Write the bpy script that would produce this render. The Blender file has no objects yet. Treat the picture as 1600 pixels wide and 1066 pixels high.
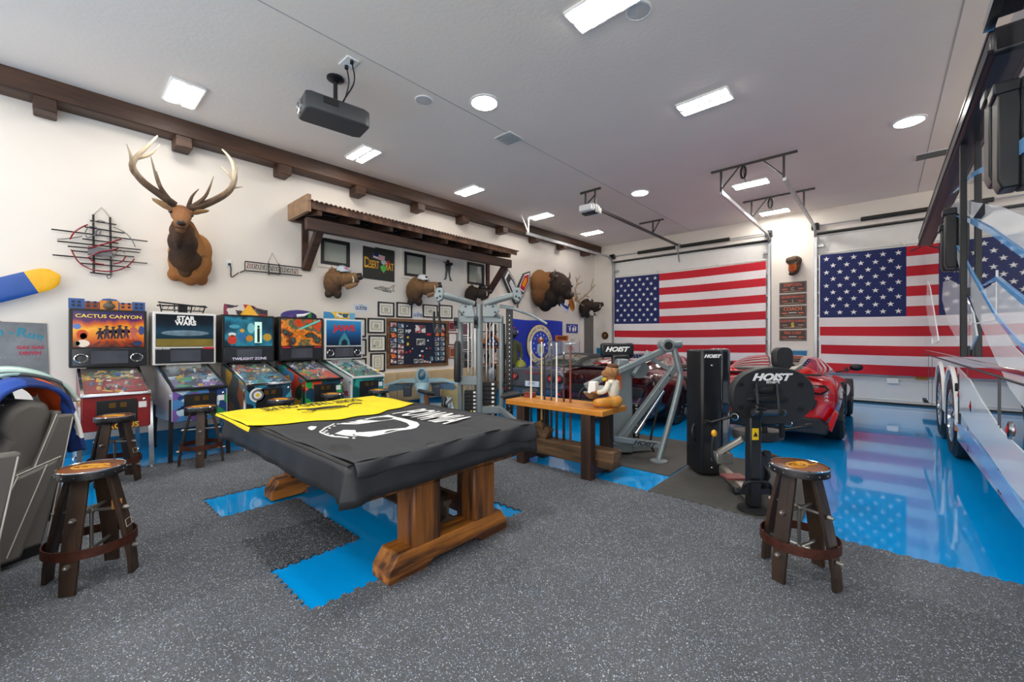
import bpy, bmesh, math, random
from mathutils import Vector, Matrix, Euler
random.seed(7)
S = bpy.context.scene
COL = S.collection
PI = math.pi
R = math.radians
# ---------------------------------------------------------------- camera, world, exposure
cam_data = bpy.data.cameras.new('camera')
cam_data.sensor_width = 36.0
cam_data.lens = 646 / 1600 * 36
cam_data.clip_end = 100
cam = bpy.data.objects.new('camera', cam_data)
COL.objects.link(cam)
cam.location = (0, 0, 1.5)
cam.rotation_euler = (R(90), 0, R(41.9))
S.camera = cam
W = bpy.data.worlds.new('world')
S.world = W
W.use_nodes = True
W.node_tree.nodes['Background'].inputs[0].default_value = (1.0, 0.975, 0.94, 1)
W.node_tree.nodes['Background'].inputs[1].default_value = 2.3
S.view_settings.view_transform = 'Standard'
S.view_settings.look = 'None'
S.view_settings.gamma = 1
S.view_settings.use_curve_mapping = False
S.view_settings.exposure = 0.2
LAMP = 74.0          # strength of the ceiling light diffusers
S.cycles.use_denoising = True
S.cycles.max_bounces = 8
S.cycles.sample_clamp_indirect = 6
XW, YB = -7.8, 13.17       # left wall plane, back wall plane
def ZC(y): return 4.68 + 0.0145 * y    # the ceiling falls slightly towards the near end
# ---------------------------------------------------------------- materials
def lin(c):
    if isinstance(c, str):
        c = [int(c[i:i + 2], 16) / 255 for i in (0, 2, 4)]
        c = [x / 12.92 if x <= .04045 else ((x + .055) / 1.055) ** 2.4 for x in c]
    return (c[0], c[1], c[2], 1)
MATS = {}
def mul(c, k): return tuple(min(1, x * k) for x in c[:3]) + (1,)
def mat(name, col, rough=.5, metal=0., var=0.08, vs=6., bump=0., bs=40., coat=0., emit=0., spec=.5, stretch=(1, 1, 1), trans=0., rnd=0., alpha=1):
    if name in MATS: return MATS[name]
    m = bpy.data.materials.new(name); m.use_nodes = True
    N = m.node_tree.nodes; L = m.node_tree.links; b = N['Principled BSDF']
    c = lin(col)
    b.inputs['Base Color'].default_value = c
    b.inputs['Roughness'].default_value = rough
    b.inputs['Metallic'].default_value = metal
    b.inputs['Coat Weight'].default_value = coat
    b.inputs['Coat Roughness'].default_value = .015
    b.inputs['Specular IOR Level'].default_value = spec
    b.inputs['Transmission Weight'].default_value = trans
    b.inputs['Alpha'].default_value = alpha
    if emit:
        b.inputs['Emission Color'].default_value = c
        b.inputs['Emission Strength'].default_value = emit
    if var or bump:
        tc = N.new('ShaderNodeTexCoord'); mp = N.new('ShaderNodeMapping')
        mp.inputs['Scale'].default_value = stretch
        L.new(tc.outputs['Object'], mp.inputs[0])
    if var:
        n = N.new('ShaderNodeTexNoise'); n.inputs['Scale'].default_value = vs; n.inputs['Detail'].default_value = 5
        L.new(mp.outputs[0], n.inputs['Vector'])
        r = N.new('ShaderNodeValToRGB')
        r.color_ramp.elements[0].position = .3; r.color_ramp.elements[1].position = .7
        r.color_ramp.elements[0].color = mul(c, 1 - var); r.color_ramp.elements[1].color = mul(c, 1 + var)
        L.new(n.outputs['Fac'], r.inputs[0])
        out = r.outputs[0]
        if rnd:
            oi = N.new('ShaderNodeObjectInfo'); hs = N.new('ShaderNodeHueSaturation')
            mr = N.new('ShaderNodeMapRange'); mr.inputs[3].default_value = 1 - rnd; mr.inputs[4].default_value = 1 + rnd
            L.new(oi.outputs['Random'], mr.inputs[0]); L.new(mr.outputs[0], hs.inputs['Value']); L.new(out, hs.inputs['Color'])
            out = hs.outputs[0]
        L.new(out, b.inputs['Base Color'])
    if bump:
        n2 = N.new('ShaderNodeTexNoise'); n2.inputs['Scale'].default_value = bs; n2.inputs['Detail'].default_value = 4
        L.new(mp.outputs[0], n2.inputs['Vector'])
        bp = N.new('ShaderNodeBump'); bp.inputs['Strength'].default_value = bump; bp.inputs['Distance'].default_value = .01
        L.new(n2.outputs['Fac'], bp.inputs['Height']); L.new(bp.outputs[0], b.inputs['Normal'])
    MATS[name] = m
    return m
def wood(name, c1, c2, axis=0, sc=9., rough=.5, bump=.25, rnd=.0):
    if name in MATS: return MATS[name]
    st = [1, 1, 1]; st[axis] = .12
    m = mat(name, c1, rough, var=.2, vs=sc, bump=bump, bs=sc * 4, stretch=st, rnd=rnd)
    r = [n for n in m.node_tree.nodes if n.type == 'VALTORGB'][0]
    r.color_ramp.elements[0].color = lin(c1); r.color_ramp.elements[1].color = lin(c2)
    r.color_ramp.elements[0].position = .38; r.color_ramp.elements[1].position = .62
    return m
def art(name, cols, sc=9., rough=.25, seed=0., emit=0., vor=True):
    """printed artwork or a crowded playfield: cells of a palette"""
    if name in MATS: return MATS[name]
    m = bpy.data.materials.new(name); m.use_nodes = True
    N = m.node_tree.nodes; L = m.node_tree.links; b = N['Principled BSDF']
    b.inputs['Roughness'].default_value = rough
    tc = N.new('ShaderNodeTexCoord'); mp = N.new('ShaderNodeMapping'); mp.inputs['Location'].default_value = (seed, seed * 2, seed)
    L.new(tc.outputs['Object'], mp.inputs[0])
    nz = N.new('ShaderNodeTexNoise'); nz.inputs['Scale'].default_value = sc * .7; nz.inputs['Detail'].default_value = 6
    L.new(mp.outputs[0], nz.inputs['Vector'])
    src = nz.outputs['Fac']
    if vor:
        mx = N.new('ShaderNodeMix'); mx.data_type = 'RGBA'; mx.inputs[0].default_value = .12
        L.new(mp.outputs[0], mx.inputs[6]); L.new(nz.outputs['Color'], mx.inputs[7])
        v = N.new('ShaderNodeTexVoronoi'); v.inputs['Scale'].default_value = sc
        L.new(mx.outputs[2], v.inputs['Vector'])
        sx = N.new('ShaderNodeSeparateColor'); L.new(v.outputs['Color'], sx.inputs[0]); src = sx.outputs[0]
    r = N.new('ShaderNodeValToRGB'); cr = r.color_ramp; cr.interpolation = 'CONSTANT' if vor else 'LINEAR'
    k = len(cols)
    cr.elements[0].position = 0 if vor else .25; cr.elements[1].position = (1 / k) if vor else .75
    for i in range(2, k): cr.elements.new((i / k) if vor else .25 + .5 * i / k)
    for i, e in enumerate(cr.elements): e.color = lin(cols[i])
    L.new(src, r.inputs[0]); L.new(r.outputs[0], b.inputs['Base Color'])
    if emit:
        L.new(r.outputs[0], b.inputs['Emission Color']); b.inputs['Emission Strength'].default_value = emit
    MATS[name] = m
    return m
def fur(name, cols, zs, sc=30., axis='Z', amp=.5, rough=.85, bmp=.5):
    """coat colours blended along object z (low to high) with streaky noise"""
    m = bpy.data.materials.new(name); m.use_nodes = True
    N = m.node_tree.nodes; L = m.node_tree.links; b = N['Principled BSDF']; b.inputs['Roughness'].default_value = rough
    tc = N.new('ShaderNodeTexCoord'); sp = N.new('ShaderNodeSeparateXYZ'); L.new(tc.outputs['Object'], sp.inputs[0])
    nz = N.new('ShaderNodeTexNoise'); nz.inputs['Scale'].default_value = sc; nz.inputs['Detail'].default_value = 8
    mp = N.new('ShaderNodeMapping'); mp.inputs['Scale'].default_value = (1, 1, .35)
    L.new(tc.outputs['Object'], mp.inputs[0]); L.new(mp.outputs[0], nz.inputs['Vector'])
    md = N.new('ShaderNodeMath'); md.operation = 'MULTIPLY_ADD'; md.inputs[1].default_value = amp; md.inputs[2].default_value = -amp / 2
    L.new(nz.outputs['Fac'], md.inputs[0])
    ad = N.new('ShaderNodeMath'); L.new(sp.outputs[axis], ad.inputs[0]); L.new(md.outputs[0], ad.inputs[1])
    mr = N.new('ShaderNodeMapRange'); mr.inputs[1].default_value = zs[0]; mr.inputs[2].default_value = zs[-1]
    L.new(ad.outputs[0], mr.inputs[0])
    r = N.new('ShaderNodeValToRGB'); cr = r.color_ramp
    for i in range(len(cols) - 2): cr.elements.new(.5)
    for i, e in enumerate(cr.elements): e.position = (zs[i] - zs[0]) / (zs[-1] - zs[0])
    for i, e in enumerate(cr.elements): e.color = lin(cols[i])
    L.new(mr.outputs[0], r.inputs[0]); L.new(r.outputs[0], b.inputs['Base Color'])
    bp = N.new('ShaderNodeBump'); bp.inputs['Strength'].default_value = bmp; bp.inputs['Distance'].default_value = .012
    L.new(nz.outputs['Fac'], bp.inputs['Height']); L.new(bp.outputs[0], b.inputs['Normal'])
    MATS[name] = m
    return m
# ---------------------------------------------------------------- mesh builder
def frame_from(d, up=(0, 0, 1)):
    z = Vector(d).normalized(); u = Vector(up)
    if abs(z.dot(u)) > .99: u = Vector((1, 0, 0))
    x = u.cross(z).normalized(); y = z.cross(x)
    return Matrix((x, y, z)).transposed()
class MB:
    def __init__(s): s.v = []; s.f = []; s.m = []
    def add(s, vs, fs, mi=0):
        o = len(s.v); s.v += [tuple(p) for p in vs]
        for f in fs: s.f.append([o + i for i in f]); s.m.append(mi)
        return s
    def box(s, c, d, mi=0, rot=None, tap=1.):
        x, y, z = d[0] / 2, d[1] / 2, d[2] / 2
        vs = [Vector((a * x * (tap if k > 0 else 1), b_ * y * (tap if k > 0 else 1), k * z)) for k in (-1, 1) for b_ in (-1, 1) for a in (-1, 1)]
        if rot:
            M_ = Euler(rot).to_matrix(); vs = [M_ @ v for v in vs]
        c = Vector(c)
        return s.add([v + c for v in vs], [(0, 2, 3, 1), (4, 5, 7, 6), (0, 1, 5, 4), (2, 6, 7, 3), (0, 4, 6, 2), (1, 3, 7, 5)], mi)
    def b2(s, x0, x1, y0, y1, z0, z1, mi=0):
        return s.box(((x0 + x1) / 2, (y0 + y1) / 2, (z0 + z1) / 2), (x1 - x0, y1 - y0, z1 - z0), mi)
    def bar(s, p0, p1, w, h, mi=0, up=(0, 0, 1)):
        p0, p1 = Vector(p0), Vector(p1); F = frame_from(p1 - p0, up)
        vs = []
        for p in (p0, p1):
            for a, b_ in ((-1, -1), (1, -1), (1, 1), (-1, 1)): vs.append(p + F @ Vector((a * w / 2, b_ * h / 2, 0)))
        return s.add(vs, [(3, 2, 1, 0), (4, 5, 6, 7)] + [(i, (i + 1) % 4, 4 + (i + 1) % 4, 4 + i) for i in range(4)], mi)
    def loft(s, rings, mi=0, caps=True, closed=False, mfun=None):
        n = len(rings[0]); o = len(s.v); k = len(rings)
        for r in rings: s.v += [tuple(p) for p in r]
        for i in range(k if closed else k - 1):
            for j in range(n):
                a, b_ = i * n, ((i + 1) % k) * n
                s.f.append([o + a + j, o + a + (j + 1) % n, o + b_ + (j + 1) % n, o + b_ + j]); s.m.append(mfun(i, j) if mfun else mi)
        if caps and not closed:
            s.f.append([o + j for j in reversed(range(n))]); s.m.append(mi)
            s.f.append([o + (k - 1) * n + j for j in range(n)]); s.m.append(mi)
        return s
    def cyl(s, p0, p1, r0, r1=None, n=14, mi=0, caps=True):
        r1 = r0 if r1 is None else r1
        p0, p1 = Vector(p0), Vector(p1); F = frame_from(p1 - p0)
        ring = lambda p, r: [p + F @ Vector((math.cos(2 * PI * i / n) * r, math.sin(2 * PI * i / n) * r, 0)) for i in range(n)]
        return s.loft([ring(p0, r0), ring(p1, r1)], mi, caps)
    def tube(s, pts, r, n=8, mi=0, closed=False, flat=1.):
        P = [Vector(p) for p in pts]; k = len(P); rings = []; F = None
        for i, p in enumerate(P):
            d = (P[(i + 1) % k] - P[i - 1]) if closed else P[min(i + 1, k - 1)] - P[max(i - 1, 0)]
            if d.length < 1e-9: d = Vector((0, 0, 1))
            if F is None: F = frame_from(d)
            else:
                z = d.normalized(); x = F.col[0] - z * F.col[0].dot(z)
                x = x.normalized() if x.length > 1e-6 else frame_from(d).col[0]
                F = Matrix((x, z.cross(x), z)).transposed()
            rr = r[i] if isinstance(r, (list, tuple)) else r
            rings.append([p + F @ Vector((math.cos(2 * PI * j / n) * rr, math.sin(2 * PI * j / n) * rr * flat, 0)) for j in range(n)])
        return s.loft(rings, mi, True, closed)
    def lathe(s, prof, c=(0, 0, 0), n=24, mi=0, axis=(0, 0, 1), sx=1., sy=1.):
        c = Vector(c); F = frame_from(axis) if tuple(axis) != (0, 0, 1) else Matrix.Identity(3)
        rings = [[c + F @ Vector((math.cos(2 * PI * j / n) * max(r, 1e-4) * sx, math.sin(2 * PI * j / n) * max(r, 1e-4) * sy, z)) for j in range(n)] for r, z in prof]
        return s.loft(rings, mi, False)
    def prism(s, poly, y0, y1, mi=0):
        """polygon (x,z) extruded along y"""
        n = len(poly)
        a = sum(poly[i][0] * poly[(i + 1) % n][1] - poly[(i + 1) % n][0] * poly[i][1] for i in range(n))
        if a < 0: poly = poly[::-1]
        return s.loft([[(x, y1, z) for x, z in poly], [(x, y0, z) for x, z in poly]], mi)
    def slab(s, poly, z0, z1, mi=0):
        """polygon (x,y) extruded along z"""
        n = len(poly)
        a = sum(poly[i][0] * poly[(i + 1) % n][1] - poly[(i + 1) % n][0] * poly[i][1] for i in range(n))
        if a < 0: poly = poly[::-1]
        return s.loft([[(x, y, z0) for x, y in poly], [(x, y, z1) for x, y in poly]], mi)
    def sidep(s, poly, x0, x1, mi=0):
        """polygon (y,z) extruded along x"""
        n = len(poly)
        a = sum(poly[i][0] * poly[(i + 1) % n][1] - poly[(i + 1) % n][0] * poly[i][1] for i in range(n))
        if a < 0: poly = poly[::-1]
        return s.loft([[(x0, y, z) for y, z in poly], [(x1, y, z) for y, z in poly]], mi)
    def ell(s, c, r, n=16, mi=0, rot=None):
        r = (r, r, r) if not isinstance(r, (list, tuple)) else r
        M_ = Euler(rot).to_matrix() if rot else Matrix.Identity(3); c = Vector(c); k = n // 2; rings = []
        for i in range(k + 1):
            t = PI * i / k; q = max(math.sin(t), .002)
            rings.append([c + M_ @ Vector((r[0] * q * math.cos(2 * PI * j / n), r[1] * q * math.sin(2 * PI * j / n), -r[2] * math.cos(t))) for j in range(n)])
        return s.loft(rings, mi)
    def grid(s, fn, nu, nv, mi=0, mfun=None):
        o = len(s.v)
        for i in range(nu + 1):
            for j in range(nv + 1): s.v.append(tuple(fn(i / nu, j / nv)))
        for i in range(nu):
            for j in range(nv):
                a = o + i * (nv + 1) + j
                s.f.append([a, a + nv + 1, a + nv + 2, a + 1]); s.m.append(mfun((i + .5) / nu, (j + .5) / nv) if mfun else mi)
        return s
    def mesh(s, name, mats, sharp=38, smooth=True):
        me = bpy.data.meshes.new(name)
        me.from_pydata(s.v, [], s.f)
        for m in (mats if isinstance(mats, (list, tuple)) else [mats]): me.materials.append(m)
        me.polygons.foreach_set('material_index', s.m)
        me.polygons.foreach_set('use_smooth', [smooth] * len(s.f))
        if smooth: me.set_sharp_from_angle(angle=R(sharp))
        me.update()
        return me
    def build(s, name, mats, parent=None, bev=0., sub=0, vox=0., sm=0, sharp=38, thick=0., seg=2, loc=None, rot=None):
        o = bpy.data.objects.new(name, s.mesh(name, mats, sharp if not (vox or sub) else 180)); COL.objects.link(o)
        if parent: o.parent = parent
        if loc: o.location = loc
        if rot: o.rotation_euler = rot
        if thick:
            m = o.modifiers.new('thickness', 'SOLIDIFY'); m.thickness = thick; m.offset = 0
        if bev:
            m = o.modifiers.new('bevel', 'BEVEL'); m.width = bev; m.segments = seg; m.limit_method = 'ANGLE'; m.angle_limit = R(40); m.use_clamp_overlap = True
            m.harden_normals = False
        if vox:
            m = o.modifiers.new('fuse', 'REMESH'); m.mode = 'VOXEL'; m.voxel_size = vox; m.use_smooth_shade = True
        if sm:
            m = o.modifiers.new('soften', 'SMOOTH'); m.iterations = sm; m.factor = .5
        if sub:
            m = o.modifiers.new('subdivide', 'SUBSURF'); m.levels = sub; m.render_levels = sub
        return o
def tag(o, label=None, cat=None, group=None, kind=None):
    if label: o['label'] = label
    if cat: o['category'] = cat
    if group: o['group'] = group
    if kind: o['kind'] = kind
    return o
def thing(name, label, cat, loc=(0, 0, 0), rz=0., group=None):
    o = bpy.data.objects.new(name, None); COL.objects.link(o); o.empty_display_size = .1
    o.location = loc; o.rotation_euler = (0, 0, rz)
    return tag(o, label, cat, group)
def struct(name, mb, m, bev=0.):
    return tag(mb.build(name, m, bev=bev), kind='structure')
def dup(o, loc, rz, label, group=None):
    r = o.copy(); COL.objects.link(r); r.location = loc; r.rotation_euler = (0, 0, rz); r['label'] = label
    if group: r['group'] = group
    for ch in list(o.children):
        c = ch.copy(); COL.objects.link(c); c.parent = r
        for g in list(ch.children):
            d = g.copy(); COL.objects.link(d); d.parent = c
    return r
def text(s, size, loc, parent, m, rot=(PI / 2, 0, 0), ext=.001, shear=0., sx=1., bold=0., name='lettering', al='CENTER', sp=1., line=1.):
    c = bpy.data.curves.new(name, 'FONT'); c.body = s; c.size = size; c.extrude = ext; c.shear = shear; c.offset = bold
    c.align_x = al; c.align_y = 'CENTER'; c.space_character = sp; c.space_line = line; c.resolution_u = 3
    c.materials.append(m)
    tmp = bpy.data.objects.new(name, c); me = bpy.data.meshes.new_from_object(tmp); bpy.data.objects.remove(tmp); bpy.data.curves.remove(c)
    me.name = name; o = bpy.data.objects.new(name, me); COL.objects.link(o); o.location = loc; o.rotation_euler = rot; o.scale = (sx, 1, 1)
    if parent: o.parent = parent
    return o
def star(cx, cz, r, rot=PI / 2, q=.382):
    return [(cx + math.cos(rot + PI * i / 5) * r * (1 if i % 2 == 0 else q), cz + math.sin(rot + PI * i / 5) * r * (1 if i % 2 == 0 else q)) for i in range(10)]
def circ(cx, cz, rx, rz=None, n=20, a0=0., a1=2 * PI):
    rz = rx if rz is None else rz
    full = abs(a1 - a0 - 2 * PI) < 1e-6
    return [(cx + math.cos(a0 + (a1 - a0) * i / (n if full else n - 1)) * rx, cz + math.sin(a0 + (a1 - a0) * i / (n if full else n - 1)) * rz) for i in range(n)]
def smooth_path(pts, k=6):
    """Catmull-Rom through the points"""
    P = [Vector(p) for p in pts]; out = []
    for i in range(len(P) - 1):
        p0, p1, p2, p3 = P[max(i - 1, 0)], P[i], P[i + 1], P[min(i + 2, len(P) - 1)]
        for j in range(k):
            t = j / k
            out.append(.5 * (2 * p1 + (p2 - p0) * t + (2 * p0 - 5 * p1 + 4 * p2 - p3) * t * t + (3 * p1 - p0 - 3 * p2 + p3) * t ** 3))
    out.append(P[-1])
    return out
BLACK = mat('black paint', '15161a', .45)
DARKM = mat('dark steel', '2c2d30', .4, .6)
CHROME = mat('chrome', 'd8dadd', .12, 1., var=0)
STEEL = mat('galvanized steel', 'b9bcc0', .35, .8)
WHITE = mat('white paint', 'efefee', .4, var=.02)
RED = mat('red paint', 'c8202a', .4)
YEL = mat('yellow print', 'f2c81e', .5)
PAPER = mat('paper', 'f0ece0', .7, var=.03)
RUBBER = mat('black rubber', '17181a', .6)
WHPR = mat('white print', 'f4f4f2', .6, var=0)
# ================================================================ SETTING
CREAM = mat('cream wall paint', 'ece4d9', .7, var=.015, vs=1.5, bump=.12, bs=60)
CEIL = mat('ceiling paint', 'f5e9dc', .8, var=.015, vs=1.2, bump=.25, bs=22)
BLUEW = mat('blue wall base paint', '1477a8', .45, var=.05)
BLUEF = mat('blue epoxy floor', '00a2f2', .08, var=.07, vs=.9, coat=.6)
b = MB(); b.b2(-8.2, 6, -5, 14, -.2, 0); struct('floor', b, BLUEF)
b = MB(); b.b2(-8.1, XW, -5, 13.6, 0, 5.1); wl = struct('wall_left', b, CREAM)
b = MB()
b.add([(x, y, ZC(y) + dz) for dz in (0, .2) for x, y in ((-8, -5), (6, -5), (6, 13.6), (-8, 13.6))], [(0, 1, 2, 3), (7, 6, 5, 4), (0, 4, 5, 1), (1, 5, 6, 2), (2, 6, 7, 3), (3, 7, 4, 0)])
ce = struct('ceiling', b, CEIL)
SEAM = mat('ceiling joint', 'b5b0aa', .8)
for x in (-4.36, .58):
    b = MB(); b.bar((x, -5, ZC(-5)), (x, 13.1, ZC(13.1)), .012, .006); o = struct('trim_seam', b, SEAM)
b = MB()
for x0, x1, z0, z1 in ((-8, -7.08, 0, 4.3), (-2.28, -1.33, 0, 4.3), (3.5, 6, 0, 4.3), (-8, 6, 4.3, 5.1)): b.b2(x0, x1, YB, YB + .3, z0, z1)
wb = struct('wall_back', b, CREAM)
b = MB(); b.b2(XW, XW + .015, -5, YB, 0, .2); struct('baseboard_left', b, BLUEW)
for k, (x0, x1) in enumerate(((-7.7, -7.22), (-2.16, -1.48))):
    b = MB(); b.b2(x0, x1, YB - .015, YB, 0, 1.24); t = struct('trim_%d' % (k + 1), b, BLUEW)
    b = MB(); b.b2(x0, x1, YB - .022, YB - .014, 1.0, 1.015); b.build('joint', mat('pale joint', '9fd0e6', .5), t)
    b = MB(); b.b2(x0 - .02, x1 + .02, YB - .03, YB, 1.24, 1.27); b.build('cap_strip', mat('pale blue trim', 'bcd9e6', .5), t)
# low ledge with tan panels along the foot of the left wall
TAN = mat('tan surface', 'c8ad84', .6, var=.1)
b = MB(); b.b2(XW, XW + .1, 4.0, 8.5, .2, .82); t3 = struct('trim_3', b, TAN)
for i in range(5):
    b = MB(); b.b2(XW + .1, XW + .12, 4.02 + i * .9, 4.9 + i * .9, .22, .8); b.build('tan_panel', TAN, t3)
# grey steel door in the left wall near the corner
GREYD = mat('grey door paint', '6d6862', .5)
b = MB(); b.b2(XW - .01, XW + .035, 12.4, 13.05, 0, 2.42); d3 = struct('door_3', b, GREYD)
b = MB()
b.b2(XW, XW + .05, 12.3, 12.4, 0, 2.5); b.b2(XW, XW + .05, 13.05, 13.16, 0, 2.5); b.b2(XW, XW + .05, 12.3, 13.16, 2.42, 2.5)
b.build('door_frame', CREAM, d3)
b = MB(); b.cyl((XW + .03, 12.95, 1.0), (XW + .1, 12.95, 1.0), .02); b.cyl((XW + .09, 12.96, 1.0), (XW + .09, 12.84, 1.0), .012); b.build('door_handle', CHROME, d3)
# ---- two sectional garage doors
DOORW = mat('white door steel', 'e9e8e4', .45, var=.02)
for k, (x0, x1) in enumerate(((-7.08, -2.28), (-1.33, 3.5))):
    b = MB(); b.b2(x0, x1, YB + .2, YB + .3, 0, 4.3); dr = struct('door_%d' % (k + 1), b, DOORW)
    for i in range(7):
        b = MB(); z = .04 + i * .609
        b.b2(x0 + .01, x1 - .01, YB + .13, YB + .2, z, z + .6)
        b.b2(x0 + .01, x1 - .01, YB + .115, YB + .13, z + .05, z + .09); b.b2(x0 + .01, x1 - .01, YB + .115, YB + .13, z + .51, z + .55)
        b.build('door_panel', DOORW, dr, bev=.006, seg=1)
    b = MB(); b.b2(x0, x1, YB + .1, YB + .2, 0, .04); b.build('bottom_seal', RUBBER, dr)
    b = MB(); b.b2(x0, x1, YB + .08, YB + .13, 4.25, 4.28); b.build('top_seal', RUBBER, dr)
    b = MB(); b.b2(x0 + 1.4, x0 + 1.6, YB + .07, YB + .12, .5, .62); b.build('door_pull', STEEL, dr)
    if k: b = MB(); b.b2(.55, .8, YB + .08, YB + .115, .62, .7); b.build('door_label', mat('orange sticker', 'd0892a', .5), dr)
    for x, sg in ((x0 + .04, 1), (x1 - .04, -1)):
        b = MB(); b.b2(x - .03, x + .03, YB - .05, YB + .06, 0, 4.2); b.build('vertical_track', STEEL, dr)
        for i in range(7):
            b = MB(); z = .35 + i * .6
            b.b2(min(x, x + sg * .16), max(x, x + sg * .16), YB + .03, YB + .12, z - .03, z + .03); b.cyl((x, YB + .04, z), (x + sg * .05, YB + .04, z), .03)
            b.build('hinge_roller', STEEL, dr)
    for x in (x0 + .04, x1 - .04):
        b = MB(); b.b2(x - .08, x + .08, YB - .14, YB, 4.36, 4.5); b.cyl((x - .06, YB - .07, 4.44), (x + .06, YB - .07, 4.44), .09); b.build('cable_drum', DARKM, dr)
    b = MB(); b.cyl((x0, YB - .07, 4.45), (x1, YB - .07, 4.45), .016); b.build('torsion_shaft', STEEL, dr)
    for a, e in (((-6.1, -4.78), (-4.68, -3.3)) if k == 0 else ((-.4, 1.2), (1.35, 2.9))):
        b = MB(); n = 60
        b.cyl((a, YB - .07, 4.45), (e, YB - .07, 4.45), .048, n=12)
        for i in range(40): x = a + (e - a) * (i + .5) / 40; b.cyl((x - .008, YB - .07, 4.45), (x + .008, YB - .07, 4.45), .054, n=10)
        b.build('torsion_spring', mat('oiled spring', '3a3a34', .45, .5), dr)
    # curved and horizontal tracks running back under the ceiling
    for x, y1 in (((x0 + .04, 8.4), (x1 - .04, 8.62)) if k == 0 else ((x0 + .04, 8.62), (x1 - .04, 8.62))):
        P = [(x, YB - .01, 4.1)] + [(x, YB - .4 + .4 * math.cos(t), 4.1 + .3 * math.sin(t)) for t in (.3, .7, 1.1, 1.5)] + [(x, y1, 4.36)]
        b = MB()
        for p, q in zip(P, P[1:]): b.bar(p, q, .05, .07)
        b.build('horizontal_track', STEEL, dr)
PERF = mat('perforated angle iron', '4a4744', .5, .5)
for y, x0, x1, xs in ((8.62, -2.5, -1.1, (-2.32, -1.3)), (11.1, -2.5, -1.1, (-2.32, -1.3))):
    t = thing('track_hanger', 'perforated angle iron hanger carrying the door tracks, the one %s' % ('nearest the camera' if y < 9 else 'closer to the back wall'), 'bracket', (0, y, ZC(y)), group='track hangers on the ceiling')
    b = MB(); b.b2(x0, x1, -.02, .02, -.035, 0); b.build('ceiling_angle', PERF, t)
    for x, s in zip(xs, (1, -1)):
        b = MB(); b.bar((x, 0, -.02), (x, 0, 4.38 - ZC(y)), .035, .035); b.build('drop_leg', PERF, t)
        if not (y > 9 and s < 0):
            b = MB(); b.bar((x + s * .33, 0, -.02), (x, 0, 4.42 - ZC(y)), .03, .02); b.build('diagonal_brace', PERF, t)
    b = MB()
    for i in range(3): b.tube([(-1.95 + .04 * math.sin(a * 2 * PI / 10) + i * .012, -.01, -.16 - .12 * math.cos(a * 2 * PI / 10)) for a in range(10)], .008, 5, closed=True)
    b.tube([(-1.95, 0, -.03), (-1.93, 0, -.2), (-1.9, 0, -.35)], .006, 5); b.build('coiled_cord', BLACK, t)
t = thing('track_hanger', 'white angle iron hanger holding the door track beside the wooden beam', 'bracket', (-7.04, 8.5, 4.36))
b = MB(); b.bar((0, 0, 0), (0, 0, ZC(8.5) - 4.36), .03, .03); b.build('drop_leg', WHITE, t)
b = MB(); b.bar((0, .02, 0), (-.0, -.3, ZC(8.5) - 4.36), .03, .02); b.build('diagonal_brace', WHITE, t)
# garage door opener
t = thing('garage_door_opener', 'white and grey garage door opener hung from the ceiling with a long dark rail', 'opener', (-4.75, 7.85, 4.36))
b = MB(); b.box((0, 0, .02), (.32, .3, .16)); b.box((0, -.19, .0), (.3, .1, .14)); b.box((0, .19, .0), (.3, .1, .14)); b.build('motor_housing', WHITE, t, bev=.03)
b = MB(); b.box((0, 0, 0), (.335, .16, .19)); b.build('grey_cover', DARKM, t, bev=.01)
b = MB(); b.bar((0, .2, .1), (0, 5.2, .12), .05, .06); b.build('rail', mat('brown rail', '3d3835', .4, .5), t)
b = MB()
for x in (-.12, .12): b.bar((x, 0, .08), (x, 0, ZC(7.85) - 4.36), .03, .03)
b.bar((-.12, 0, .12), (.12, 0, .3), .03, .02); b.bar((-.25, 0, ZC(7.85) - 4.38), (.25, 0, ZC(7.85) - 4.38), .04, .04); b.build('ceiling_bracket', PERF, t)
b = MB(); b.bar((0, 3.3, .12), (0, 3.3, ZC(11.1) - 4.36), .03, .03); b.bar((0, 3.3, .14), (.2, 3.3, ZC(11.1) - 4.38), .03, .02); b.bar((-.4, 3.3, ZC(11.1) - 4.38), (.3, 3.3, ZC(11.1) - 4.38), .035, .035); b.build('rail_support', PERF, t)
b = MB(); b.bar((0, 5.1, .1), (.02, 5.25, -.4), .04, .02); b.box((0, 5.2, .1), (.12, .12, .14)); b.build('door_arm', STEEL, t)
# ---- wooden beam with corbels
BEAM = wood('dark beam timber', '3a2519', '553a2a', 1, 7., .55, .4)
t = thing('wooden_beam', 'long dark brown timber beam where the left wall meets the ceiling', 'beam', (0, 0, 0))
b = MB()
def beam_z(y): return 4.43 + .0135 * y
b.loft([[(XW, y, beam_z(y)), (XW + .3, y, beam_z(y)), (XW + .3, y, ZC(y)), (XW, y, ZC(y))] for y in (-5, 0, 5, 10, YB - .02)]); b.build('timber', BEAM, t, bev=.015, seg=1)
for y in (-1.35, -.05, 1.28, 2.64, 4.0, 5.4, 6.7, 8.1, 9.5, 10.9, 12.3):
    z = beam_z(y); b = MB(); b.box((XW + .16, y, z - .075), (.3, .2, .16)); b.build('corbel', BEAM, t, bev=.012, seg=1)
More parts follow.
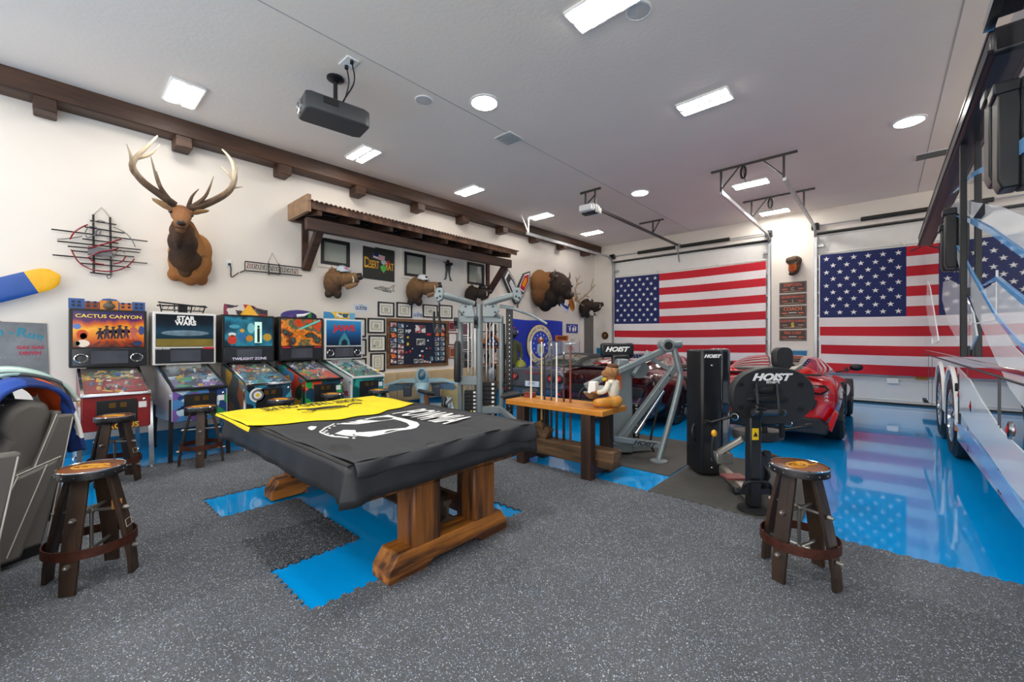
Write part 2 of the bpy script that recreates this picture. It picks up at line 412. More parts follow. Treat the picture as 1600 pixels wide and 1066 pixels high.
# ---- lights
GLOW = mat('glowing diffuser', 'fffaf2', .5, var=0, emit=LAMP)
GLOWD = mat('dimmer glowing diffuser', 'fffaf2', .5, var=0, emit=LAMP * .5)   # the row beside the left wall runs dimmer
LTRIM = mat('light trim', 'f4f3f0', .5, var=0)
def rect_light(first, x, y, where):
    z = ZC(y)
    lab = 'rectangular ceiling light with two strips, ' + where
    if first: return dup(first, (x, y, z), 0, lab)
    t = thing('ceiling_light', lab, 'light', (x, y, z), 0, 'rectangular ceiling lights')
    b = MB(); b.b2(-.33, .33, -.18, .18, -.03, 0); b.build('housing', LTRIM, t, bev=.008, seg=1)
    for dy in (-.09, .09): b = MB(); b.b2(-.31, .31, dy - .055, dy + .055, -.036, -.03); b.build('diffuser', GLOWD if x < -6 else GLOW, t, bev=.01, seg=1)
    return t
f = {}
RL = [(-6.7, 1.14, 'above the elk head by the beam'), (-6.66, 3.59, 'by the beam just right of the projector'), (-6.66, 6.04, 'by the beam above the long awning'), (-6.7, 8.61, 'by the beam near the first white track hanger'),
      (-6.65, 11.09, 'by the beam nearest the back wall'), (-2.01, 3.53, 'cut off by the top edge'), (-1.81, 5.93, 'alone in the middle of the ceiling'),
      (-2.07, 9.82, 'between the two angle iron hangers'), (-2.09, 12.5, 'behind the second angle iron hanger at the back wall')]
for x in (-6.66, -2.0):
    for y in (-1.3, -3.7): RL.append((x, y, 'behind the camera, %s row, %s' % ('wall' if x < -6 else 'middle', 'nearer' if y > -2 else 'farther')))
RL.append((-2.0, 1.14, 'just above the top edge of the picture'))
for x, y, wh in RL:
    q = rect_light(f.get(x < -6), x, y, wh); f.setdefault(x < -6, q)
f = None
for x, y, wh in ((-4.02, 3.92, 'round glowing ceiling light beside the projector'), (.29, 8.6, 'round glowing ceiling light near the motorhome roof'), (-4.03, 8.76, 'round glowing ceiling light beside the door opener'),
                 (-4.03, -.9, 'round glowing ceiling light behind the camera on the left'), (.29, -.9, 'round glowing ceiling light behind the camera on the right')):
    if f: dup(f, (x, y, ZC(y)), 0, wh); continue
    f = t = thing('round_ceiling_light', wh, 'light', (x, y, ZC(y)), 0, 'round ceiling lights')
    b = MB(); b.lathe([(.2, 0), (.2, -.012), (.17, -.02), (.165, 0)], n=32); b.build('trim_ring', LTRIM, t)
    b = MB(); b.lathe([(.165, 0), (.165, -.016), (0, -.02)], n=32); b.build('diffuser', GLOW, t)
SPK = mat('speaker grille', 'c9c5c1', .7, bump=.5, bs=160)
for x, y, wh in ((-4.58, 3.34, 'round grey ceiling speaker left of the round light'), (-1.78, 3.84, 'round pale ceiling speaker beside the light at the top edge')):
    t = thing('ceiling_speaker', wh, 'speaker', (x, y, ZC(y)), 0, 'ceiling speakers')
    b = MB(); b.lathe([(.125, 0), (.125, -.008), (.11, -.012), (.11, 0)], n=28); b.build('rim', LTRIM, t)
    b = MB(); b.lathe([(.11, 0), (.11, -.008), (0, -.014)], n=28); b.build('grille', SPK, t)
for x, y, sx, wh in ((-4.46, 4.9, .15, 'square white ceiling air vent with slats below the round light'), (.8, 10.49, .35, 'long narrow ceiling air vent beside the motorhome awning')):
    t = thing('ceiling_vent', wh, 'vent', (x, y, ZC(y)))
    b = MB(); b.b2(-sx - .02, sx + .02, -.17, .17, -.012, 0); b.build('frame', LTRIM, t, bev=.004, seg=1)
    for i in range(8): b = MB(); b.box((0, -.14 + i * .04, -.018), (2 * sx, .022, .004), rot=(.5, 0, 0)); b.build('slat', mat('vent slat', '77736f', .5), t)
# ---- projector
PJ = mat('charcoal plastic', '3b3d40', .45, var=.03)
t = thing('projector', 'dark grey projector hanging from the ceiling on a short pole', 'projector', (-4.98, 2.32, ZC(2.3)), R(-8))
b = MB(); b.lathe([(.1, 0), (.1, -.02), (.04, -.05), (.03, -.05)], n=20); b.build('ceiling_plate', BLACK, t)
b = MB(); b.cyl((0, 0, -.03), (0, 0, -.36), .025); b.build('pole', BLACK, t)
b = MB(); b.loft([[(x * k, y, -.36 + z) for x, z in ((-.2, 0), (-.22, -.06), (-.2, -.2), (.2, -.2), (.22, -.06), (.2, 0))] for y, k in ((-.38, .8), (-.33, .98), (.28, 1), (.36, .8))]); b.build('body', PJ, t, bev=.015)
b = MB(); b.lathe([(.085, 0), (.085, .025), (.06, .03), (.055, .01), (0, .012)], (-.07, -.375, -.46), n=20, axis=(0, -1, 0)); b.build('lens_ring', mat('silver ring', 'c8cacc', .25, .8), t)
b = MB(); b.ell((-.07, -.385, -.46), (.055, .02, .055)); b.build('lens', mat('lens glass', '101218', .05, coat=1), t)
b = MB(); b.b2(.206, .222, -.2, -.03, -.46, -.39); b.build('side_vent', BLACK, t)
b = MB(); b.box((.13, .05, -.38), (.08, .08, .06)); b.build('mount_head', BLACK, t)
t = thing('ceiling_outlet_plate', 'white ceiling plate with two black cables running to the projector', 'outlet', (-4.58, 2.29, ZC(2.29)))
b = MB(); b.b2(-.11, .11, -.07, .07, -.015, 0); b.build('plate', WHITE, t, bev=.004)
for i, x in enumerate((-.06, .07)):
    b = MB(); b.cyl((x, 0, -.01), (x, 0, -.05), .02); b.tube(smooth_path([(x, 0, -.03), (x + .02, .02, -.2 - i * .05), (-.15, .03, -.34), (-.33, .04, -.38)]), .008, 6); b.build('cable', BLACK, t)
# ---- rubber floor tiles (interlocking), with gaps that bare the blue floor
def speckle(k=1.):
    m = bpy.data.materials.new('speckled rubber'); m.use_nodes = True
    N = m.node_tree.nodes; L = m.node_tree.links; bs = N['Principled BSDF']; bs.inputs['Roughness'].default_value = .75; bs.inputs['Specular IOR Level'].default_value = .3
    ge = N.new('ShaderNodeNewGeometry'); col = None
    oi = N.new('ShaderNodeObjectInfo')
    mr = N.new('ShaderNodeMapRange'); mr.inputs[3].default_value = .88; mr.inputs[4].default_value = 1.12; L.new(oi.outputs['Random'], mr.inputs[0])
    nz = N.new('ShaderNodeTexNoise'); nz.inputs['Scale'].default_value = 2.2; nz.inputs['Detail'].default_value = 4; L.new(ge.outputs['Position'], nz.inputs['Vector'])
    rp = N.new('ShaderNodeValToRGB'); rp.color_ramp.elements[0].position = .3; rp.color_ramp.elements[1].position = .7
    rp.color_ramp.elements[0].color = mul(lin('54575b'), k); rp.color_ramp.elements[1].color = mul(lin('63666a'), k); L.new(nz.outputs['Fac'], rp.inputs[0])
    hs = N.new('ShaderNodeHueSaturation'); L.new(rp.outputs[0], hs.inputs['Color']); L.new(mr.outputs[0], hs.inputs['Value'])
    cur = hs.outputs[0]
    for sc, lo, hi, c in ((190, .945, .965, 'c9cccf'), (260, .92, .94, '92a4bc'), (300, .8, .85, '44464a')):
        v = N.new('ShaderNodeTexVoronoi'); v.inputs['Scale'].default_value = sc; L.new(ge.outputs['Position'], v.inputs['Vector'])
        sp = N.new('ShaderNodeSeparateColor'); L.new(v.outputs['Color'], sp.inputs[0])
        r2 = N.new('ShaderNodeMapRange'); r2.inputs[1].default_value = lo; r2.inputs[2].default_value = hi; L.new(sp.outputs[0], r2.inputs[0])
        mx = N.new('ShaderNodeMix'); mx.data_type = 'RGBA'; L.new(r2.outputs[0], mx.inputs[0]); L.new(cur, mx.inputs[6]); mx.inputs[7].default_value = lin(c)
        cur = mx.outputs[2]
    L.new(cur, bs.inputs['Base Color'])
    bp = N.new('ShaderNodeBump'); bp.inputs['Strength'].default_value = .3; bp.inputs['Distance'].default_value = .004
    n2 = N.new('ShaderNodeTexNoise'); n2.inputs['Scale'].default_value = 160; L.new(ge.outputs['Position'], n2.inputs['Vector']); L.new(n2.outputs['Fac'], bp.inputs['Height']); L.new(bp.outputs[0], bs.inputs['Normal'])
    return m
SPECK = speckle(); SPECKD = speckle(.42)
MX, MY, MS = -2.35, .95, .6
t = thing('rubber_floor_mat', 'grey speckled rubber floor of interlocking tiles with gaps showing the blue floor', 'mat')
def teeth(a, b_):
    out = []; n = 7
    for i in range(n):
        s0 = i / n
        for q, d in ((.0, -.011), (.43, -.011), (.36, .011), (.93, .011)): out.append((.04 + .92 * (s0 + q / n), d))
    return out
def edge_h(k, j):   # along x at y = MY + MS*j, from column k
    x0, y0 = MX + MS * k, MY + MS * j
    return [(x0, y0)] + [(x0 + s * MS, y0 + d) for s, d in teeth(k, j)]
def edge_v(k, j):
    x0, y0 = MX + MS * k, MY + MS * j
    return [(x0, y0)] + [(x0 + d, y0 + s * MS) for s, d in teeth(k, j)]
holes = {(-4, 0), (-1, 0), (-4, 1), (-3, 1), (-2, 1), (-1, 1), (-1, 2), (-4, 2)}
for j in range(-4, 5):
    for k in range(-7, 5):
        if (k, j) in holes: continue
        if j < -1 and k < -5: continue
        x0, y0 = MX + MS * k, MY + MS * j
        top = edge_h(k, j + 1) + [(x0 + MS, y0 + MS)]; rgt = edge_v(k + 1, j) + [(x0 + MS, y0 + MS)]
        if k == 4: rgt = [(x0 + MS, y0), (x0 + MS, y0 + MS)]
        poly = edge_h(k, j) + rgt[:-1] + top[::-1][:-1] + ([(x0, y0 + MS)] + edge_v(k, j)[1:][::-1])
        cx, cy = x0 + MS / 2, y0 + MS / 2
        poly = [(x - cx, y - cy) for x, y in poly]
        h = .012 + random.uniform(0, .0012)
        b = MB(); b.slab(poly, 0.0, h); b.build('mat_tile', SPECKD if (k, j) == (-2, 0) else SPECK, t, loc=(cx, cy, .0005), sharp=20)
GYM = mat('plain black rubber', '4a4946', .7, var=.12, vs=3, stretch=(1, 6, 1), bump=.2, bs=50)
for x0, x1, y0, y1, lab in ((-3.0, -1.76, 4.56, 6.3, 'plain dark rubber gym mat under the silver leg press'), (-1.745, -.5, 3.93, 5.85, 'plain dark rubber gym mat under the black tower machine')):
    fr = y0 < 4
    b = MB(); b.b2(x0, x1, 3.968 if fr else y0, y1, .0005, .0115)
    o = tag(b.build('gym_mat', GYM, bev=.004, seg=1), lab, 'mat')
    if fr: b = MB(); b.b2(x0, x1, 3.925, 3.968, .0005, .009); b.build('dark_edge', RUBBER, o)
# ---- the two garage flags
FR = mat('flag red', 'c9182b', .75, var=.03); FW = mat('flag white', 'efe6e6', .75, var=.02); FB = mat('flag blue', '16245f', .75, var=.04)
def flag(x0, lab, L_, wrinkle):
    t = thing('american_flag', lab, 'flag', (x0, YB - .02, 3.7), group='flags on the garage doors')
    Hh, Wd, cw = 2.98, 4.58, 1.6
    def w(x, z): return -.02 + .012 * math.sin(x * 3.1 + z * 1.3) + wrinkle * math.sin(x * 2.2 + z * 5 + 1) * max(0, -z - 1.6) + .006 * math.sin(z * 9 + x)
    for i in range(13):
        b = MB(); z0, z1 = -i * Hh / 13, -(i + 1) * Hh / 13
        xs = cw if i < 7 else 0
        sag = lambda x: -.03 * math.sin(PI * x / Wd)
        b.grid(lambda u, v: (xs + u * (Wd - xs), w(xs + u * (Wd - xs), z0 + (z1 - z0) * v), z0 + (z1 - z0) * v + sag(xs + u * (Wd - xs))), 30, 3)
        b.build('stripe', FR if i % 2 == 0 else FW, t, sharp=180)
    b = MB(); b.grid(lambda u, v: (u * cw, w(u * cw, -v * Hh * 7 / 13), -v * Hh * 7 / 13 - .03 * math.sin(PI * u * cw / Wd)), 14, 12); b.build('canton', FB, t, sharp=180)
    for r in range(9):
        n = 6 if r % 2 == 0 else 5
        for c in range(n):
            cx = cw * ((c + .5) / 6 if n == 6 else (c + 1) / 6) ; cz = -Hh * 7 / 13 * (r + .75) / 9.5
            b = MB(); P = star(0, 0, .066); b.prism(P, -.003, .0)
            b.build('star', WHPR, t, loc=(cx, w(cx, cz) - .008, cz - .03 * math.sin(PI * cx / Wd)))
    b = MB(); b.b2(-.02, .02, -.02, 0, -Hh, .0); b.build('hem', WHPR, t)
    for x in (1.5, 3.3): b = MB(); b.bar((x, .03, .1), (x + .05, 0, 0), .01, .01); b.bar((x + .1, .03, .1), (x + .05, 0, 0), .01, .01); b.build('hanging_clip', STEEL, t)
flag(-6.98, 'american flag hung on the left garage door, beside the wooden beam', 0, .01)
flag(-1.2, 'american flag hung on the right garage door, partly behind the motorhome', 0, .03)
# ================================================================ VEHICLES
def wheel(parent, x, y, r, w, side, rim, tyre=None, spokes=10, name='wheel'):
    """side=+1: outer face towards +x"""
    tyre = tyre or RUBBER
    b = MB(); s = side
    prof = [(r * .62, -w / 2), (r * .9, -w / 2), (r, -w * .36), (r, w * .36), (r * .9, w / 2), (r * .64, w / 2 - .01), (r * .62, w * .3), (r * .6, -w * .3)]
    b.lathe(prof + [prof[0]], (x, y, r), n=36, axis=(s, 0, 0)); o = b.build(name, tyre, parent)
    b = MB(); b.lathe([(r * .66, w / 2 - .012), (r * .6, w / 2 - .005), (r * .56, w * .25), (r * .56, -w * .2), (0, -w * .2)], (x, y, r), n=36, axis=(s, 0, 0))
    b.lathe([(r * .16, w * .1), (r * .16, w * .42), (r * .08, w * .46), (0, w * .46)], (x, y, r), n=16, axis=(s, 0, 0))
    for i in range(spokes):
        a = 2 * PI * i / spokes; c, d = math.cos(a), math.sin(a)
        xo = x + s * w * .36
        b.bar((xo, y + c * r * .12, r + d * r * .12), (xo + s * w * .06, y + c * r * .6, r + d * r * .6), r * .1, w * .12, up=(1, 0, 0))
    b.build('rim', rim, o)
    return o
CLEARG = mat('dark car glass', '14181c', .04, var=0, coat=1)
REDL = mat('red lens', 'b0121c', .12, var=0, coat=1)
def car(name, label, loc, paint, secs, cabin, rim, wheels, roofm=None, wr=.345, glassm=None):
    t = thing(name, label, 'car', loc)
    b = MB(); rings = []
    for y, zb, wb, zm, wm, zs, ws, zd in secs:
        h = [(wb * .6, zb), (wb, zb + .02), (wm, zm), (wm * .995, (zm + zs) / 2), (ws, zs), (ws * .55, zd), (0, zd + .005)]
        ring = [(x, y, z) for x, z in h] + [(-x, y, z) for x, z in h[::-1][1:]]
        rings.append(ring)
    b.loft(rings); body = b.build('body', paint, t, sub=2)
    b = MB(); rings = []
    for y, zb, wb, zr, wt, cr in cabin:
        h = [(wb, zb), (wb - (wb - wt) * .12, zb + (zr - zb) * .15), (wt + (wb - wt) * .16, zr - (zr - zb) * .2), (wt, zr), (wt * .5, zr + cr), (0, zr + cr * 1.15)]
        rings.append([(x, y, z) for x, z in h] + [(-x, y, z) for x, z in h[::-1][1:]])
    n = len(rings[0]); k = len(rings)
    def mf(i, j):
        top = j in (3, 4, 5, 6); side = j in (1, 8)
        if top: return 0 if cabin_roof[0] <= i <= cabin_roof[1] else 1
        if side: return 1 if cabin_roof[2] <= i <= cabin_roof[3] else 0
        return 0
    cabin_roof = CAB.get(name + label[:8], (2, 3, 1, k - 2))
    b.loft(rings, mfun=mf); b.build('cabin', [roofm or paint, glassm or CLEARG], t, sub=1)
    for y, xw in wheels:
        for s in (1, -1):
            wheel(t, s * (xw - .13), y, wr, .28, s, rim, spokes=12)
            b = MB(); P = [(y + math.cos(a) * (wr + .05), wr + math.sin(a) * (wr + .05)) for a in [PI * i / 20 for i in range(21)]] + [(y + math.cos(a) * (wr + .015), wr + math.sin(a) * (wr + .015)) for a in [PI * (20 - i) / 20 for i in range(21)]]
            b.sidep(P, s * (xw - .16), s * (xw + .012)); b.build('wheel_arch', BLACK, t)
    return t
CAB = {}
BRIM = mat('black rim', '3c3d42', .3, .7)
C8S = [(0, .34, .72, .62, .92, .92, .9, 1.0), (.06, .24, .84, .62, .965, .97, .93, 1.03), (.5, .16, .92, .58, .99, .98, .92, 1.02), (1.1, .13, .92, .56, .985, .95, .88, .98), (1.9, .12, .88, .56, .95, .92, .84, .95),
       (2.8, .12, .88, .54, .95, .86, .82, .88), (3.6, .12, .9, .5, .97, .78, .84, .8), (4.2, .14, .86, .42, .93, .62, .78, .66), (4.55, .2, .7, .36, .78, .48, .66, .52)]
C8C = [(.35, .95, .6, 1.0, .5, .02), (.8, .95, .74, 1.1, .55, .02), (1.5, .93, .8, 1.2, .56, .03), (2.1, .92, .8, 1.225, .55, .03), (2.6, .9, .8, 1.17, .55, .02), (3.1, .88, .76, .98, .62, .01), (3.4, .84, .7, .87, .62, .01)]
def c8(label, loc, paint, lens=None):
    CAB['sports_car' + label[:8]] = (2, 3, 2, 4)
    t = car('sports_car', label, loc, paint, C8S, C8C, BRIM, ((.9, .975), (3.62, .955)))
    b = MB(); b.prism([(-.84, .2), (.84, .2), (.88, .32), (.78, .42), (-.78, .42), (-.88, .32)], -.06, .12); b.build('lower_bumper', BLACK, t, bev=.02)
    b = MB(); b.prism([(-.7, .54), (.7, .54), (.74, .66), (.66, .7), (-.66, .7), (-.74, .66)], -.03, .05); b.build('rear_grille', BLACK, t, bev=.008)
    for i in range(5): b = MB(); b.b2(-.66, .66, -.036, -.028, .56 + i * .026, .57 + i * .026); b.build('grille_bar', DARKM, t)
    for s in (1, -1):
        b = MB(); b.prism([(s * .42, .8), (s * .5, .88), (s * .84, .89), (s * .88, .83), (s * .8, .75), (s * .5, .75)], -.055, .1); o = b.build('tail_light', mat('smoked red lens', '3a0a0e', .1, var=0, coat=1), t, bev=.01)
        b = MB(); b.prism([(s * .46, .8), (s * .52, .85), (s * .68, .855), (s * .66, .78), (s * .52, .775)], -.07, -.05); b.prism([(s * .7, .85), (s * .82, .86), (s * .84, .82), (s * .78, .78), (s * .69, .79)], -.066, -.05); b.build('lens', lens or REDL, o)
        b = MB()
        for k in (0, 1): b.lathe([(.05, 0), (.055, -.08), (.045, -.085), (.04, 0)], (s * (.28 + k * .13) - 0, -.04, .33), n=16, axis=(0, 1, 0))
        b.build('exhaust_tip', CHROME, t)
        b = MB(); b.prism([(s * .9, .25), (s * .97, .5), (s * .93, .56), (s * .84, .3)], -.03, .1); b.build('corner_fin', paint, t, bev=.01)
        b = MB(); b.loft([[(s * (.9 + dx), 2.55 + dy, .98 + dz) for dx, dz in ((0, -.03), (0, .03), (.04, .05), (.04, -.05))] for dy in (-.02, .06)]); b.bar((s * .78, 2.62, .92), (s * 1.06, 2.6, 1.0), .05, .03); b.ell((s * 1.06, 2.6, 1.02), (.1, .06, .065)); b.build('side_mirror', BLACK, t)
        b = MB(); b.prism([(s * .9, .3), (s * .98, .3), (s * .98, .8), (s * .92, .85)], 1.35, 1.6); b.build('side_intake', BLACK, t, bev=.02)
    b = MB(); b.loft([[(x, y, z + dz) for y, z, dz in ((-.08, 1.02, 0), (.06, 1.0, 0), (.06, 1.0, .03), (-.08, 1.03, .01))] for x in (-.78, -.5, 0, .5, .78)]); b.build('spoiler', BLACK, t)
    b = MB(); b.b2(-.16, .16, -.08, -.04, .58, .7); b.build('license_plate', mat('plate', 'd8d8d2', .4), t)
    return t
CAR_RED = mat('bright red car paint', 'd40a12', .2, var=0, coat=1)
CAR_MAR = mat('maroon car paint', '42090f', .2, var=.05, coat=1)
rc = c8('glossy red sports car parked nose in behind the oval backed machine', (-1.42, 7.15, 0), CAR_RED)
for i in range(3):
    b = MB(); b.tube([(.84 + .02 * math.sin(j) - .0, -.03 + j * .004, .78 - i * .05 + .015 * math.cos(j * 2)) for j in range(7)], .006, 5); b.build('white_scribble', WHPR, rc)
mc = c8('maroon sports car with patterned panels parked behind the silver leg press', (-3.72, 6.66, 0), CAR_MAR, mat('smoked red lens', '3a0a0e', .1, var=0, coat=1))
b = MB(); b.sidep([(1.35, .3), (2.4, .22), (3.0, .3), (3.1, .62), (2.2, .7), (1.5, .72)], .93, .985); b.build('blue_side_print', art('blue white flag print', ['174a8a', '1c5ca6', 'dfe6ee', '123a70', '2a72b8'], 7, .15), mc, bev=.01)
b = MB(); b.grid(lambda u, v: (-.5 + u, .42 + v * .5, 1.06 + v * .1), 6, 4); b.build('checked_print', art('red white check', ['8a1622', 'e8dcd8', '8a1622', 'e8dcd8'], 9, .2), mc, thick=.008)
# grey coupe on the left
C4S = [(0, .4, .74, .62, .86, .84, .84, .88), (.05, .3, .8, .62, .89, .87, .87, .9), (.5, .2, .86, .58, .9, .87, .87, .93), (1.2, .18, .87, .56, .9, .86, .86, .92), (2.2, .17, .86, .56, .89, .85, .85, .9), (3.2, .17, .87, .54, .9, .8, .86, .85),
       (4.0, .2, .86, .48, .89, .7, .84, .75), (4.4, .28, .8, .44, .84, .56, .78, .6)]
C4C = [(.55, .86, .74, .9, .66, .01), (1.0, .88, .74, 1.04, .58, .02), (1.45, .88, .74, 1.17, .54, .02), (2.0, .87, .74, 1.19, .54, .02), (2.4, .87, .74, 1.14, .55, .02), (3.0, .84, .72, .88, .66, .01)]
GREYP = mat('gunmetal car paint', '5d6270', .25, .4, var=.03, coat=1)
CAB['coupe' + 'gunmetal'] = (2, 3, 1, 4)
gc = car('coupe', 'gunmetal grey coupe with round red tail lights parked under the blue flag', (-5.72, 7.05, 0), GREYP, C4S, C4C, BRIM, ((.95, .9), (3.4, .9)), roofm=mat('black soft top', '1c1d20', .6), wr=.33, glassm=mat('painted reflection glass', '4d5a55', .06, var=.4, vs=2.5, coat=1))  # patchy tone of the coupe glass is painted reflection
for x in (-.72, -.5, .5, .72):
    b = MB(); b.lathe([(.085, .02), (.088, -.02), (.07, -.03), (.0, -.032)], (x, -.0, .7), n=24, axis=(0, 1, 0)); o = b.build('tail_light', BLACK, gc)
    b = MB(); b.lathe([(.072, -.02), (.06, -.04), (0, -.045)], (x, 0, .7), n=24, axis=(0, 1, 0)); b.build('lens', REDL, o)
    b = MB(); b.lathe([(.03, -.04), (.02, -.052), (0, -.054)], (x, 0, .7), n=12, axis=(0, 1, 0)); b.build('reflector', mat('pink lens', 'd86a6a', .2), o)
b = MB(); b.b2(-.19, .19, -.03, .02, .5, .62); o = b.build('license_plate', mat('pale plate', 'dfe7f0', .4), gc, bev=.005)
text('JENS', .085, (0, -.033, .575), o, mat('navy print', '1d2f66', .5), sp=1.05); text('45', .04, (-.0, -.033, .522), o, MATS['navy print'])
b = MB(); b.b2(-.2, .2, -.025, .02, .79, .81); b.build('brake_light', REDL, gc)
b = MB(); b.b2(-.82, .82, -.012, .02, .47, .485); b.build('bumper_seam', BLACK, gc)
for s in (1, -1):
    b = MB(); b.b2(min(s * .66, s * .84), max(s * .66, s * .84), -.015, .02, .36, .42); b.build('side_marker', REDL, gc)
    b = MB(); b.ell((s * .95, 2.55, .93), (.1, .06, .06)); b.build('side_mirror', GREYP, gc)
    b = MB(); b.sidep([(.05, .5), (4.3, .46), (4.3, .48), (.05, .525)], s * .885, s * .905); b.build('side_moulding', BLACK, gc)
# ---- motorhome
RVP = mat('silver motorhome paint', 'b2b8bd', .02, .85, var=0, coat=1)
RVL = mat('pale swoosh paint', 'e8eef4', .04, 0, var=0, spec=.3)
RVB = mat('light blue swoosh paint', '6fb0ea', .04, 0, var=0, spec=.3)
RVK = mat('black awning fabric', '1d1c22', .35, var=.1)
t = thing('motorhome', 'large glossy silver motorhome with pale swooshes, cut off by the right edge', 'motorhome', (.66, 0, 0))
Y0, Y1 = .5, 12.55
b = MB()
n = 24
def arch(y): return [(y + .62 * math.cos(a), .56 + .6 * math.sin(a)) for a in [PI * i / n for i in range(n + 1)]]
WH = (7.85, 9.25)
prof = [(Y0, .32), (Y0, 3.62), (Y0 + .1, 3.72), (Y1 - .25, 3.72), (Y1, 3.45), (Y1, .5), (Y1 - .1, .32), (WH[1] + .62, .32)] + arch(WH[1]) + [(WH[1] - .62, .32), (WH[0] + .62, .32)] + arch(WH[0]) + [(WH[0] - .62, .32)]
b.sidep(prof, 0, .06); b.build('side_panel', RVP, t, sharp=30)
b = MB(); b.b2(.06, 2.5, Y0, Y1, .9, 3.72); b.b2(.06, 2.5, Y0, Y0 + 6.5, .4, .9); b.b2(.06, 2.5, 10, Y1 - .05, .4, .9); b.build('body_shell', RVP, t, bev=.05)
b = MB(); b.b2(.3, .4, 6.9, 10, .3, .9); b.build('wheel_well', BLACK, t)
for y in WH:
    wheel(t, .13, y, .53, .28, -1, mat('polished rim', 'b9bdc2', .15, .9, var=0), spokes=14)
    b = MB(); a = [PI * (i / n) for i in range(n + 1)]
    P = [(y + .66 * math.cos(x), .5 + .68 * math.sin(x)) for x in a] + [(y + .6 * math.cos(x), .5 + .62 * math.sin(x)) for x in a[::-1]]
    b.sidep(P, -.02, .02); b.build('fender_trim', WHITE, t, bev=.006)
b = MB(); b.b2(-.01, .02, 7.0, 7.06, .5, 1.12); b.cyl((.02, 7.2, .95), (-.02, 7.2, .95), .05); b.build('fuel_door', BLACK, t)
for y in (.5 + i * 1.45 for i in range(4)):
    b = MB(); b.b2(-.004, .01, y, y + .012, .34, 1.22); b.build('bay_seam', mat('panel gap', '4d5155', .4), t)
for y0, y1 in ((4.78, 4.8), (6.4, 6.41), (10.6, 10.61), (11.4, 11.41)):
    b = MB(); b.b2(-.003, .01, y0, y1, .34, 1.22); b.build('bay_seam', MATS['panel gap'], t)
for z, h in ((1.28, .035), (1.22, .014)):
    b = MB(); b.b2(-.014, .01, Y0, Y1, z, z + h); b.build('belt_trim', CHROME if h > .02 else BLACK, t, bev=.004, seg=1)
for y, z in ((6.96, .88), (6.1, .85), (4.45, .88), (2.9, .88)):
    b = MB(); b.lathe([(.045, .0), (.05, .012), (.03, .018), (0, .016)], (0, y, z), n=18, axis=(-1, 0, 0), sx=.8, sy=1.3); o = b.build('bay_latch', CHROME, t)
    b = MB(); b.ell((-.018, y, z), (.006, .02, .025)); b.build('red_mark', RED, o)
b = MB(); b.b2(-.015, .01, 7.24, 7.32, .42, .68); b.build('marker_light', mat('amber lens', 'd8731c', .2), t, bev=.005)
b = MB(); b.b2(-.02, .3, 12.3, 12.7, .2, .26); b.build('mud_flap', BLACK, t)
for y in (8.6, 10.3):
    b = MB(); b.b2(-.012, .01, y, y + .75, 2.15, 2.75)
    if y < 7: continue
b = MB(); b.b2(-.012, .0, 10.6, 10.7, 1.45, 1.56); b.build('lock_plate', STEEL, t)
sw = {'pale_swoosh': (RVL, [
    [(8.3, 3.28), (7.2, 3.2), (5.88, 2.82), (4.79, 2.52), (4.0, 2.26), (3.4, 2.1), (3.4, 1.95), (4.08, 2.08), (5.07, 2.42), (5.88, 2.67), (7.59, 3.12)],
    [(7.71, 2.79), (7.04, 2.54), (5.88, 2.06), (4.88, 1.66), (4.33, 1.46), (3.6, 1.3), (3.6, .98), (4.47, 1.17), (5.17, 1.45), (5.88, 1.76), (6.84, 2.24)],
    [(5.5, 1.95), (4.88, 1.96), (4.47, 1.84), (3.6, 1.6), (3.6, 1.42), (4.63, 1.56), (5.3, 1.7)],
    [(7.62, .55), (6.9, .68), (6.21, .6), (5.23, .56), (4.49, .5), (3.6, .5), (3.6, .78), (4.71, .83), (5.54, .96), (6.21, 1.1), (7.22, 1.2), (7.0, .9)],
    [(8.69, 2.36), (7.9, 2.3), (6.84, 2.11), (6.02, 1.77), (5.81, 1.55), (6.16, 1.41), (6.84, 1.43), (7.97, 1.7), (8.86, 2.12)],
    [(11.6, 2.7), (11.0, 2.5), (10.2, 2.0), (9.4, 1.5), (9.9, 1.45), (11.0, 1.7), (11.9, 2.2)]]),
      'blue_swoosh': (RVB, [
    [(8.07, 3.45), (6.07, 3.16), (4.74, 2.88), (3.6, 2.7), (3.6, 2.6), (4.66, 2.78), (5.79, 3.06)],
    [(7.75, 2.83), (7.04, 2.58), (5.88, 2.1), (4.88, 1.7), (3.6, 1.34), (3.6, 1.3), (4.88, 1.665), (5.88, 2.065), (7.04, 2.545)],
    [(7.64, .52), (6.4, .43), (5.2, .4), (4.0, .34), (3.6, .34), (3.6, .42), (4.6, .5), (6.3, .56)],
    [(5.5, 1.99), (4.88, 2.0), (4.47, 1.88), (3.6, 1.64), (3.6, 1.6), (4.47, 1.845), (4.88, 1.965)],
    [(7.6, 3.1), (5.88, 2.66), (5.07, 2.41), (4.08, 2.07), (3.4, 1.93), (3.4, 1.88), (4.08, 2.03), (5.07, 2.36), (5.88, 2.6)]])}
dk = 0
for nm, (m, polys) in sw.items():
    for p in polys: b = MB(); b.sidep(p, -.002 - .0011 * dk, .0); b.build(nm, m, t); dk += 1
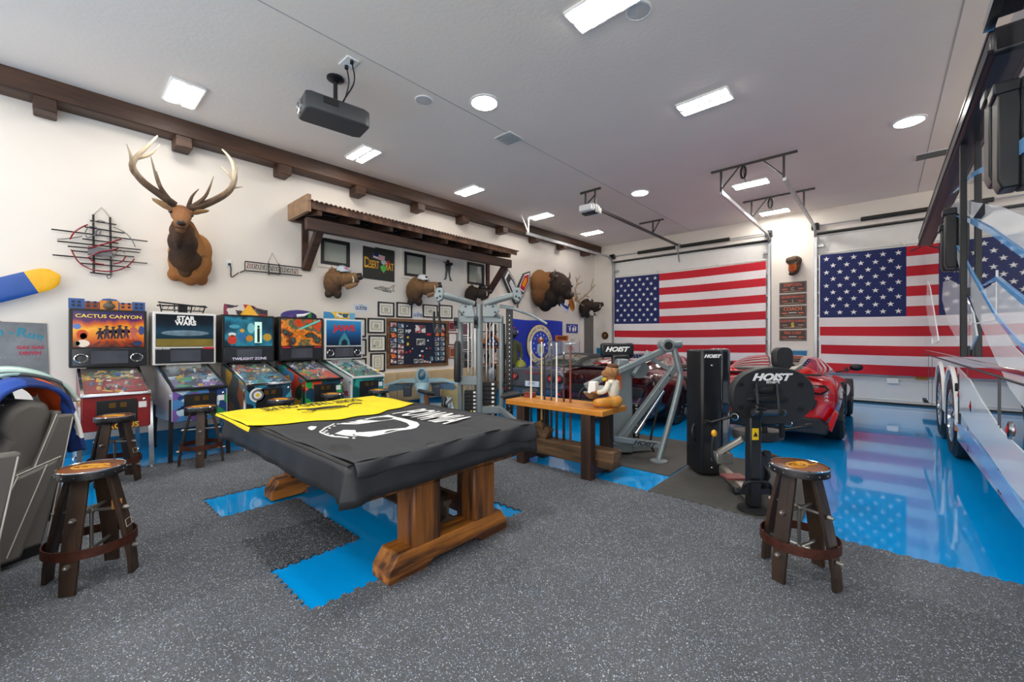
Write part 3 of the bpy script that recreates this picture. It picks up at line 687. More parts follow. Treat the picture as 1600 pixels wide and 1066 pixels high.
# awning along the roof edge, with arms and end brackets
b = MB(); b.bar((-.03, 4.4, 3.6), (-.03, 12.3, 3.6), .14, .2); b.build('awning_case', RVK, t, bev=.03)
b = MB(); b.bar((-.09, 4.4, 3.69), (-.09, 12.3, 3.69), .03, .03); b.bar((-.1, 4.4, 3.53), (-.1, 12.3, 3.53), .025, .02); b.build('awning_rail', DARKM, t)
b = MB(); b.bar((-.06, .6, 3.66), (-.06, 4.1, 3.66), .16, .16); b.build('awning_case', RVK, t, bev=.03)
b = MB(); b.bar((-.14, .6, 3.58), (-.14, 4.15, 3.58), .05, .06); b.build('awning_rail', CHROME, t)
b = MB(); b.bar((-.05, 6.2, 1.34), (-.05, 6.22, 3.52), .05, .05); b.bar((0, 6.2, 2.0), (-.05, 6.2, 2.0), .04, .08); b.bar((0, 6.2, 1.4), (-.06, 6.2, 1.4), .04, .1); b.build('awning_arm', BLACK, t, bev=.005)
for y, z0, z1 in ((7.3, 2.38, 3.1), (7.75, 2.4, 3.0), (4.55, 2.62, 3.3), (4.25, 2.5, 3.2)):
    b = MB(); b.prism([(-.1, z0 + .06), (-.08, z0), (0, z0), (.0, z1), (-.1, z1)], y - .09, y + .09); b.b2(-.12, 0, y - .1, y + .1, z1 - .08, z1); b.build('awning_bracket', BLACK, t, bev=.012)
b = MB(); b.bar((-.06, 12.3, 3.5), (-.22, 12.35, 3.43), .03, .02); b.build('awning_hook', BLACK, t)
b = MB(); b.prism([(-.05, 2.62), (0, 2.6), (0, 2.72)], 5.4, 5.6); b.build('porch_light', DARKM, t)
b = MB(); b.b2(-.006, 0, 4.9, 5.9, 1.66, 1.672); b.b2(-.006, 0, 4.9, 4.92, 1.66, 2.05); b.build('folding_shelf_frame', WHITE, t)
# ================================================================ FURNITURE
WOODB = wood('brown stool timber', '261a13', '3f2c1f', 2, 9., .5, .3)
SEATW = wood('stained seat wood', '5a2d12', '84481d', 0, 7., .35, .15)
RUST = mat('rusty iron hoop', '4b2418', .6, .4, var=.3, vs=25, bump=.2)
def stool(label, loc, rz, group):
    t = thing('bar_stool', label, 'stool', loc, rz, group); t.scale = (1.05, 1.05, 1.0)
    b = MB(); b.lathe([(0, .65), (.147, .65), (.149, .655), (.149, .692), (.144, .695), (0, .695)], n=40); o = b.build('seat', SEATW, t)
    b = MB(); b.lathe([(.149, .648), (.154, .648), (.154, .691), (.151, .696), (.145, .697)], n=40); b.build('band', BLACK, o)
    b = MB(); b.lathe([(.147, .697), (.151, .699), (.1555, .695), (.154, .688)], n=40); b.build('silver_edge', CHROME, o)
    b = MB()
    for i in range(16): a = 2 * PI * i / 16; b.ell((.155 * math.cos(a), .155 * math.sin(a), .668), .006, 6)
    tag(b.build('rivet', CHROME, o), kind='stuff')
    b = MB(); b.tube([(-.02 + .07 * math.cos(a * PI / 12), .045 * math.sin(a * PI / 12), .696) for a in range(24)], .006, 6, closed=True)
    b.tube(smooth_path([(.0, -.02, .696), (.04, .04, .696), (.08, .01, .696), (.05, -.035, .696), (.11, -.04, .696)]), .005, 6); b.build('yellow_emblem', mat('yellow emblem paint', 'd89a1c', .4), o)
    text('CB', .06, (-.02, 0, .697), o, MATS['yellow emblem paint'], rot=(0, 0, 0), ext=.002)
    prof = [(.65, .105), (.5, .138), (.36, .168), (.2, .196), (.1, .21), (0, .216)]
    for k in range(4):
        a = k * PI / 2; c, s = math.cos(a), math.sin(a)
        b = MB(); rings = []
        for z, r in prof:
            w = .036 + .006 * math.sin(z * 4); th = .024
            rings.append([(c * (r + dr) - s * q, s * (r + dr) + c * q, z) for q, dr in ((-w, -th), (w, -th), (w, 0), (-w, 0))])
        b.loft(rings); lg = b.build('leg', WOODB, t, bev=.003, seg=1)
        for z, r in ((.42, .157), (.17, .202)):
            b = MB(); b.cyl((c * r, s * r, z), (c * (r + .022), s * (r + .022), z), .015, n=6); b.ell((c * (r + .022), s * (r + .022), z), .01, 8)
            b.build('bolt', mat('dull bolt steel', '9a9590', .4, .8), lg)
        if k == 0:
            b = MB(); b.tube([(c * q_ - s * w_, s * q_ + c * w_, z_) for w_, z_, q_ in ((-.028, .3, .184), (.028, .3, .184), (.028, .345, .177), (-.028, .345, .177))], .0015, 4, closed=True); b.build('leg_label', mat('pale label line', 'c8c0b0', .6, var=0), lg)
    b = MB(); b.lathe([(.203, .2), (.208, .2), (.206, .255), (.201, .255), (.203, .2)], n=48); b.build('hoop', RUST, t)
    b = MB()
    for z, r in ((.42, .15), (.17, .19)):
        b.cyl((-r, 0, z), (r, 0, z), .011, n=8); b.cyl((0, -r, z + .006), (0, r, z + .006), .011, n=8); b.ell((0, 0, z), .022, 8)
    b.cyl((0, 0, .17), (0, 0, .42), .01, n=8); b.build('cross_rods', mat('zinc rod', '8d8b86', .35, .8), t)
    return t
G = 'barrel stave bar stools'
st = stool('brown barrel stave stool alone on the grey mat at the right, before the motorhome', (-.4, 3.2, .0125), R(68), G)
for x, y, a, lab in ((-3.72, .17, 60, 'brown barrel stave stool in the left foreground beside the grey recliner'), (-6.07, .45, 52, 'brown barrel stave stool in front of the red western pinball machine'), (-6.17, 1.22, 75, 'brown barrel stave stool before the white sided space pinball machine'),
                     (-6.12, 2.1, 40, 'barrel stave stool behind the left end of the covered table, by the pyramid topped pinball'), (-6.17, 2.83, 20, 'barrel stave stool behind the yellow flag, by the red and green pinball'), (-6.1, 3.56, 10, 'barrel stave stool by the white and teal shark pinball')):
    dup(st, (x, y, .0125), R(a), lab)
b = MB(); b.box((-3.6, .26, .26), (.035, .05, .06)); tag(b.build('cork_tag', mat('cork', 'b07a3a', .7, bump=.3), bev=.006), 'small tan cork tag hanging inside the foreground stool', 'tag')
bpy.data.objects['cork_tag'].location = (-.05, .02, .2)
# ---- pool table
TW = wood('rough stained oak', '331b0c', '84501f', 2, 13., .5, .6)
TWX = wood('rough stained oak along y', '45240c', 'b06e2a', 1, 13., .5, .6)
t = thing('pool_table', 'heavy rustic pool table on two timber sleds joined by a railway rail', 'table', (-3.32, 1.87, 0))
b = MB(); b.b2(-1.1, 1.1, -.72, .72, .56, .8); b.build('table_body', TW, t, bev=.02)
for x in (-1.0, 1.0):
    b = MB()
    P = [(-.62, .03), (-.3, .03), (-.22, .075), (.22, .075), (.3, .03), (.62, .03), (.62, .11), (.54, .2), (-.54, .2), (-.62, .11)]
    b.sidep([(y * .85 + .02, z - .02) for y, z in P], x - .1, x + .1); b.build('sled', TWX, t, bev=.008, seg=1)
    for y in (-.22, .3):
        b = MB(); b.loft([[(x + a * .1, y + c * .11, z) for a, c in ((-1, -1), (1, -1), (1, 1), (-1, 1))] for z in (.17, .57)]); b.build('post', TW, t, bev=.012, seg=1)
b = MB(); P = [(-.07, .19), (.07, .19), (.07, .205), (.012, .225), (.012, .3), (.036, .315), (.036, .345), (-.036, .345), (-.036, .315), (-.012, .3), (-.012, .225), (-.07, .205)]
b.sidep([(y + .05, z) for y, z in P], -.92, .97); b.build('rail', mat('rusty rail steel', '54463b', .55, .5, var=.3), t)
b = MB(); b.b2(-.9, .9, .2, .24, .2, .32); b.build('stretcher', TW, t)
# vinyl cover: top, four skirts with folds at the corners
VIN = mat('black vinyl', '26272a', .42, var=.08, bump=.1, bs=14)
def cov(u, v):
    """u 0..1 around the table, v 0 top edge .. 1 hem"""
    Lx, Ly = 1.17, .8
    per = [(-Lx, -Ly), (Lx, -Ly), (Lx, Ly), (-Lx, Ly), (-Lx, -Ly)]
    ls = [2 * Lx, 2 * Ly, 2 * Lx, 2 * Ly]; tot = sum(ls); d = u * tot; i = 0
    while i < 3 and d > ls[i]: d -= ls[i]; i += 1
    f = d / ls[i]; x = per[i][0] + (per[i + 1][0] - per[i][0]) * f; y = per[i][1] + (per[i + 1][1] - per[i][1]) * f
    nrm = ((0, -1), (1, 0), (0, 1), (-1, 0))[i]
    cor = max(0, 1 - min(f, 1 - f) * ls[i] / .14)
    out = v * (.012 + .006 * math.sin(u * 61) + .005 * math.sin(u * 143)) + .07 * cor * v * (1 - .3 * v) * (1 if (int(u * tot * 30) % 2) else .5)
    hem = .2 + .007 * math.sin(u * 40) + .035 * cor
    return (x + nrm[0] * out, y + nrm[1] * out, .82 - v * hem)
t = thing('table_cover', 'black vinyl cover draped over the whole pool table', 'cover', (-3.32, 1.87, 0))
b = MB(); b.grid(lambda u, v: cov(u, v), 220, 5); b.build('skirt', VIN, t, thick=.004, sharp=50)
b = MB(); b.grid(lambda u, v: (-1.17 + 2.34 * u, -.8 + 1.6 * v, .82 + .004 * math.sin(u * 17 + v * 7) + .003 * math.sin(v * 21)), 40, 28); b.build('top', VIN, t, thick=.004, sharp=180)
b = MB(); b.tube([(-1.17, -.8, .822), (1.17, -.8, .822), (1.17, .8, .822), (-1.17, .8, .822)], .006, 6, closed=True); b.build('piping', BLACK, t)
# yellow flag, folded over the far left part
YF = mat('yellow flag cloth', 'f2da12', .7, var=.03, bump=.1, bs=10)
YP = [(-4.52, 1.03), (-4.2, 1.0), (-3.62, 1.08), (-3.63, 1.25), (-3.44, 1.38), (-3.39, 1.82), (-3.53, 2.23), (-3.84, 2.53), (-4.35, 2.62), (-4.52, 2.5)]
t = thing('yellow_flag', 'yellow flag with a coiled snake and upside down lettering on the table cover', 'flag', (0, 0, 0))
def yf(u, v):
    y = 1.02 + v * 1.56; xr = -3.42 - .28 * (1 - math.sin(PI * min(1, max(0, v)) ** .9)) + .02 * math.sin(v * 23); xl = -4.53
    x = xl + (xr - xl) * u
    return (x, y, .842 + .004 * math.sin(x * 11 + y * 6) + .003 * math.sin(y * 19 - x * 5))
b = MB(); b.grid(yf, 30, 40); b.build('cloth', YF, t, thick=.003, sharp=180)
b = MB(); b.grid(lambda u, v: (-4.53 + .95 * u, 1.02 - .012 - .01 * v, .842 - .025 * v * (1 - .3 * math.sin(u * 5))), 24, 4); b.build('front_fold', YF, t, thick=.003, sharp=180)
INK = mat('black ink', '23231c', .6, var=0)
text("DONT TREAD ON ME", .27, (-4.36, 1.81, .851), t, INK, rot=(0, 0, R(-92)), ext=.0012, sx=.36)
def coil(k): return [(-4.03 + .07 * math.cos(a * .6) * (1 - a / 60), 1.78 + .2 * math.sin(a * .6) * (1 - a / 60), .852) for a in range(30)]
b = MB(); b.tube(coil(0) + [(-3.98, 1.66, .852), (-3.9, 1.6, .852), (-3.93, 1.52, .852)], .008, 5, flat=.3); b.tube([(-4.02, 2.0, .852), (-4.1, 2.1, .852), (-4.04, 2.16, .852)], .006, 5)
for i in range(14): b.tube([(-4.12 + .012 * i, 1.55 + .03 * i, .852), (-4.1 + .012 * i, 1.58 + .03 * i, .852)], .005, 4)
b.build('snake_print', INK, t)
# black flag over the right part and right end
KF = mat('black flag cloth', '303236', .65, var=.06, bump=.12, bs=9)
t = thing('black_flag', 'black flag with a white POW MIA emblem spread over the right of the table', 'flag', (0, 0, 0))
def kf(u, v):
    x = -3.6 + 1.46 * u; y = 1.1 + 1.5 * v
    return (x, y, .829 + .005 * math.sin(x * 11 + y * 6) + .004 * math.sin(y * 19 - x * 5) + .002)
b = MB(); b.grid(kf, 40, 40); b.build('cloth', KF, t, thick=.003, sharp=180)
b = MB(); b.grid(lambda u, v: (-2.14 + .02 * math.sin(v * 2.2) + .014 * math.sin(u * 25 + v * 2), 1.1 + 1.56 * u, .835 - (.075 + .06 * u + .014 * math.sin(u * 22)) * v), 60, 6); b.build('hanging_edge', KF, t, thick=.003, sharp=180)
WI = mat('white flag ink', 'eeeeec', .7, var=0)
def zed(x, y): return .829 + .005 * math.sin(x * 11 + y * 6) + .004 * math.sin(y * 19 - x * 5) + .002
def inkpoly(P, nm):
    b = MB(); b.add([(x, y, zed(x, y) + .005) for x, y in P], [tuple(range(len(P)))]); return b.build(nm, WI, t, sharp=180)
inkpoly([(-3.28, 1.86), (-3.29, 1.95), (-3.32, 2.03), (-3.15, 2.01), (-3.06, 2.03), (-2.96, 2.02), (-2.82, 1.99), (-2.72, 1.94), (-2.66, 1.87), (-2.64, 1.81), (-2.66, 1.7), (-2.67, 1.58), (-2.68, 1.49), (-2.76, 1.43), (-2.87, 1.46), (-2.83, 1.53), (-2.8, 1.59), (-2.78, 1.67), (-2.76, 1.75), (-2.74, 1.83), (-2.78, 1.89), (-2.88, 1.93), (-2.98, 1.94), (-3.07, 1.93), (-3.09, 1.81), (-3.1, 1.72), (-3.09, 1.61), (-3.16, 1.57), (-3.25, 1.53), (-3.27, 1.58), (-3.29, 1.66), (-3.31, 1.74), (-3.29, 1.79)], 'emblem_crescent')
inkpoly([(-2.89, 1.34), (-3.0, 1.46), (-2.92, 1.51), (-2.85, 1.48), (-2.79, 1.42), (-2.72, 1.42), (-2.8, 1.36)], 'emblem_shoulder')
LP = [(-3.29, 1.52), (-3.25, 1.47), (-3.22, 1.42), (-3.14, 1.36), (-3.08, 1.32), (-2.98, 1.3), (-2.89, 1.29), (-2.82, 1.3), (-2.77, 1.33), (-2.72, 1.36)]
b = MB(); b.tube([(p.x, p.y, zed(p.x, p.y) + .003) for p in smooth_path([(q[0], q[1], 0) for q in LP], 3)], .008, 5, flat=.5)
for k, (x, y) in enumerate(LP): b.ell((x + .03, y + .02, zed(x, y) + .003), (.018, .01, .003), 8)
tag(b.build('emblem_laurel', WI, t), kind='stuff')
inkpoly([(-3.3, 1.32), (-3.34, 1.36), (-3.3, 1.39), (-3.22, 1.34), (-3.18, 1.3), (-3.23, 1.3)], 'emblem_mark')
for q in ((-3.24, 1.6), (-3.24, 1.68), (-3.24, 1.76)):
    b = MB(); b.bar((q[0] - .04, q[1], zed(*q) + .006), (q[0] + .09, q[1] + .05, zed(*q) + .007), .012, .002); b.build('emblem_dark_line', KF, t)
text('POW', .5, (-3.1, 2.22, .845), t, WI, rot=(0, 0, R(3)), ext=.0008, bold=.008, sx=.36)
text('MIA', .5, (-2.74, 2.22, .845), t, WI, rot=(0, 0, R(3)), ext=.0008, bold=.008, sx=.36)
b = MB(); b.slab(star(-2.92, 2.2, .03), .838, .843); b.build('emblem_star', WI, t)
# ---- recliners (turned a little towards the room)
LEA = mat('grey leather', '635f5b', .5, var=.07, vs=4, bump=.15, bs=30)
STI = mat('pale stitching', 'b9b4ac', .7, var=0)
RA = R(27)
def recliner(label, x, y):
    t = thing('recliner', label, 'recliner', (x, y, 0), RA, 'grey theatre recliners')
    b = MB(); b.b2(-.34, .34, -.85, -.1, .1, .44); b.build('seat_base', LEA, t, bev=.04)
    b = MB(); b.b2(-.33, .33, -.85, -.12, .42, .54); b.build('seat_cushion', LEA, t, bev=.05, seg=4)
    b = MB(); b.b2(-.33, .33, -.93, -.86, .12, .5); b.build('footrest', LEA, t, bev=.03, seg=3)
    b = MB(); b.sidep([(-.1, .5), (-.2, .56), (-.24, .68), (-.2, .8), (-.17, .84), (-.2, .92), (-.16, 1.04), (-.06, 1.1), (.05, 1.07), (.07, .98), (.02, .6)], -.4, .4); bk = b.build('backrest', LEA, t, bev=.06, seg=4)
    b = MB()
    for xx in (-.17, .17): b.tube(smooth_path([(xx, -.21, .58), (xx, -.245, .68), (xx, -.175, .835), (xx, -.205, .93), (xx, -.16, 1.065), (xx, -.06, 1.135)]), .005, 4)
    b.tube(smooth_path([(-.33, -.17, .84), (0, -.176, .838), (.33, -.17, .84)]), .005, 4); b.tube(smooth_path([(-.33, -.15, 1.07), (0, -.158, 1.068), (.33, -.15, 1.07)]), .004, 4)
    b.build('stitching', STI, bk)
    for s in (-1, 1):
        x0, x1 = sorted((s * .36, s * .5))
        b = MB(); b.sidep([(.06, .68), (-.2, .6), (-.8, .56), (-.92, .48), (-.92, .1), (-.26, .06), (-.14, .06)], x0, x1); a = b.build('arm', LEA, t, bev=.025, seg=2)
        b = MB(); xs = s * .503
        for o_ in (.06, .2, .34): b.tube([(xs, .04 - o_, .665 - o_ * .25), (xs, -.15 - o_ * 1.05, .1)], .004, 4)
        b.tube([(s * .49, .06, .685), (s * .49, -.2, .606), (s * .49, -.8, .566)], .004, 4); b.build('stitching', STI, a)
        b = MB(); b.sidep([(.16, .97), (.05, .98), (-.08, .6), (-.14, .1), (-.02, .1)], *sorted((s * .415, s * .47))); w = b.build('wing', LEA, t, bev=.02)
        b = MB(); b.tube([(s * .473, .135, .95), (s * .473, .0, .15)], .004, 4); b.tube([(s * .47, .05, .985), (s * .47, -.08, .6)], .004, 4); b.build('stitching', STI, w)
    b = MB(); b.b2(-.42, .42, .06, .11, .2, 1.0); b.build('back_panel', LEA, t, bev=.02)
    b = MB(); b.b2(-.4, .4, -.8, .0, .0, .1); b.build('plinth', BLACK, t)
    return t
rcl = recliner('grey leather recliner at the left edge with blankets over its back', -4.74, -.23)
dup(rcl, (-5.75, -.62, 0), RA, 'grey leather recliner farther along the row, only its headrest showing at the left edge')
dup(rcl, (-3.42, -.44, 0), RA, 'nearest grey leather recliner, only a sliver of its arm and back at the left edge')
def blanket(label, m, x0, x1, prof, amp=.02, nx=26):
    P = smooth_path([(0, y, z) for y, z in prof], 8); n = len(P) - 1
    def f(u, v):
        p = P[min(n, int(round(v * n)))]
        w = amp * math.sin(u * 9 + v * 4) + amp * .6 * math.sin(u * 21 - v * 6)
        return (x0 + (x1 - x0) * u + .03 * math.sin(v * 7), p.y + w * (.3 + abs(v - .4)), p.z + .02 * math.sin(u * PI) + w * .5)
    b = MB(); b.grid(f, nx, n, mfun=None); return tag(b.build('blanket', m, thick=.022, sharp=180, loc=(-4.74, -.23, 0), rot=(0, 0, RA)), label, 'blanket')
def stripes(name, cols, axis, sc, off=0.):
    m = bpy.data.materials.new(name); m.use_nodes = True
    N = m.node_tree.nodes; L = m.node_tree.links; b = N['Principled BSDF']; b.inputs['Roughness'].default_value = .95
    tc = N.new('ShaderNodeTexCoord'); sp = N.new('ShaderNodeSeparateXYZ'); L.new(tc.outputs['Object'], sp.inputs[0])
    ma = N.new('ShaderNodeMath'); ma.operation = 'MULTIPLY_ADD'; ma.inputs[1].default_value = sc; ma.inputs[2].default_value = off; L.new(sp.outputs[axis], ma.inputs[0])
    fr = N.new('ShaderNodeMath'); fr.operation = 'FRACT'; L.new(ma.outputs[0], fr.inputs[0])
    r = N.new('ShaderNodeValToRGB'); r.color_ramp.interpolation = 'CONSTANT'
    while len(r.color_ramp.elements) < len(cols): r.color_ramp.elements.new(.5)
    for i, e in enumerate(r.color_ramp.elements): e.position = i / len(cols)
    for i, e in enumerate(r.color_ramp.elements): e.color = lin(cols[i])
    L.new(fr.outputs[0], r.inputs[0]); L.new(r.outputs[0], b.inputs['Base Color']); return m
BL1 = art('navy orange blanket', ['1c3f8e', '16306b', 'e2561c', '1c3f8e', '20479c', 'f0efe9', '17316e', 'e2561c', '17316e'], 6.5, .9, seed=3)
BL2 = stripes('mint striped blanket', ['a9c9c2', 'e6ebe6', '8fb4ac', 'e6ebe6', 'a9c9c2', '5a6a70'], 'X', 5.5)
BL3 = mat('dark teal blanket', '263c40', .95, var=.15)
blanket('navy, orange and white blanket draped over the recliner back', BL1, .02, .44, [(-.34, .62), (-.31, .85), (-.24, 1.1), (-.12, 1.2), (.03, 1.19), (.15, 1.1), (.19, .9), (.2, .68)])
blanket('mint and white striped blanket draped behind the navy one', BL2, -.26, .2, [(-.3, .95), (-.25, 1.14), (-.12, 1.26), (.06, 1.27), (.24, 1.18), (.3, 1.02)])
blanket('dark teal blanket lowest in the pile on the recliner', BL3, -.42, -.24, [(-.3, .85), (-.25, 1.1), (-.12, 1.25), (.05, 1.25), (.16, 1.08), (.19, .9)])
# ---- cue bench
BTOP = wood('honey butcher block', 'bf7426', 'dc9740', 0, 7., .3, .1)
DKW = wood('dark timber legs', '2b1b14', '452b1d', 2, 9., .55, .3)
TIE = wood('weathered railway tie', '40301f', '7a5c40', 0, 10., .8, .8)
t = thing('cue_bench', 'bar height bench with honey wood top, dark legs and a railway tie holding cues', 'table', (-2.85, 4.08, 0))
b = MB(); b.b2(-.68, .69, -.27, .27, .71, .77); b.build('tabletop', BTOP, t, bev=.006)
for x in (-.44, .48):
    for y in (-.21, .19): b = MB(); b.b2(x - .06, x + .06, y - .055, y + .055, 0, .71); b.build('leg', DKW, t, bev=.004, seg=1)
    b = MB(); b.b2(x - .05, x + .05, -.16, .14, .05, .13); b.build('foot_beam', DKW, t, bev=.004, seg=1)
b = MB(); b.b2(-.5, .72, -.1, .1, .12, .31); b.build('railway_tie', TIE, t, bev=.012)
b = MB(); b.box((-.3, 0, .4), (.1, .1, .22), rot=(0, R(-25), 0)); b.box((-.22, -.02, .36), (.08, .1, .18), rot=(0, R(30), 0)); b.build('tie_block', TIE, t, bev=.008)
cues = [(-3.47 + .0, 'pale white pool cue standing at the far left of the cue rack', 'e8e2d6', '2f3b34', 1.5), (-3.3, 'cream pool cue with pale butt, second from the left in the rack', 'e3d2a8', 'c9a46a', 1.49), (-3.255, 'thin dark pool cue beside the cream one', '2a2226', '1a1a1e', 1.47), (-3.15, 'slate grey pool cue in the middle of the rack', '4a4c50', '1c1d22', 1.47),
        (-3.07, 'bright white pool cue right of the slate one', 'f0eee8', '20222a', 1.48), (-2.965, 'dark brown pool cue beside the bridge stick', '4a2a24', '2a1a18', 1.37)]
for x, lab, c1, c2, top in cues:
    q = thing('pool_cue', lab, 'cue', (x + .12, 4.1, .312), 0, 'cues in the bench rack')
    L_ = top - .312; a = MB(); a.cyl((0, 0, .4), (0, 0, L_ - .02), .013, .0085, 10); a.build('shaft', mat('cue shaft ' + c1, c1, .3, var=.02), q)
    a = MB(); a.cyl((0, 0, 0), (0, 0, .4), .018, .013, 10); a.build('butt', mat('cue butt ' + c2, c2, .3, var=.02), q)
    a = MB(); a.cyl((0, 0, L_ - .03), (0, 0, L_), .0092, n=10); a.build('ferrule', WHITE, q)
q = thing('bridge_stick', 'reddish brown bridge stick with a metal crosshead at the right of the cues', 'cue', (-2.75, 4.1, .312))
a = MB(); a.cyl((0, 0, 0), (0, 0, 1.15), .015, .012, 10); a.build('stick', mat('bridge wood', '7a4030', .35), q)
a = MB(); a.cyl((-.06, -.02, 1.15), (.05, .02, 1.16), .009, n=8); a.ell((0, 0, 1.15), .02, 8); a.build('crosshead', STEEL, q)
t = thing('box', 'small dark red box lying on the left end of the honey wood bench', 'box', (-3.42, 4.16, .771), .4)
b = MB(); b.b2(-.07, .07, -.05, .05, 0, .045); b.build('tray', mat('dark red wood', '7a2c22', .4), t, bev=.006); b = MB(); b.b2(-.072, .072, -.052, .052, .048, .06); b.build('lid', mat('dark red wood', '7a2c22', .4), t, bev=.004)
# ---- monkey waiter figure
SK = fur('monkey fur', ['7a4a28', '8a5a34', 'b98a5c'], (-.1, .3, .5), 60)
t = thing('monkey_figure', 'painted seated monkey figure in white shirt and red tie on the bench', 'figurine', (-2.22, 4.12, .771), R(-90))
def blob(name, prims, m, parent, vox=.012, sm=3):
    b = MB()
    for p in prims:
        if p[0] == 'e': b.ell(p[1], p[2], p[4] if len(p) > 4 else 16, 0, p[3] if len(p) > 3 else None)
        else: b.tube(smooth_path(p[1], 4) if len(p[1]) > 2 else p[1], None or ([p[2][0] + (p[2][-1] - p[2][0]) * i / max(1, (len(p[1]) - 1) * 4 if len(p[1]) > 2 else 1) for i in range((len(p[1]) - 1) * 4 + 1 if len(p[1]) > 2 else 2)]), 12)
    return b.build(name, m, parent, vox=vox, sm=sm)
blob('body', [('e', (0, .0, .395), (.07, .08, .08)), ('e', (0, -.07, .365), (.052, .055, .048)), ('t', [(0, .0, .2), (0, 0, .36)], [.07, .04]), ('e', (.065, .01, .385), (.012, .02, .024)), ('e', (-.065, .01, .385), (.012, .02, .024))], SK, t, .008, 3)
b = MB()
for s in (-1, 1): b.ell((s * .026, -.078, .415), .009, 8)
b.build('eyes', BLACK, t)
b = MB(); b.tube([(-.025, -.118, .352), (0, -.125, .346), (.025, -.118, .352)], .004, 5); b.ell((0, -.124, .38), (.012, .008, .008), 8); b.build('mouth', mat('dark brown', '3a2016', .6), t)
b = MB(); b.ell((0, .01, .45), (.058, .065, .034)); b.build('hair', mat('brown tuft', '5a3a22', .9, bump=.6), t)
blob('white_shirt', [('e', (0, .02, .2), (.08, .062, .12)), ('e', (0, .01, .28), (.082, .048, .04)), ('t', [(.085, .01, .28), (.12, -.02, .19), (.09, -.12, .16)], [.034, .026]), ('t', [(-.085, .01, .28), (-.12, -.02, .19), (-.09, -.12, .16)], [.034, .026])], mat('cream shirt paint', 'e8e0cc', .4), t, .009, 3)
b = MB(); b.loft([[(-w, y, z), (w, y, z), (w, y + .02, z), (-w, y + .02, z)] for w, y, z in ((.012, -.055, .31), (.02, -.075, .25), (.03, -.075, .16), (.01, -.07, .13))]); b.build('red_tie', mat('red tie', '9c2733', .5), t, bev=.004)
blob('trousers', [('e', (0, .03, .07), (.1, .09, .075)), ('t', [(.06, .02, .07), (.17, -.07, .065), (.06, -.17, .035)], [.055, .034]), ('t', [(-.06, .02, .07), (-.17, -.07, .065), (-.06, -.17, .035)], [.055, .034])], mat('ochre trousers paint', 'c98a34', .4, var=.15), t, .009, 3)
for s in (-1, 1):
    b = MB(); b.ell((s * .085, -.15, .155), (.026, .03, .02))
    for k in range(4): b.tube([(s * (.07 + .012 * k), -.165, .155), (s * (.068 + .012 * k), -.195, .155 + .004 * (k % 2)), (s * (.062 + .011 * k), -.21, .145)], [.0075, .007, .006], 6)
    b.tube([(s * .062, -.145, .165), (s * .045, -.165, .178)], [.009, .007], 6); b.build('hand', SK, t, vox=.004, sm=2)
b = MB(); b.lathe([(.0, .0), (.05, .0), (.06, .01), (.1, .05), (.13, .085), (.125, .088), (.095, .055), (.05, .015), (0, .012)], n=28)
tag(b.build('bowl', mat('pewter bowl', '8a8072', .35, .6)), 'shallow metal bowl held out by the monkey figure', 'bowl'); bpy.data.objects['bowl'].location = (-2.46, 4.12, .845); bpy.data.objects['bowl'].scale = (.85, .85, .85)
b = MB(); b.lathe([(.0, 0), (.012, 0), (.012, .05)], n=12); bw = b
t = thing('lamp', 'small lamp with white tapered shade standing in the monkey bowl', 'lamp', (-2.45, 4.12, .856))
b.build('stem', DARKM, t)
b = MB(); b.loft([[(a * w, c * w, z) for a, c in ((-1, -1), (1, -1), (1, 1), (-1, 1))] for w, z in ((.055, .045), (.042, .185))]); b.build('lamp_shade', mat('white shade', 'f1eee8', .6, var=0), t, bev=.012)
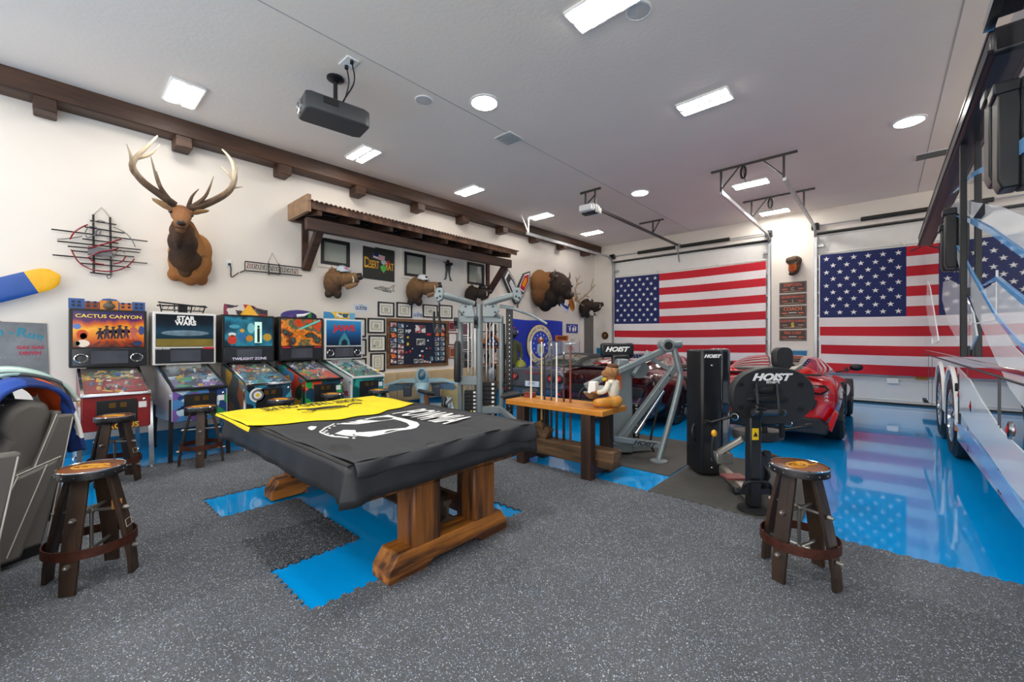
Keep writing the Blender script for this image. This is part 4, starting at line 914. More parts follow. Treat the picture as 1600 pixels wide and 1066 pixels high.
# ================================================================ PINBALL MACHINES
PGLASS = mat('playfield glass', 'dfe8ea', .03, var=0, alpha=.12, coat=1)
LCD = mat('black display', '2c2f36', .12, var=0)
def pinball(y, label, side, front, accent, field, backcols, frame, edge, topper, apron, rings=True):
    t = thing('pinball_machine', label, 'pinball machine', (XW + .06, y, 0), PI / 2, 'pinball machines along the left wall')
    # cabinet (front is local -y)
    b = MB(); b.sidep([(-1.28, .5), (-1.28, .89), (-.12, 1.14), (-.02, 1.14), (-.02, .42)], -.28, .28)
    cab = b.build('cabinet', front, t, bev=.006, seg=1)
    for s in (-1, 1):
        b = MB(); b.sidep([(-1.27, .51), (-1.27, .885), (-.12, 1.13), (-.03, 1.13), (-.03, .43)], *sorted((s * .281, s * .287))); b.build('side_art', side, cab)
        b = MB(); b.bar((s * .275, -1.29, .91), (s * .275, -.3, 1.15), .03, .02); b.build('side_rail', edge, t, bev=.003)
        for yy, up in ((-1.24, 0), (-.1, 0)):
            b = MB(); b.bar((s * .285, yy, .78 if yy < -1 else .6), (s * .3, yy - (.03 if yy < -1 else -.02), .02), .045, .02, up=(0, 1, 0)); b.lathe([(0, 0), (.03, 0), (.03, .012), (.012, .03), (0, .03)], (s * .3, yy - (.03 if yy < -1 else -.02), 0), n=12)
            b.build('leg', edge if edge is not BLACK else DARKM, t)
        b = MB(); b.cyl((s * .287, -1.2, .82), (s * .3, -1.2, .82), .016); b.build('flipper_button', accent, t)
    b = MB(); b.add([(-.255, -1.24, .885), (.255, -1.24, .885), (.255, -.32, 1.105), (-.255, -.32, 1.105)], [(0, 1, 2, 3)]); pf = b.build('playfield', field, t)
    b = MB(); random.seed(int(y * 100))
    cm = [art('pf bits', ['b8382e', 'd0a832', '2f5a90', 'd8d6d0', '3a7a48', '5a5a60', '2a2c32', '8a8c90'], 14, .3)]
    for i in range(34):
        q = random.uniform(.08, .97); x = random.uniform(-.22, .22); yy = -1.24 + .92 * q; z = .885 + .22 * q + .002
        k = random.randint(0, 3)
        if k == 0: b.cyl((x, yy, z), (x, yy, z + .04), .022, .018, 8)
        elif k == 1: b.box((x, yy, z + .02), (.05, .012, .04), rot=(0, 0, random.uniform(0, 3)))
        elif k == 2: b.tube([(x, yy, z + .03), (x + .05, yy + .06, z + .045), (x + .02, yy + .14, z + .05)], .006, 5)
        else: b.box((x, yy, z + .012), (.05, .05, .024), rot=(.2, 0, random.uniform(0, 3)))
    tag(b.build('playfield_toys', cm[0], pf), kind='stuff')
    b = MB(); b.b2(-.1, .1, -1.24, -1.1, .895, .9)
    for s in (-1, 1): b.bar((s * .1, -1.08, .93), (s * .025, -1.14, .915), .02, .015)
    b.build('apron', accent, pf)
    b = MB(); b.add([(-.262, -1.27, .925), (.262, -1.27, .925), (.262, -.3, 1.158), (-.262, -.3, 1.158)], [(0, 1, 2, 3)]); b.build('glass', PGLASS, t)
    b = MB(); b.bar((-.29, -1.285, .9), (.29, -1.285, .9), .045, .035); b.build('lock_bar', edge if edge is not BLACK else DARKM, t, bev=.006)
    b = MB(); b.box((0, -1.285, .7), (.34, .012, .27)); cd = b.build('coin_door', BLACK, t, bev=.02)
    for x in (-.04, .05): b = MB(); b.box((x, -1.294, .775), (.055, .008, .055)); b.build('coin_slot', mat('brass plate', '6d5320', .35, .6), cd)
    b = MB(); b.box((0, -1.293, .64), (.2, .006, .012)); b.cyl((.1, -1.29, .69), (.1, -1.3, .69), .012); b.build('door_lock', DARKM, cd)
    b = MB(); b.cyl((.22, -1.28, .83), (.22, -1.36, .83), .009); b.ell((.22, -1.37, .83), .018, 10); b.build('plunger', CHROME, t)
    if apron == 'spiral':
        for k, m in ((.1, WHITE), (.075, mat('slate ring', '70747a', .5)), (.05, WHITE), (.025, YEL)):
            b = MB(); b.cyl((-.15, -1.287, .75), (-.15, -1.291 - .002 * (5 - k * 50), .75), k, n=24); b.build('spiral_ring', m, t)
    else:
        b = MB(); b.box((.215, -1.286, .76), (.07, .004, .07)); b.build('price_card', WHPR, t)
    if apron: 
        if apron != 'spiral': text(apron, .085, (.02, -1.288, .535), t, accent, ext=.002, bold=.002)
    # backbox
    b = MB(); b.b2(-.355, .355, -.4, -.05, 1.17, 1.9); b.b2(-.2, .2, -.3, -.04, 1.1, 1.18); bb = b.build('backbox', frame, t, bev=.006, seg=1)
    b = MB(); b.b2(-.325, .325, -.408, -.4, 1.42, 1.87); bg = b.build('backglass', backcols, t)
    b = MB(); b.b2(-.33, .33, -.412, -.4, 1.19, 1.4); sp = b.build('speaker_panel', LCD, t, bev=.004)
    b = MB(); b.b2(-.17, .17, -.418, -.41, 1.215, 1.375); b.build('display', mat('display glass', '4a4e57', .06, var=.3, vs=3), sp)
    for s in ((-1, 1) if rings else ()):
        b = MB(); b.lathe([(.05, 0), (.056, -.006), (.05, -.012), (.044, -.004)], (s * .255, -.412, 1.285), n=20, axis=(0, 1, 0), sx=1.15); b.build('speaker_ring', CHROME, sp)
        b = MB(); b.lathe([(.044, -.003), (.02, .004), (0, .001)], (s * .255, -.412, 1.285), n=20, axis=(0, 1, 0), sx=1.1); b.build('speaker_cone', BLACK, sp)
    if topper: topper(t)
    return t, bg, sp
FAC = art('facade print', ['2f5aa0', 'e0792a', '27406e', '7a2f24', 'f0b030', '3a6ab0'], 12, .5)
def top_facade(t):
    tp = MB(); tp.prism([(-.36, 1.9), (-.36, 2.03), (-.22, 2.03), (-.22, 2.0), (-.09, 2.0), (-.06, 2.04), (0, 2.05), (.07, 2.04), (.1, 2.0), (.22, 2.0), (.22, 2.02), (.35, 2.02), (.35, 1.9)], -.3, -.27)
    o = tp.build('topper', mat('blue facade', '3b5f9c', .5, var=.15), t)
    for x0, x1, z1, c in ((-.22, -.09, 1.99, '8a4322'), (.1, .22, 1.99, 'c9702a'), (-.085, .085, 2.02, 'e08a2c')):
        b = MB(); b.b2(x0, x1, -.306, -.3, 1.905, z1); b.build('facade_panel', mat('facade ' + c, c, .5, var=.15), o)
    for x in (-.32, -.27, -.19, -.13, .13, .19, .26, .31):
        for z in (1.93, 1.975): b = MB(); b.b2(x - .014, x + .014, -.31, -.3, z, z + .028); b.build('facade_window', mat('dark blue window', '182444', .4), o)
    b = MB(); b.ell((0, -.31, 2.0), (.025, .02, .03), 10); b.ell((0, -.31, 1.95), (.06, .02, .045), 10); b.build('figure', mat('sepia figure', '5d564c', .6), o)
def top_wire(t):
    b = MB(); b.bar((-.28, -.25, 2.04), (.28, -.25, 2.0), .02, .02); b.bar((-.28, -.15, 2.0), (.28, -.15, 2.02), .02, .02)
    for x in (-.26, -.1, .1, .26): b.bar((x, -.25, 2.02), (x * .9, -.2, 1.9), .012, .012)
    for i in range(8): b.bar((-.24 + i * .06, -.25, 1.94), (-.22 + i * .06, -.25, 2.0), .006, .006)
    b.b2(-.24, .24, -.26, -.25, 1.93, 1.945); b.b2(-.05, .05, -.24, -.16, 1.9, 2.0); b.build('topper', DARKM, t)
def top_pyramid(t):
    b = MB(); b.prism([(-.3, 1.9), (-.3, 2.07), (-.15, 2.05), (-.05, 2.08), (.1, 2.06), (.14, 2.03), (.3, 2.0), (.3, 1.9)], -.26, -.23); o = b.build('topper', art('grey red print', ['77737a', 'b83a3a', '3a3440', 'd9d4d0', '8a3350', '55606a'], 11, .5, 4), t)
    b = MB(); b.loft([[(-.12 + .02, -.36, 1.905), (.12 + .02, -.36, 1.905), (.12 + .02, -.28, 1.905), (-.12 + .02, -.28, 1.905)], [(.01, -.31, 2.07), (.03, -.31, 2.07), (.03, -.3, 2.07), (.01, -.3, 2.07)]]); b.build('yellow_pyramid', mat('yellow pyramid plastic', 'e3a716', .4), o)
def top_arch(t):
    b = MB(); b.prism([(-.29, 1.9)] + circ(0, 1.93, .29, .1, 16, PI, 0) + [(.29, 1.9)], -.3, -.27); o = b.build('topper', art('purple city print', ['2e2352', '473a80', '1f2e58', '6a4f9a', '3a6a8a'], 9, .4, 8), t)
    b = MB(); b.tube([(-.06, -.34, 1.925), (.05, -.36, 1.94), (.15, -.36, 1.99)], [.03, .025, .006], 8); b.build('white_rocket', WHITE, o)
    b = MB(); b.tube([(.16, -.32, 1.9), (.15, -.33, 1.95), (.18, -.33, 2.0)], [.04, .035, .012], 8); b.build('green_figure', mat('green plastic', '2f8a3a', .5), o)
def top_sign(t):
    b = MB(); b.b2(-.3, .28, -.26, -.23, 1.9, 2.03); o = b.build('topper', art('beach print', ['3a8ac0', '67b0d8', 'dcc060', '3a7a50', '8ac8e0'], 8, .5, 2), t)
    b = MB(); b.b2(-.11, .16, -.28, -.26, 1.915, 2.03); b.build('yellow_frame', mat('yellow sign', 'efc520', .4), o)
    b = MB(); b.b2(-.09, .14, -.285, -.28, 1.935, 2.01); b.build('sign_picture', art('boat print', ['cfe0e6', '8aa8c0', '36506a', 'e6e2d0'], 14, .4), o)
    b = MB(); b.b2(-.3, .3, -.33, -.2, 1.885, 1.9); b.build('sand_shelf', mat('sand strip', 'b58a4a', .7, bump=.5), o)
SLAV = mat('lavender light print', 'e9e4ff', .4)
pm, bg, sp = pinball(.5, 'red pinball machine with a sunset desert backglass and western town topper, nearest the sofa', mat('dark red side', '7a1418', .35, var=.15), mat('red front', '8e1a1c', .35, var=.12), mat('cream yellow print', 'e9c94a', .4), art('desert playfield', ['a8843a', '5a7a3a', 'c9b070', '8a3a24', 'e8dcc0', '3a5a6a'], 16, .2, 1),
                     fur('sunset print', ['4a2018', 'b8481c', 'e8862a', 'f9b83a', 'd8641e', '5a2a60', '2c2c60'], (1.42, 1.5, 1.58, 1.66, 1.72, 1.77, 1.87), 9, amp=.16, rough=.2, bmp=0), BLACK, CHROME, top_facade, 'CACTUS')
text('CACTUS CANYON', .06, (0, -.412, 1.81), bg, mat('gold print', 'f4d560', .4), ext=.001, sx=1.2, bold=.001)
def person_print(x, z, h, c):
    k = h / .2; m = mat('print ' + c, c, .3, var=.2); b = MB()
    b.prism([(x + p * k, z + q * k) for p, q in ((-.035, 0), (-.012, 0), (0, .06), (.014, 0), (.04, 0), (.022, .09), (.05, .09), (.06, .1), (.03, .15), (.012, .16), (-.012, .16), (-.03, .15), (-.055, .1), (-.045, .085), (-.022, .11))], -.411, -.408); b.prism(circ(x, z + .178 * k, .016 * k, .02 * k, 12), -.411, -.408); b.prism([(x - .03 * k, z + .188 * k), (x + .03 * k, z + .188 * k), (x + .014 * k, z + .206 * k), (x - .014 * k, z + .206 * k)], -.412, -.408)
    b.build('painted_figure', m, bg)
for q in ((-.09, 1.52, .14, '20182a'), (-.03, 1.53, .16, '3a2434'), (.03, 1.53, .15, '20182a'), (.09, 1.53, .17, '2c2030'), (.15, 1.54, .15, '4a2a3a'), (.22, 1.52, .2, 'c8685a')): person_print(*q)
for x in (-.12, -.04, .04, .12): b = MB(); b.prism([(x * .8, 1.5), (x * .8 + .02, 1.5), (x * 1.5 + .05, 1.425), (x * 1.5 - .01, 1.425)], -.41, -.408); b.build('long_shadow_print', mat('print 6a2a18', '6a2a18', .3, var=.2), bg)
for x, z, w, h, c in ((-.245, 1.58, .05, .06, 'c8481c'), (-.235, 1.56, .03, .04, 'f0c8a0'), (-.24, 1.47, .06, .045, 'e9dccb'), (-.29, 1.47, .025, .03, '3a6a3a'), (.26, 1.47, .05, .035, '2a3560'), (.3, 1.64, .03, .06, '3a4a86'), (-.29, 1.68, .035, .035, '5d7fc0')):
    b = MB(); b.cyl((0, 0, 0), (0, -.002, 0), 1, n=16); o = b.build('painted_figure', mat('print ' + c, c, .3, var=.2), bg, loc=(x, -.408, z)); o.scale = (w, 1, h)
pm, bg, sp = pinball(1.27, 'white sided space pinball machine with a dark backglass, second from the left', mat('white blue side', 'dfe4ea', .35, var=.06), art('space front', ['22407a', '4a86c0', 'b8d4e8', '1a2448', '7a5aa8', '2f9a5a'], 10, .3, 2), mat('pale blue print', 'a9c8e0', .4), art('space playfield', ['14181f', '2a3a55', '4a6a8a', '1d2530', '6a6f7a', 'a03a3a'], 18, .2, 3),
                     fur('space print', ['3a4a30', '16303f', '1d4258', '14202e', '0f1620'], (1.42, 1.54, 1.64, 1.74, 1.87), 9, amp=.12, rough=.2, bmp=0), mat('white backbox', 'e6e6e4', .4, var=.02), BLACK, top_wire, '', False)
text('STAR', .085, (0, -.412, 1.815), bg, WHPR, ext=.001, bold=.004); text('WARS', .085, (0, -.412, 1.75), bg, WHPR, ext=.001, bold=.004)
b = MB(); b.ell((0, -.41, 1.61), (.27, .004, .04), 24); b.build('grey_ship_print', mat('ship grey', '6a8494', .3, var=.3, vs=20), bg)
b = MB(); b.b2(-.32, .32, -.4095, -.408, 1.425, 1.53); b.build('ochre_ground_print', mat('ochre print', '7a6a26', .4, var=.25), bg)
b = MB(); b.ell((-.14, -.55, 1.09), .07, 16); b.build('grey_sphere', mat('grey sphere toy', '76828a', .5, var=.15, vs=20), pm)
b = MB(); b.b2(.2, .33, -.42, -.412, 1.385, 1.41); b.build('red_strip', RED, sp); text('STAR WARS', .028, (-.25, -.414, 1.39), sp, WHPR, ext=.0005)
pm, bg, sp = pinball(2.06, 'grey pinball machine with a blue night backglass and a yellow pyramid topper', art('grey side print', ['6a6e72', '8a8e90', '4a5056', 'b0663a', 'c8a03a', '7a7e84'], 4, .3, 6), art('teal front', ['1d4a66', '2a7a9a', '16303f', '3aa0c0', '0f2434'], 8, .3, 1), mat('pale teal print', '8fd0dc', .4), art('crowded playfield', ['c03a3a', 'e0b83a', '3a6a9a', 'd8d4c8', '7a4a8a', '3a8a5a', '8a8a8a'], 18, .2, 7),
                     art('night print', ['0f2430', '17465c', '2a7c96', '11303e', '0c1a26', '3aa0b4'], 3, .2, 9, .2, vor=False), BLACK, CHROME, top_pyramid, 'spiral', False)
text('TWILIGHT ZONE', .055, (0, -.42, 1.225), sp, SLAV, ext=.001, sx=1.1, bold=.001)
b = MB(); b.b2(.07, .17, -.411, -.408, 1.47, 1.8); b.build('lit_doorway_print', mat('lit doorway', 'c8f0e0', .3, emit=.3), bg)
b = MB(); b.b2(.105, .14, -.413, -.411, 1.48, 1.7); b.ell((.122, -.412, 1.725), (.018, .002, .022), 10); b.build('figure_print', mat('dark silhouette', '14262e', .4), bg)
for x, z, w, h, c in ((-.23, 1.52, .06, .07, 'c8402e'), (-.23, 1.6, .05, .03, 'e2e2da'), (-.1, 1.56, .05, .06, '2f6fae'), (-.1, 1.66, .03, .03, 'e0a52a'), (0, 1.54, .05, .05, 'c98a2a'), (.25, 1.56, .06, .06, 'c49a34'), (-.2, 1.72, .07, .03, '4aa0b8'), (.02, 1.7, .05, .08, '7fc8d0')):
    b = MB(); b.cyl((0, 0, 0), (0, -.002, 0), 1, n=16); o = b.build('painted_figure', mat('print ' + c, c, .3, var=.2), bg, loc=(x, -.408, z)); o.scale = (w, 1, h)
pm, bg, sp = pinball(2.84, 'colourful pinball machine with fiery monster backglass and purple arched topper', art('monster side', ['c03a24', '2a9a6a', '1d6a8a', 'e8a02a', '3a8ac0', '20402e'], 5, .3, 3), art('monster front', ['d8481e', '1d7a9a', '2aa04a', '16405a', 'e05a2a'], 7, .3, 3), mat('green print', '56b040', .4), art('city playfield', ['2a2440', '4a3a70', '6a7ab0', '1d2a48', 'a8a0c8', '3a5a5a'], 18, .2, 5),
                     art('fire print', ['7a1c10', 'c8441a', '1f5a44', 'e8862a', '3a1620', '2a7a6a', 'a83018'], 5, .2, 4, .2, vor=False), BLACK, BLACK, top_arch, '', False)
b = MB(); b.bar((-.04, -.41, 1.7), (.3, -.41, 1.86), .004, .03); b.build('teal_beam_print', mat('teal beam', '6ad0c8', .3), bg)
for x, s in ((-.12, 1), (.12, -1)):
    b = MB(); b.tube([(x + s * .06, -.41, 1.48), (x + s * .1, -.41, 1.6), (x, -.41, 1.68), (x - s * .08, -.41, 1.62)], [.05, .04, .03, .02], 8, flat=.05); b.build('dragon_print', mat('gold dragon', 'd89a2c', .3, var=.3), bg)
for x in (-.31, .2): b = MB(); b.b2(x, x + .12, -.418, -.412, 1.385, 1.405); b.build('red_strip', RED, sp)
pm, bg, sp = pinball(3.58, 'white and teal shark pinball machine at the right end of the row', mat('white side blue print', 'dfe6ea', .35, var=.08), art('teal sea front', ['1a8a86', '147068', '2aa8a0', '0f5a58'], 6, .3, 3), mat('sea green print', '1f9a94', .4), art('sea playfield', ['3aa0a0', '1d6a78', '8ac8c8', 'd8e0dc', '2a4a5a'], 16, .2, 2),
                     fur('deep sea print', ['0a1c36', '0f3c68', '1a6aa8', '3a96cc'], (1.42, 1.55, 1.7, 1.87), 4, amp=.05, rough=.2, bmp=0), mat('white backbox', 'e6e6e4', .4), mat('white rail', 'e4e6e6', .35), top_sign, '')
text('JAWS', .15, (0, -.412, 1.73), bg, mat('red jagged print', 'd32a2e', .4), ext=.001, bold=.006, sx=1.1)
b = MB(); b.prism([(-.11, 1.425), (-.09, 1.52), (-.04, 1.6), (0, 1.66), (.04, 1.6), (.09, 1.52), (.11, 1.425)], -.412, -.408); b.build('grey_cone_print', mat('teal grey print', '3f8a98', .3, var=.15), bg)
b = MB(); b.prism([(-.06, 1.425), (-.05, 1.5), (0, 1.54), (.05, 1.5), (.06, 1.425)], -.415, -.412); b.build('dark_gap_print', mat('dark sea', '0c2236', .3), bg)
text('JAWS', .11, (.289, -1.0, .62), pm, MATS['red jagged print'], rot=(PI / 2, 0, PI / 2), ext=.001, bold=.004)
text('JAWS', .11, (-.289, -1.0, .62), pm, MATS['red jagged print'], rot=(PI / 2, 0, -PI / 2), ext=.001, bold=.004)
b = MB(); b.ell((.2, -1.2, 1.0), .02, 8); b.ell((.2, -1.22, .98), (.03, .02, .015), 8); b.build('yellow_duck', YEL, pm)
# ================================================================ GYM
GS = mat('silver gym steel', '838d90', .35, .3, var=.04)
GB = mat('black gym steel', '1c1d20', .35, .2, var=.03)
PAD = mat('black pad', '232427', .5, var=.05, bump=.08, bs=60)
YS = mat('yellow sticker', 'f0c419', .4)
AN = R(42)
t = thing('cable_machine', 'tall grey multi station cable machine with two black weight stacks behind the bench', 'exercise machine', (-4.22, 4.02, 0), AN)
b = MB(); b.tube([(0, 0, .0), (0, 0, 1.9), (0, -.02, 2.02)], .045, 12); b.build('center_post', GS, t)
for x, z1 in ((-.28, 1.95), (.3, 1.85)):
    b = MB(); b.tube(smooth_path([(x, .1, 0), (x, .1, z1 - .2), (x * .93, .08, z1 - .02), (x * .5, .05, z1 + .05)]), .038, 10); b.build('upright', GS, t)
for q in ((-.3, .32, .05, .11, 1.76, 1.86), (-.28, .0, -.02, .1, .88, 1.0), (0, .32, -.02, .1, .48, .58), (-.3, .32, -.0, .12, .02, .08)): b = MB(); b.b2(*q); b.build('cross_member', GS, t, bev=.008, seg=1)
b = MB(); b.bar((0, 0, .05), (0, -.5, .05), .07, .06); b.build('floor_beam', GS, t, bev=.008, seg=1)
for s in (-1, 1):
    b = MB(); b.prism([(s * .06, 1.84), (s * .1, 2.02), (s * .24, 2.03), (s * .28, 1.93), (s * .2, 1.84)], -.05, -.03); b.prism([(s * .06, 1.84), (s * .1, 2.02), (s * .24, 2.03), (s * .28, 1.93), (s * .2, 1.84)], .05, .07); o = b.build('pivot_plate', GS, t, bev=.004)
    b = MB()
    for px, pz in ((.19, 1.98), (.22, 1.9)): b.cyl((s * px, -.06, pz), (s * px, .08, pz), .014)
    b.build('pivot_bolt', BLACK, o)
    b = MB(); b.tube([(s * .08, 0, 2.02), (s * .3, -.12, 2.08), (s * .52, -.2, 2.13)], .045, 10); a = b.build('cable_arm', GS, t)
    b = MB(); b.prism([(s * .46, 2.16), (s * .48, 2.22), (s * .56, 2.22), (s * .6, 2.1), (s * .55, 2.02), (s * .48, 2.06)], -.25, -.17); b.build('arm_head', GS, a, bev=.012)
    b = MB()
    for px, pz in ((.52, 2.17), (.55, 2.08), (.51, 2.1)): b.cyl((s * px, -.265, pz), (s * px, -.16, pz), .014)
    b.tube([(s * .53, -.2, 2.02), (s * .53, -.2, 1.95)], .012, 6); b.build('pulley', BLACK, a)
b = MB()
for dx in (-.03, .03): b.tube([(-.57 + dx, -.2, 1.9), (-.56 + dx * 1.4, -.2, 1.72), (-.55 + dx, -.2, 1.6)], .018, 6)
b.bar((-.6, -.2, 1.64), (-.5, -.2, 1.64), .04, .05); b.build('rope_handle', BLACK, t)
for x, z0, z1 in ((-.12, .05, .8), (.14, .05, .92)):
    n = 14
    for i in range(n):
        b = MB(); z = z0 + (z1 - z0) * i / n; b.box((x, .1, z + (z1 - z0) / n * .46), (.2, .1, (z1 - z0) / n * .86)); b.box((x + .045, .046, z + (z1 - z0) / n * .46), (.035, .006, (z1 - z0) / n * .5), 1); b.build('weight_plate', [RUBBER, WHPR], t)
    b = MB(); b.cyl((x - .05, .1, z1), (x - .05, .1, 1.83), .011); b.cyl((x + .05, .1, z1), (x + .05, .1, 1.83), .011); b.cyl((x, .1, z1), (x, .1, 1.83), .006); b.build('guide_rods', CHROME, t)
    b = MB(); b.ell((x + .0, .04, z0 + (z1 - z0) * .6), (.014, .014, .02), 8); b.build('selector_pin', YS, t)
b = MB(); b.tube([(-.3, -.08, .93), (-.3, -.08, .97), (-.3, -.08, 1.46), (-.3, -.08, 1.5)], [.05, .068, .062, .04], 16, flat=.75); b.build('back_pad', PAD, t)
b = MB(); b.b2(.37, .47, .12, .2, .2, 1.96); o = b.build('adjustment_column', GB, t, bev=.008)
for i in range(22): b = MB(); b.cyl((.42, .118, .5 + i * .065), (.42, .125, .5 + i * .065), .009, n=8); b.build('hole', STEEL, o)
b = MB(); b.tube([(.36, .1, 1.98), (.5, .1, 1.95), (.75, .05, 1.86), (.95, 0, 1.74)], .018, 8); b.bar((.28, .1, 2.0), (.48, .12, 1.97), .06, .05); b.build('lat_bar', GS, t)
for x, z in ((-.33, 1.75), (-.05, 1.76)): b = MB(); b.lathe([(.05, -.02), (.055, -.01), (.04, 0), (.055, .01), (.05, .02)], (x, -.03, z), n=16, axis=(1, 0, 0)); b.box((x, -.03, z), (.05, .07, .16)); b.build('pulley_block', BLACK, t)
b = MB(); b.lathe([(.1, -.012), (.1, .012), (.09, .012), (.09, -.012), (.1, -.012)], (.42, .05, .88), n=20, axis=(0, 1, 0)); b.cyl((.35, .05, .88), (.49, .05, .88), .01); b.build('hand_wheel', BLACK, t)
b = MB(); b.bar((.3, -.05, .55), (.68, -.42, .3), .06, .06); b.build('leg_extension_arm', GS, t, bev=.006)
b = MB(); b.cyl((.33, -.16, .74), (.56, -.16, .78), .05); b.cyl((.6, -.2, .79), (.8, -.2, .82), .05); b.cyl((.3, -.16, .735), (.82, -.2, .825), .015); b.build('leg_roller', PAD, t)
b = MB(); b.tube(smooth_path([(-.3, -.15, .3), (-.42, -.25, .5), (-.45, -.3, .62), (-.35, -.3, .74)]), .025, 8); b.lathe([(.12, -.02), (.13, 0), (.12, .02), (.1, 0), (.12, -.02)], (-.42, -.2, .62), n=20, axis=(1, .4, 0)); b.build('press_arm', GS, t)
b = MB(); b.ell((-.45, -.25, .62), (.04, .12, .14), 14); b.build('cam_disc', BLACK, t)
b = MB(); b.box((-.68, -.35, .82), (.14, .3, .055), rot=(0, R(18), R(35))); b.build('seat_pad', PAD, t, bev=.025, seg=3)
b = MB(); b.bar((-.68, -.35, .8), (-.6, -.3, .05), .06, .05); b.bar((-.62, -.32, .05), (-.1, 0, .05), .06, .06); b.build('seat_post', mat('bronze post', '8a5a34', .4, .3), t)
# silver leg press
t = thing('leg_press_machine', 'silver grey leg press machine with slanted tubes between the bench and the maroon car', 'exercise machine', (-2.36, 5.02, .012), AN)
def T(p, r, nm, m=GS, n=12): b = MB(); b.tube(p, r, n); return b.build(nm, m, t)
b = MB(); b.bar((-.66, .0, .9), (.42, 0, 1.4), .09, .08); b.build('lever_arm', GS, t, bev=.015)
b = MB(); b.cyl((.38, -.09, 1.43), (.38, .09, 1.43), .085, n=20); b.cyl((.36, 0, 1.42), (.58, 0, 1.45), .05, n=16); o = b.build('arm_joint', GS, t, bev=.01)
b = MB(); b.cyl((.38, -.1, 1.43), (.38, -.088, 1.43), .05, n=16); b.build('joint_cap', BLACK, o)
T(smooth_path([(.47, -.03, 1.4), (.53, -.05, 1.15), (.54, -.06, 1.0), (.42, -.12, .6), (.22, -.2, .02)], 5), .038, 'front_leg')
b = MB(); b.lathe([(.0, 0), (.105, 0), (.105, .015), (.06, .03), (0, .03)], (.22, -.2, 0), n=24); b.build('foot_disc', GS, t)
b = MB(); b.bar((.5, 0, 1.16), (-.22, -.03, .22), .1, .08); o = b.build('diagonal_frame', GS, t, bev=.012)
b = MB()
for k in (.12, .3, .45, .88, .95): b.ell((.5 - .72 * k, -.05, 1.16 - .94 * k), (.016, .012, .016), 8)
b.build('frame_bolts', BLACK, o)
b = MB(); b.bar((-.3, -.04, .25), (.33, -.12, .17), .09, .07); o = b.build('base_tube', GS, t, bev=.008)
text('HOIST', .075, (.06, -.13, .2), o, BLACK, rot=(PI / 2, R(7), R(-7)), ext=.002, shear=.4, bold=.003, sx=1.2)
b = MB(); b.prism([(-.3, .02), (-.27, 1.0), (-.2, 1.25), (-.06, 1.25), (-.02, 1.0), (.0, .02)], .1, .28); o = b.build('weight_shroud', GS, t, bev=.02)
b = MB(); b.b2(-.27, -.17, .088, .1, .85, 1.07); b.build('orange_label', mat('orange label', 'ef6a1c', .4), o)
b = MB(); b.lathe([(.12, -.02), (.125, 0), (.12, .02), (0, .025)], (.07, .12, 1.12), n=24, axis=(0, -1, 0)); b.build('pulley_disc', GS, t)
b = MB(); b.bar((-.02, .05, 1.07), (.16, 0, 1.36), .06, .05); b.bar((.2, .1, 1.28), (.5, .05, 1.08), .06, .05); b.build('link_bars', GS, t, bev=.005)
b = MB(); b.cyl((.1, .02, .45), (.36, .02, .85), .022); b.cyl((.1, .02, .45), (.0, .02, .3), .035); b.box((.0, .02, .33), (.08, .06, .05), rot=(0, R(-50), 0)); b.build('gas_spring', CHROME, t)
T(smooth_path([(.25, .12, 1.0), (.36, .1, .8), (.3, .1, .55), (.22, .1, .2), (.26, .1, .04)], 5), .015, 'drive_belt', BLACK)
T(smooth_path([(-.6, .05, .92), (-.72, .05, .8), (-.7, .05, .55), (-.62, .05, .3)], 5), .018, 'cable_loop', BLACK)
for i in range(12): b = MB(); b.box((.02, .34, .12 + i * .045), (.22, .1, .036)); b.box((.09, .288, .12 + i * .045), (.03, .006, .02), 1); b.build('weight_plate', [RUBBER, WHPR], t)
b = MB(); b.b2(-.22, .02, .35, .45, .0, 1.3); b.build('rear_tower', GB, t, bev=.03)
b = MB(); b.box((-.12, .5, 1.36), (.46, .1, .2)); o = b.build('tower_top', GB, t, bev=.03)
text('HOIST', .09, (-.14, .445, 1.37), o, WHPR, ext=.002, shear=.35, bold=.004, sx=1.2)
b = MB(); b.bar((-.6, 0, .06), (.3, .3, .06), .07, .06); b.bar((-.3, -.04, .2), (-.3, .3, .06), .06, .06); b.build('floor_frame', GS, t)
b = MB(); b.ell((-.42, -.06, 1.0), (.035, .006, .022), 10); b.build('yellow_tag', YS, t)
b = MB(); b.box((-.4, .3, .5), (.3, .4, .07), rot=(0, R(-15), 0)); b.build('seat_pad', PAD, t, bev=.03)
# black tower machine with the oval back
t = thing('core_machine', 'black exercise machine with weight tower, oval back plate and round seat', 'exercise machine', (-.85, 4.12, .0125), AN)
# local x = right in view, y = away
b = MB(); b.loft([[(-.06 + a, .95 + c, z) for a, c in ((-.0, .0), (.03, -.05), (.15, -.06), (.24, -.04), (.27, .02), (.27, .3), (.0, .3))] for z in (.02, 1.39)]); tw = b.build('weight_tower', GB, t, bev=.02)
text('HOIST', .048, (.07, .885, 1.32), tw, WHPR, ext=.002, shear=.35, bold=.003, sx=1.25, rot=(PI / 2, 0, 0))
b = MB(); b.ell((.07, .889, 1.22), (.012, .005, .012), 8); b.ell((.07, .889, .1), (.012, .005, .012), 8); b.build('tower_screw', CHROME, tw)
b = MB(); b.loft([[(.24 + a, 1.0 + c, z) for a, c in ((-.02, .0), (.1, .02), (.13, .08), (.13, .3), (-.02, .3))] for z in (.1, 1.4)]); b.build('clear_shroud', mat('smoked plastic', '22242c', .1, var=0, coat=1), t, bev=.03)
for i in range(10): b = MB(); b.box((.3, 1.34, .1 + i * .06), (.14, .1, .05)); b.build('weight_plate', RUBBER, t)
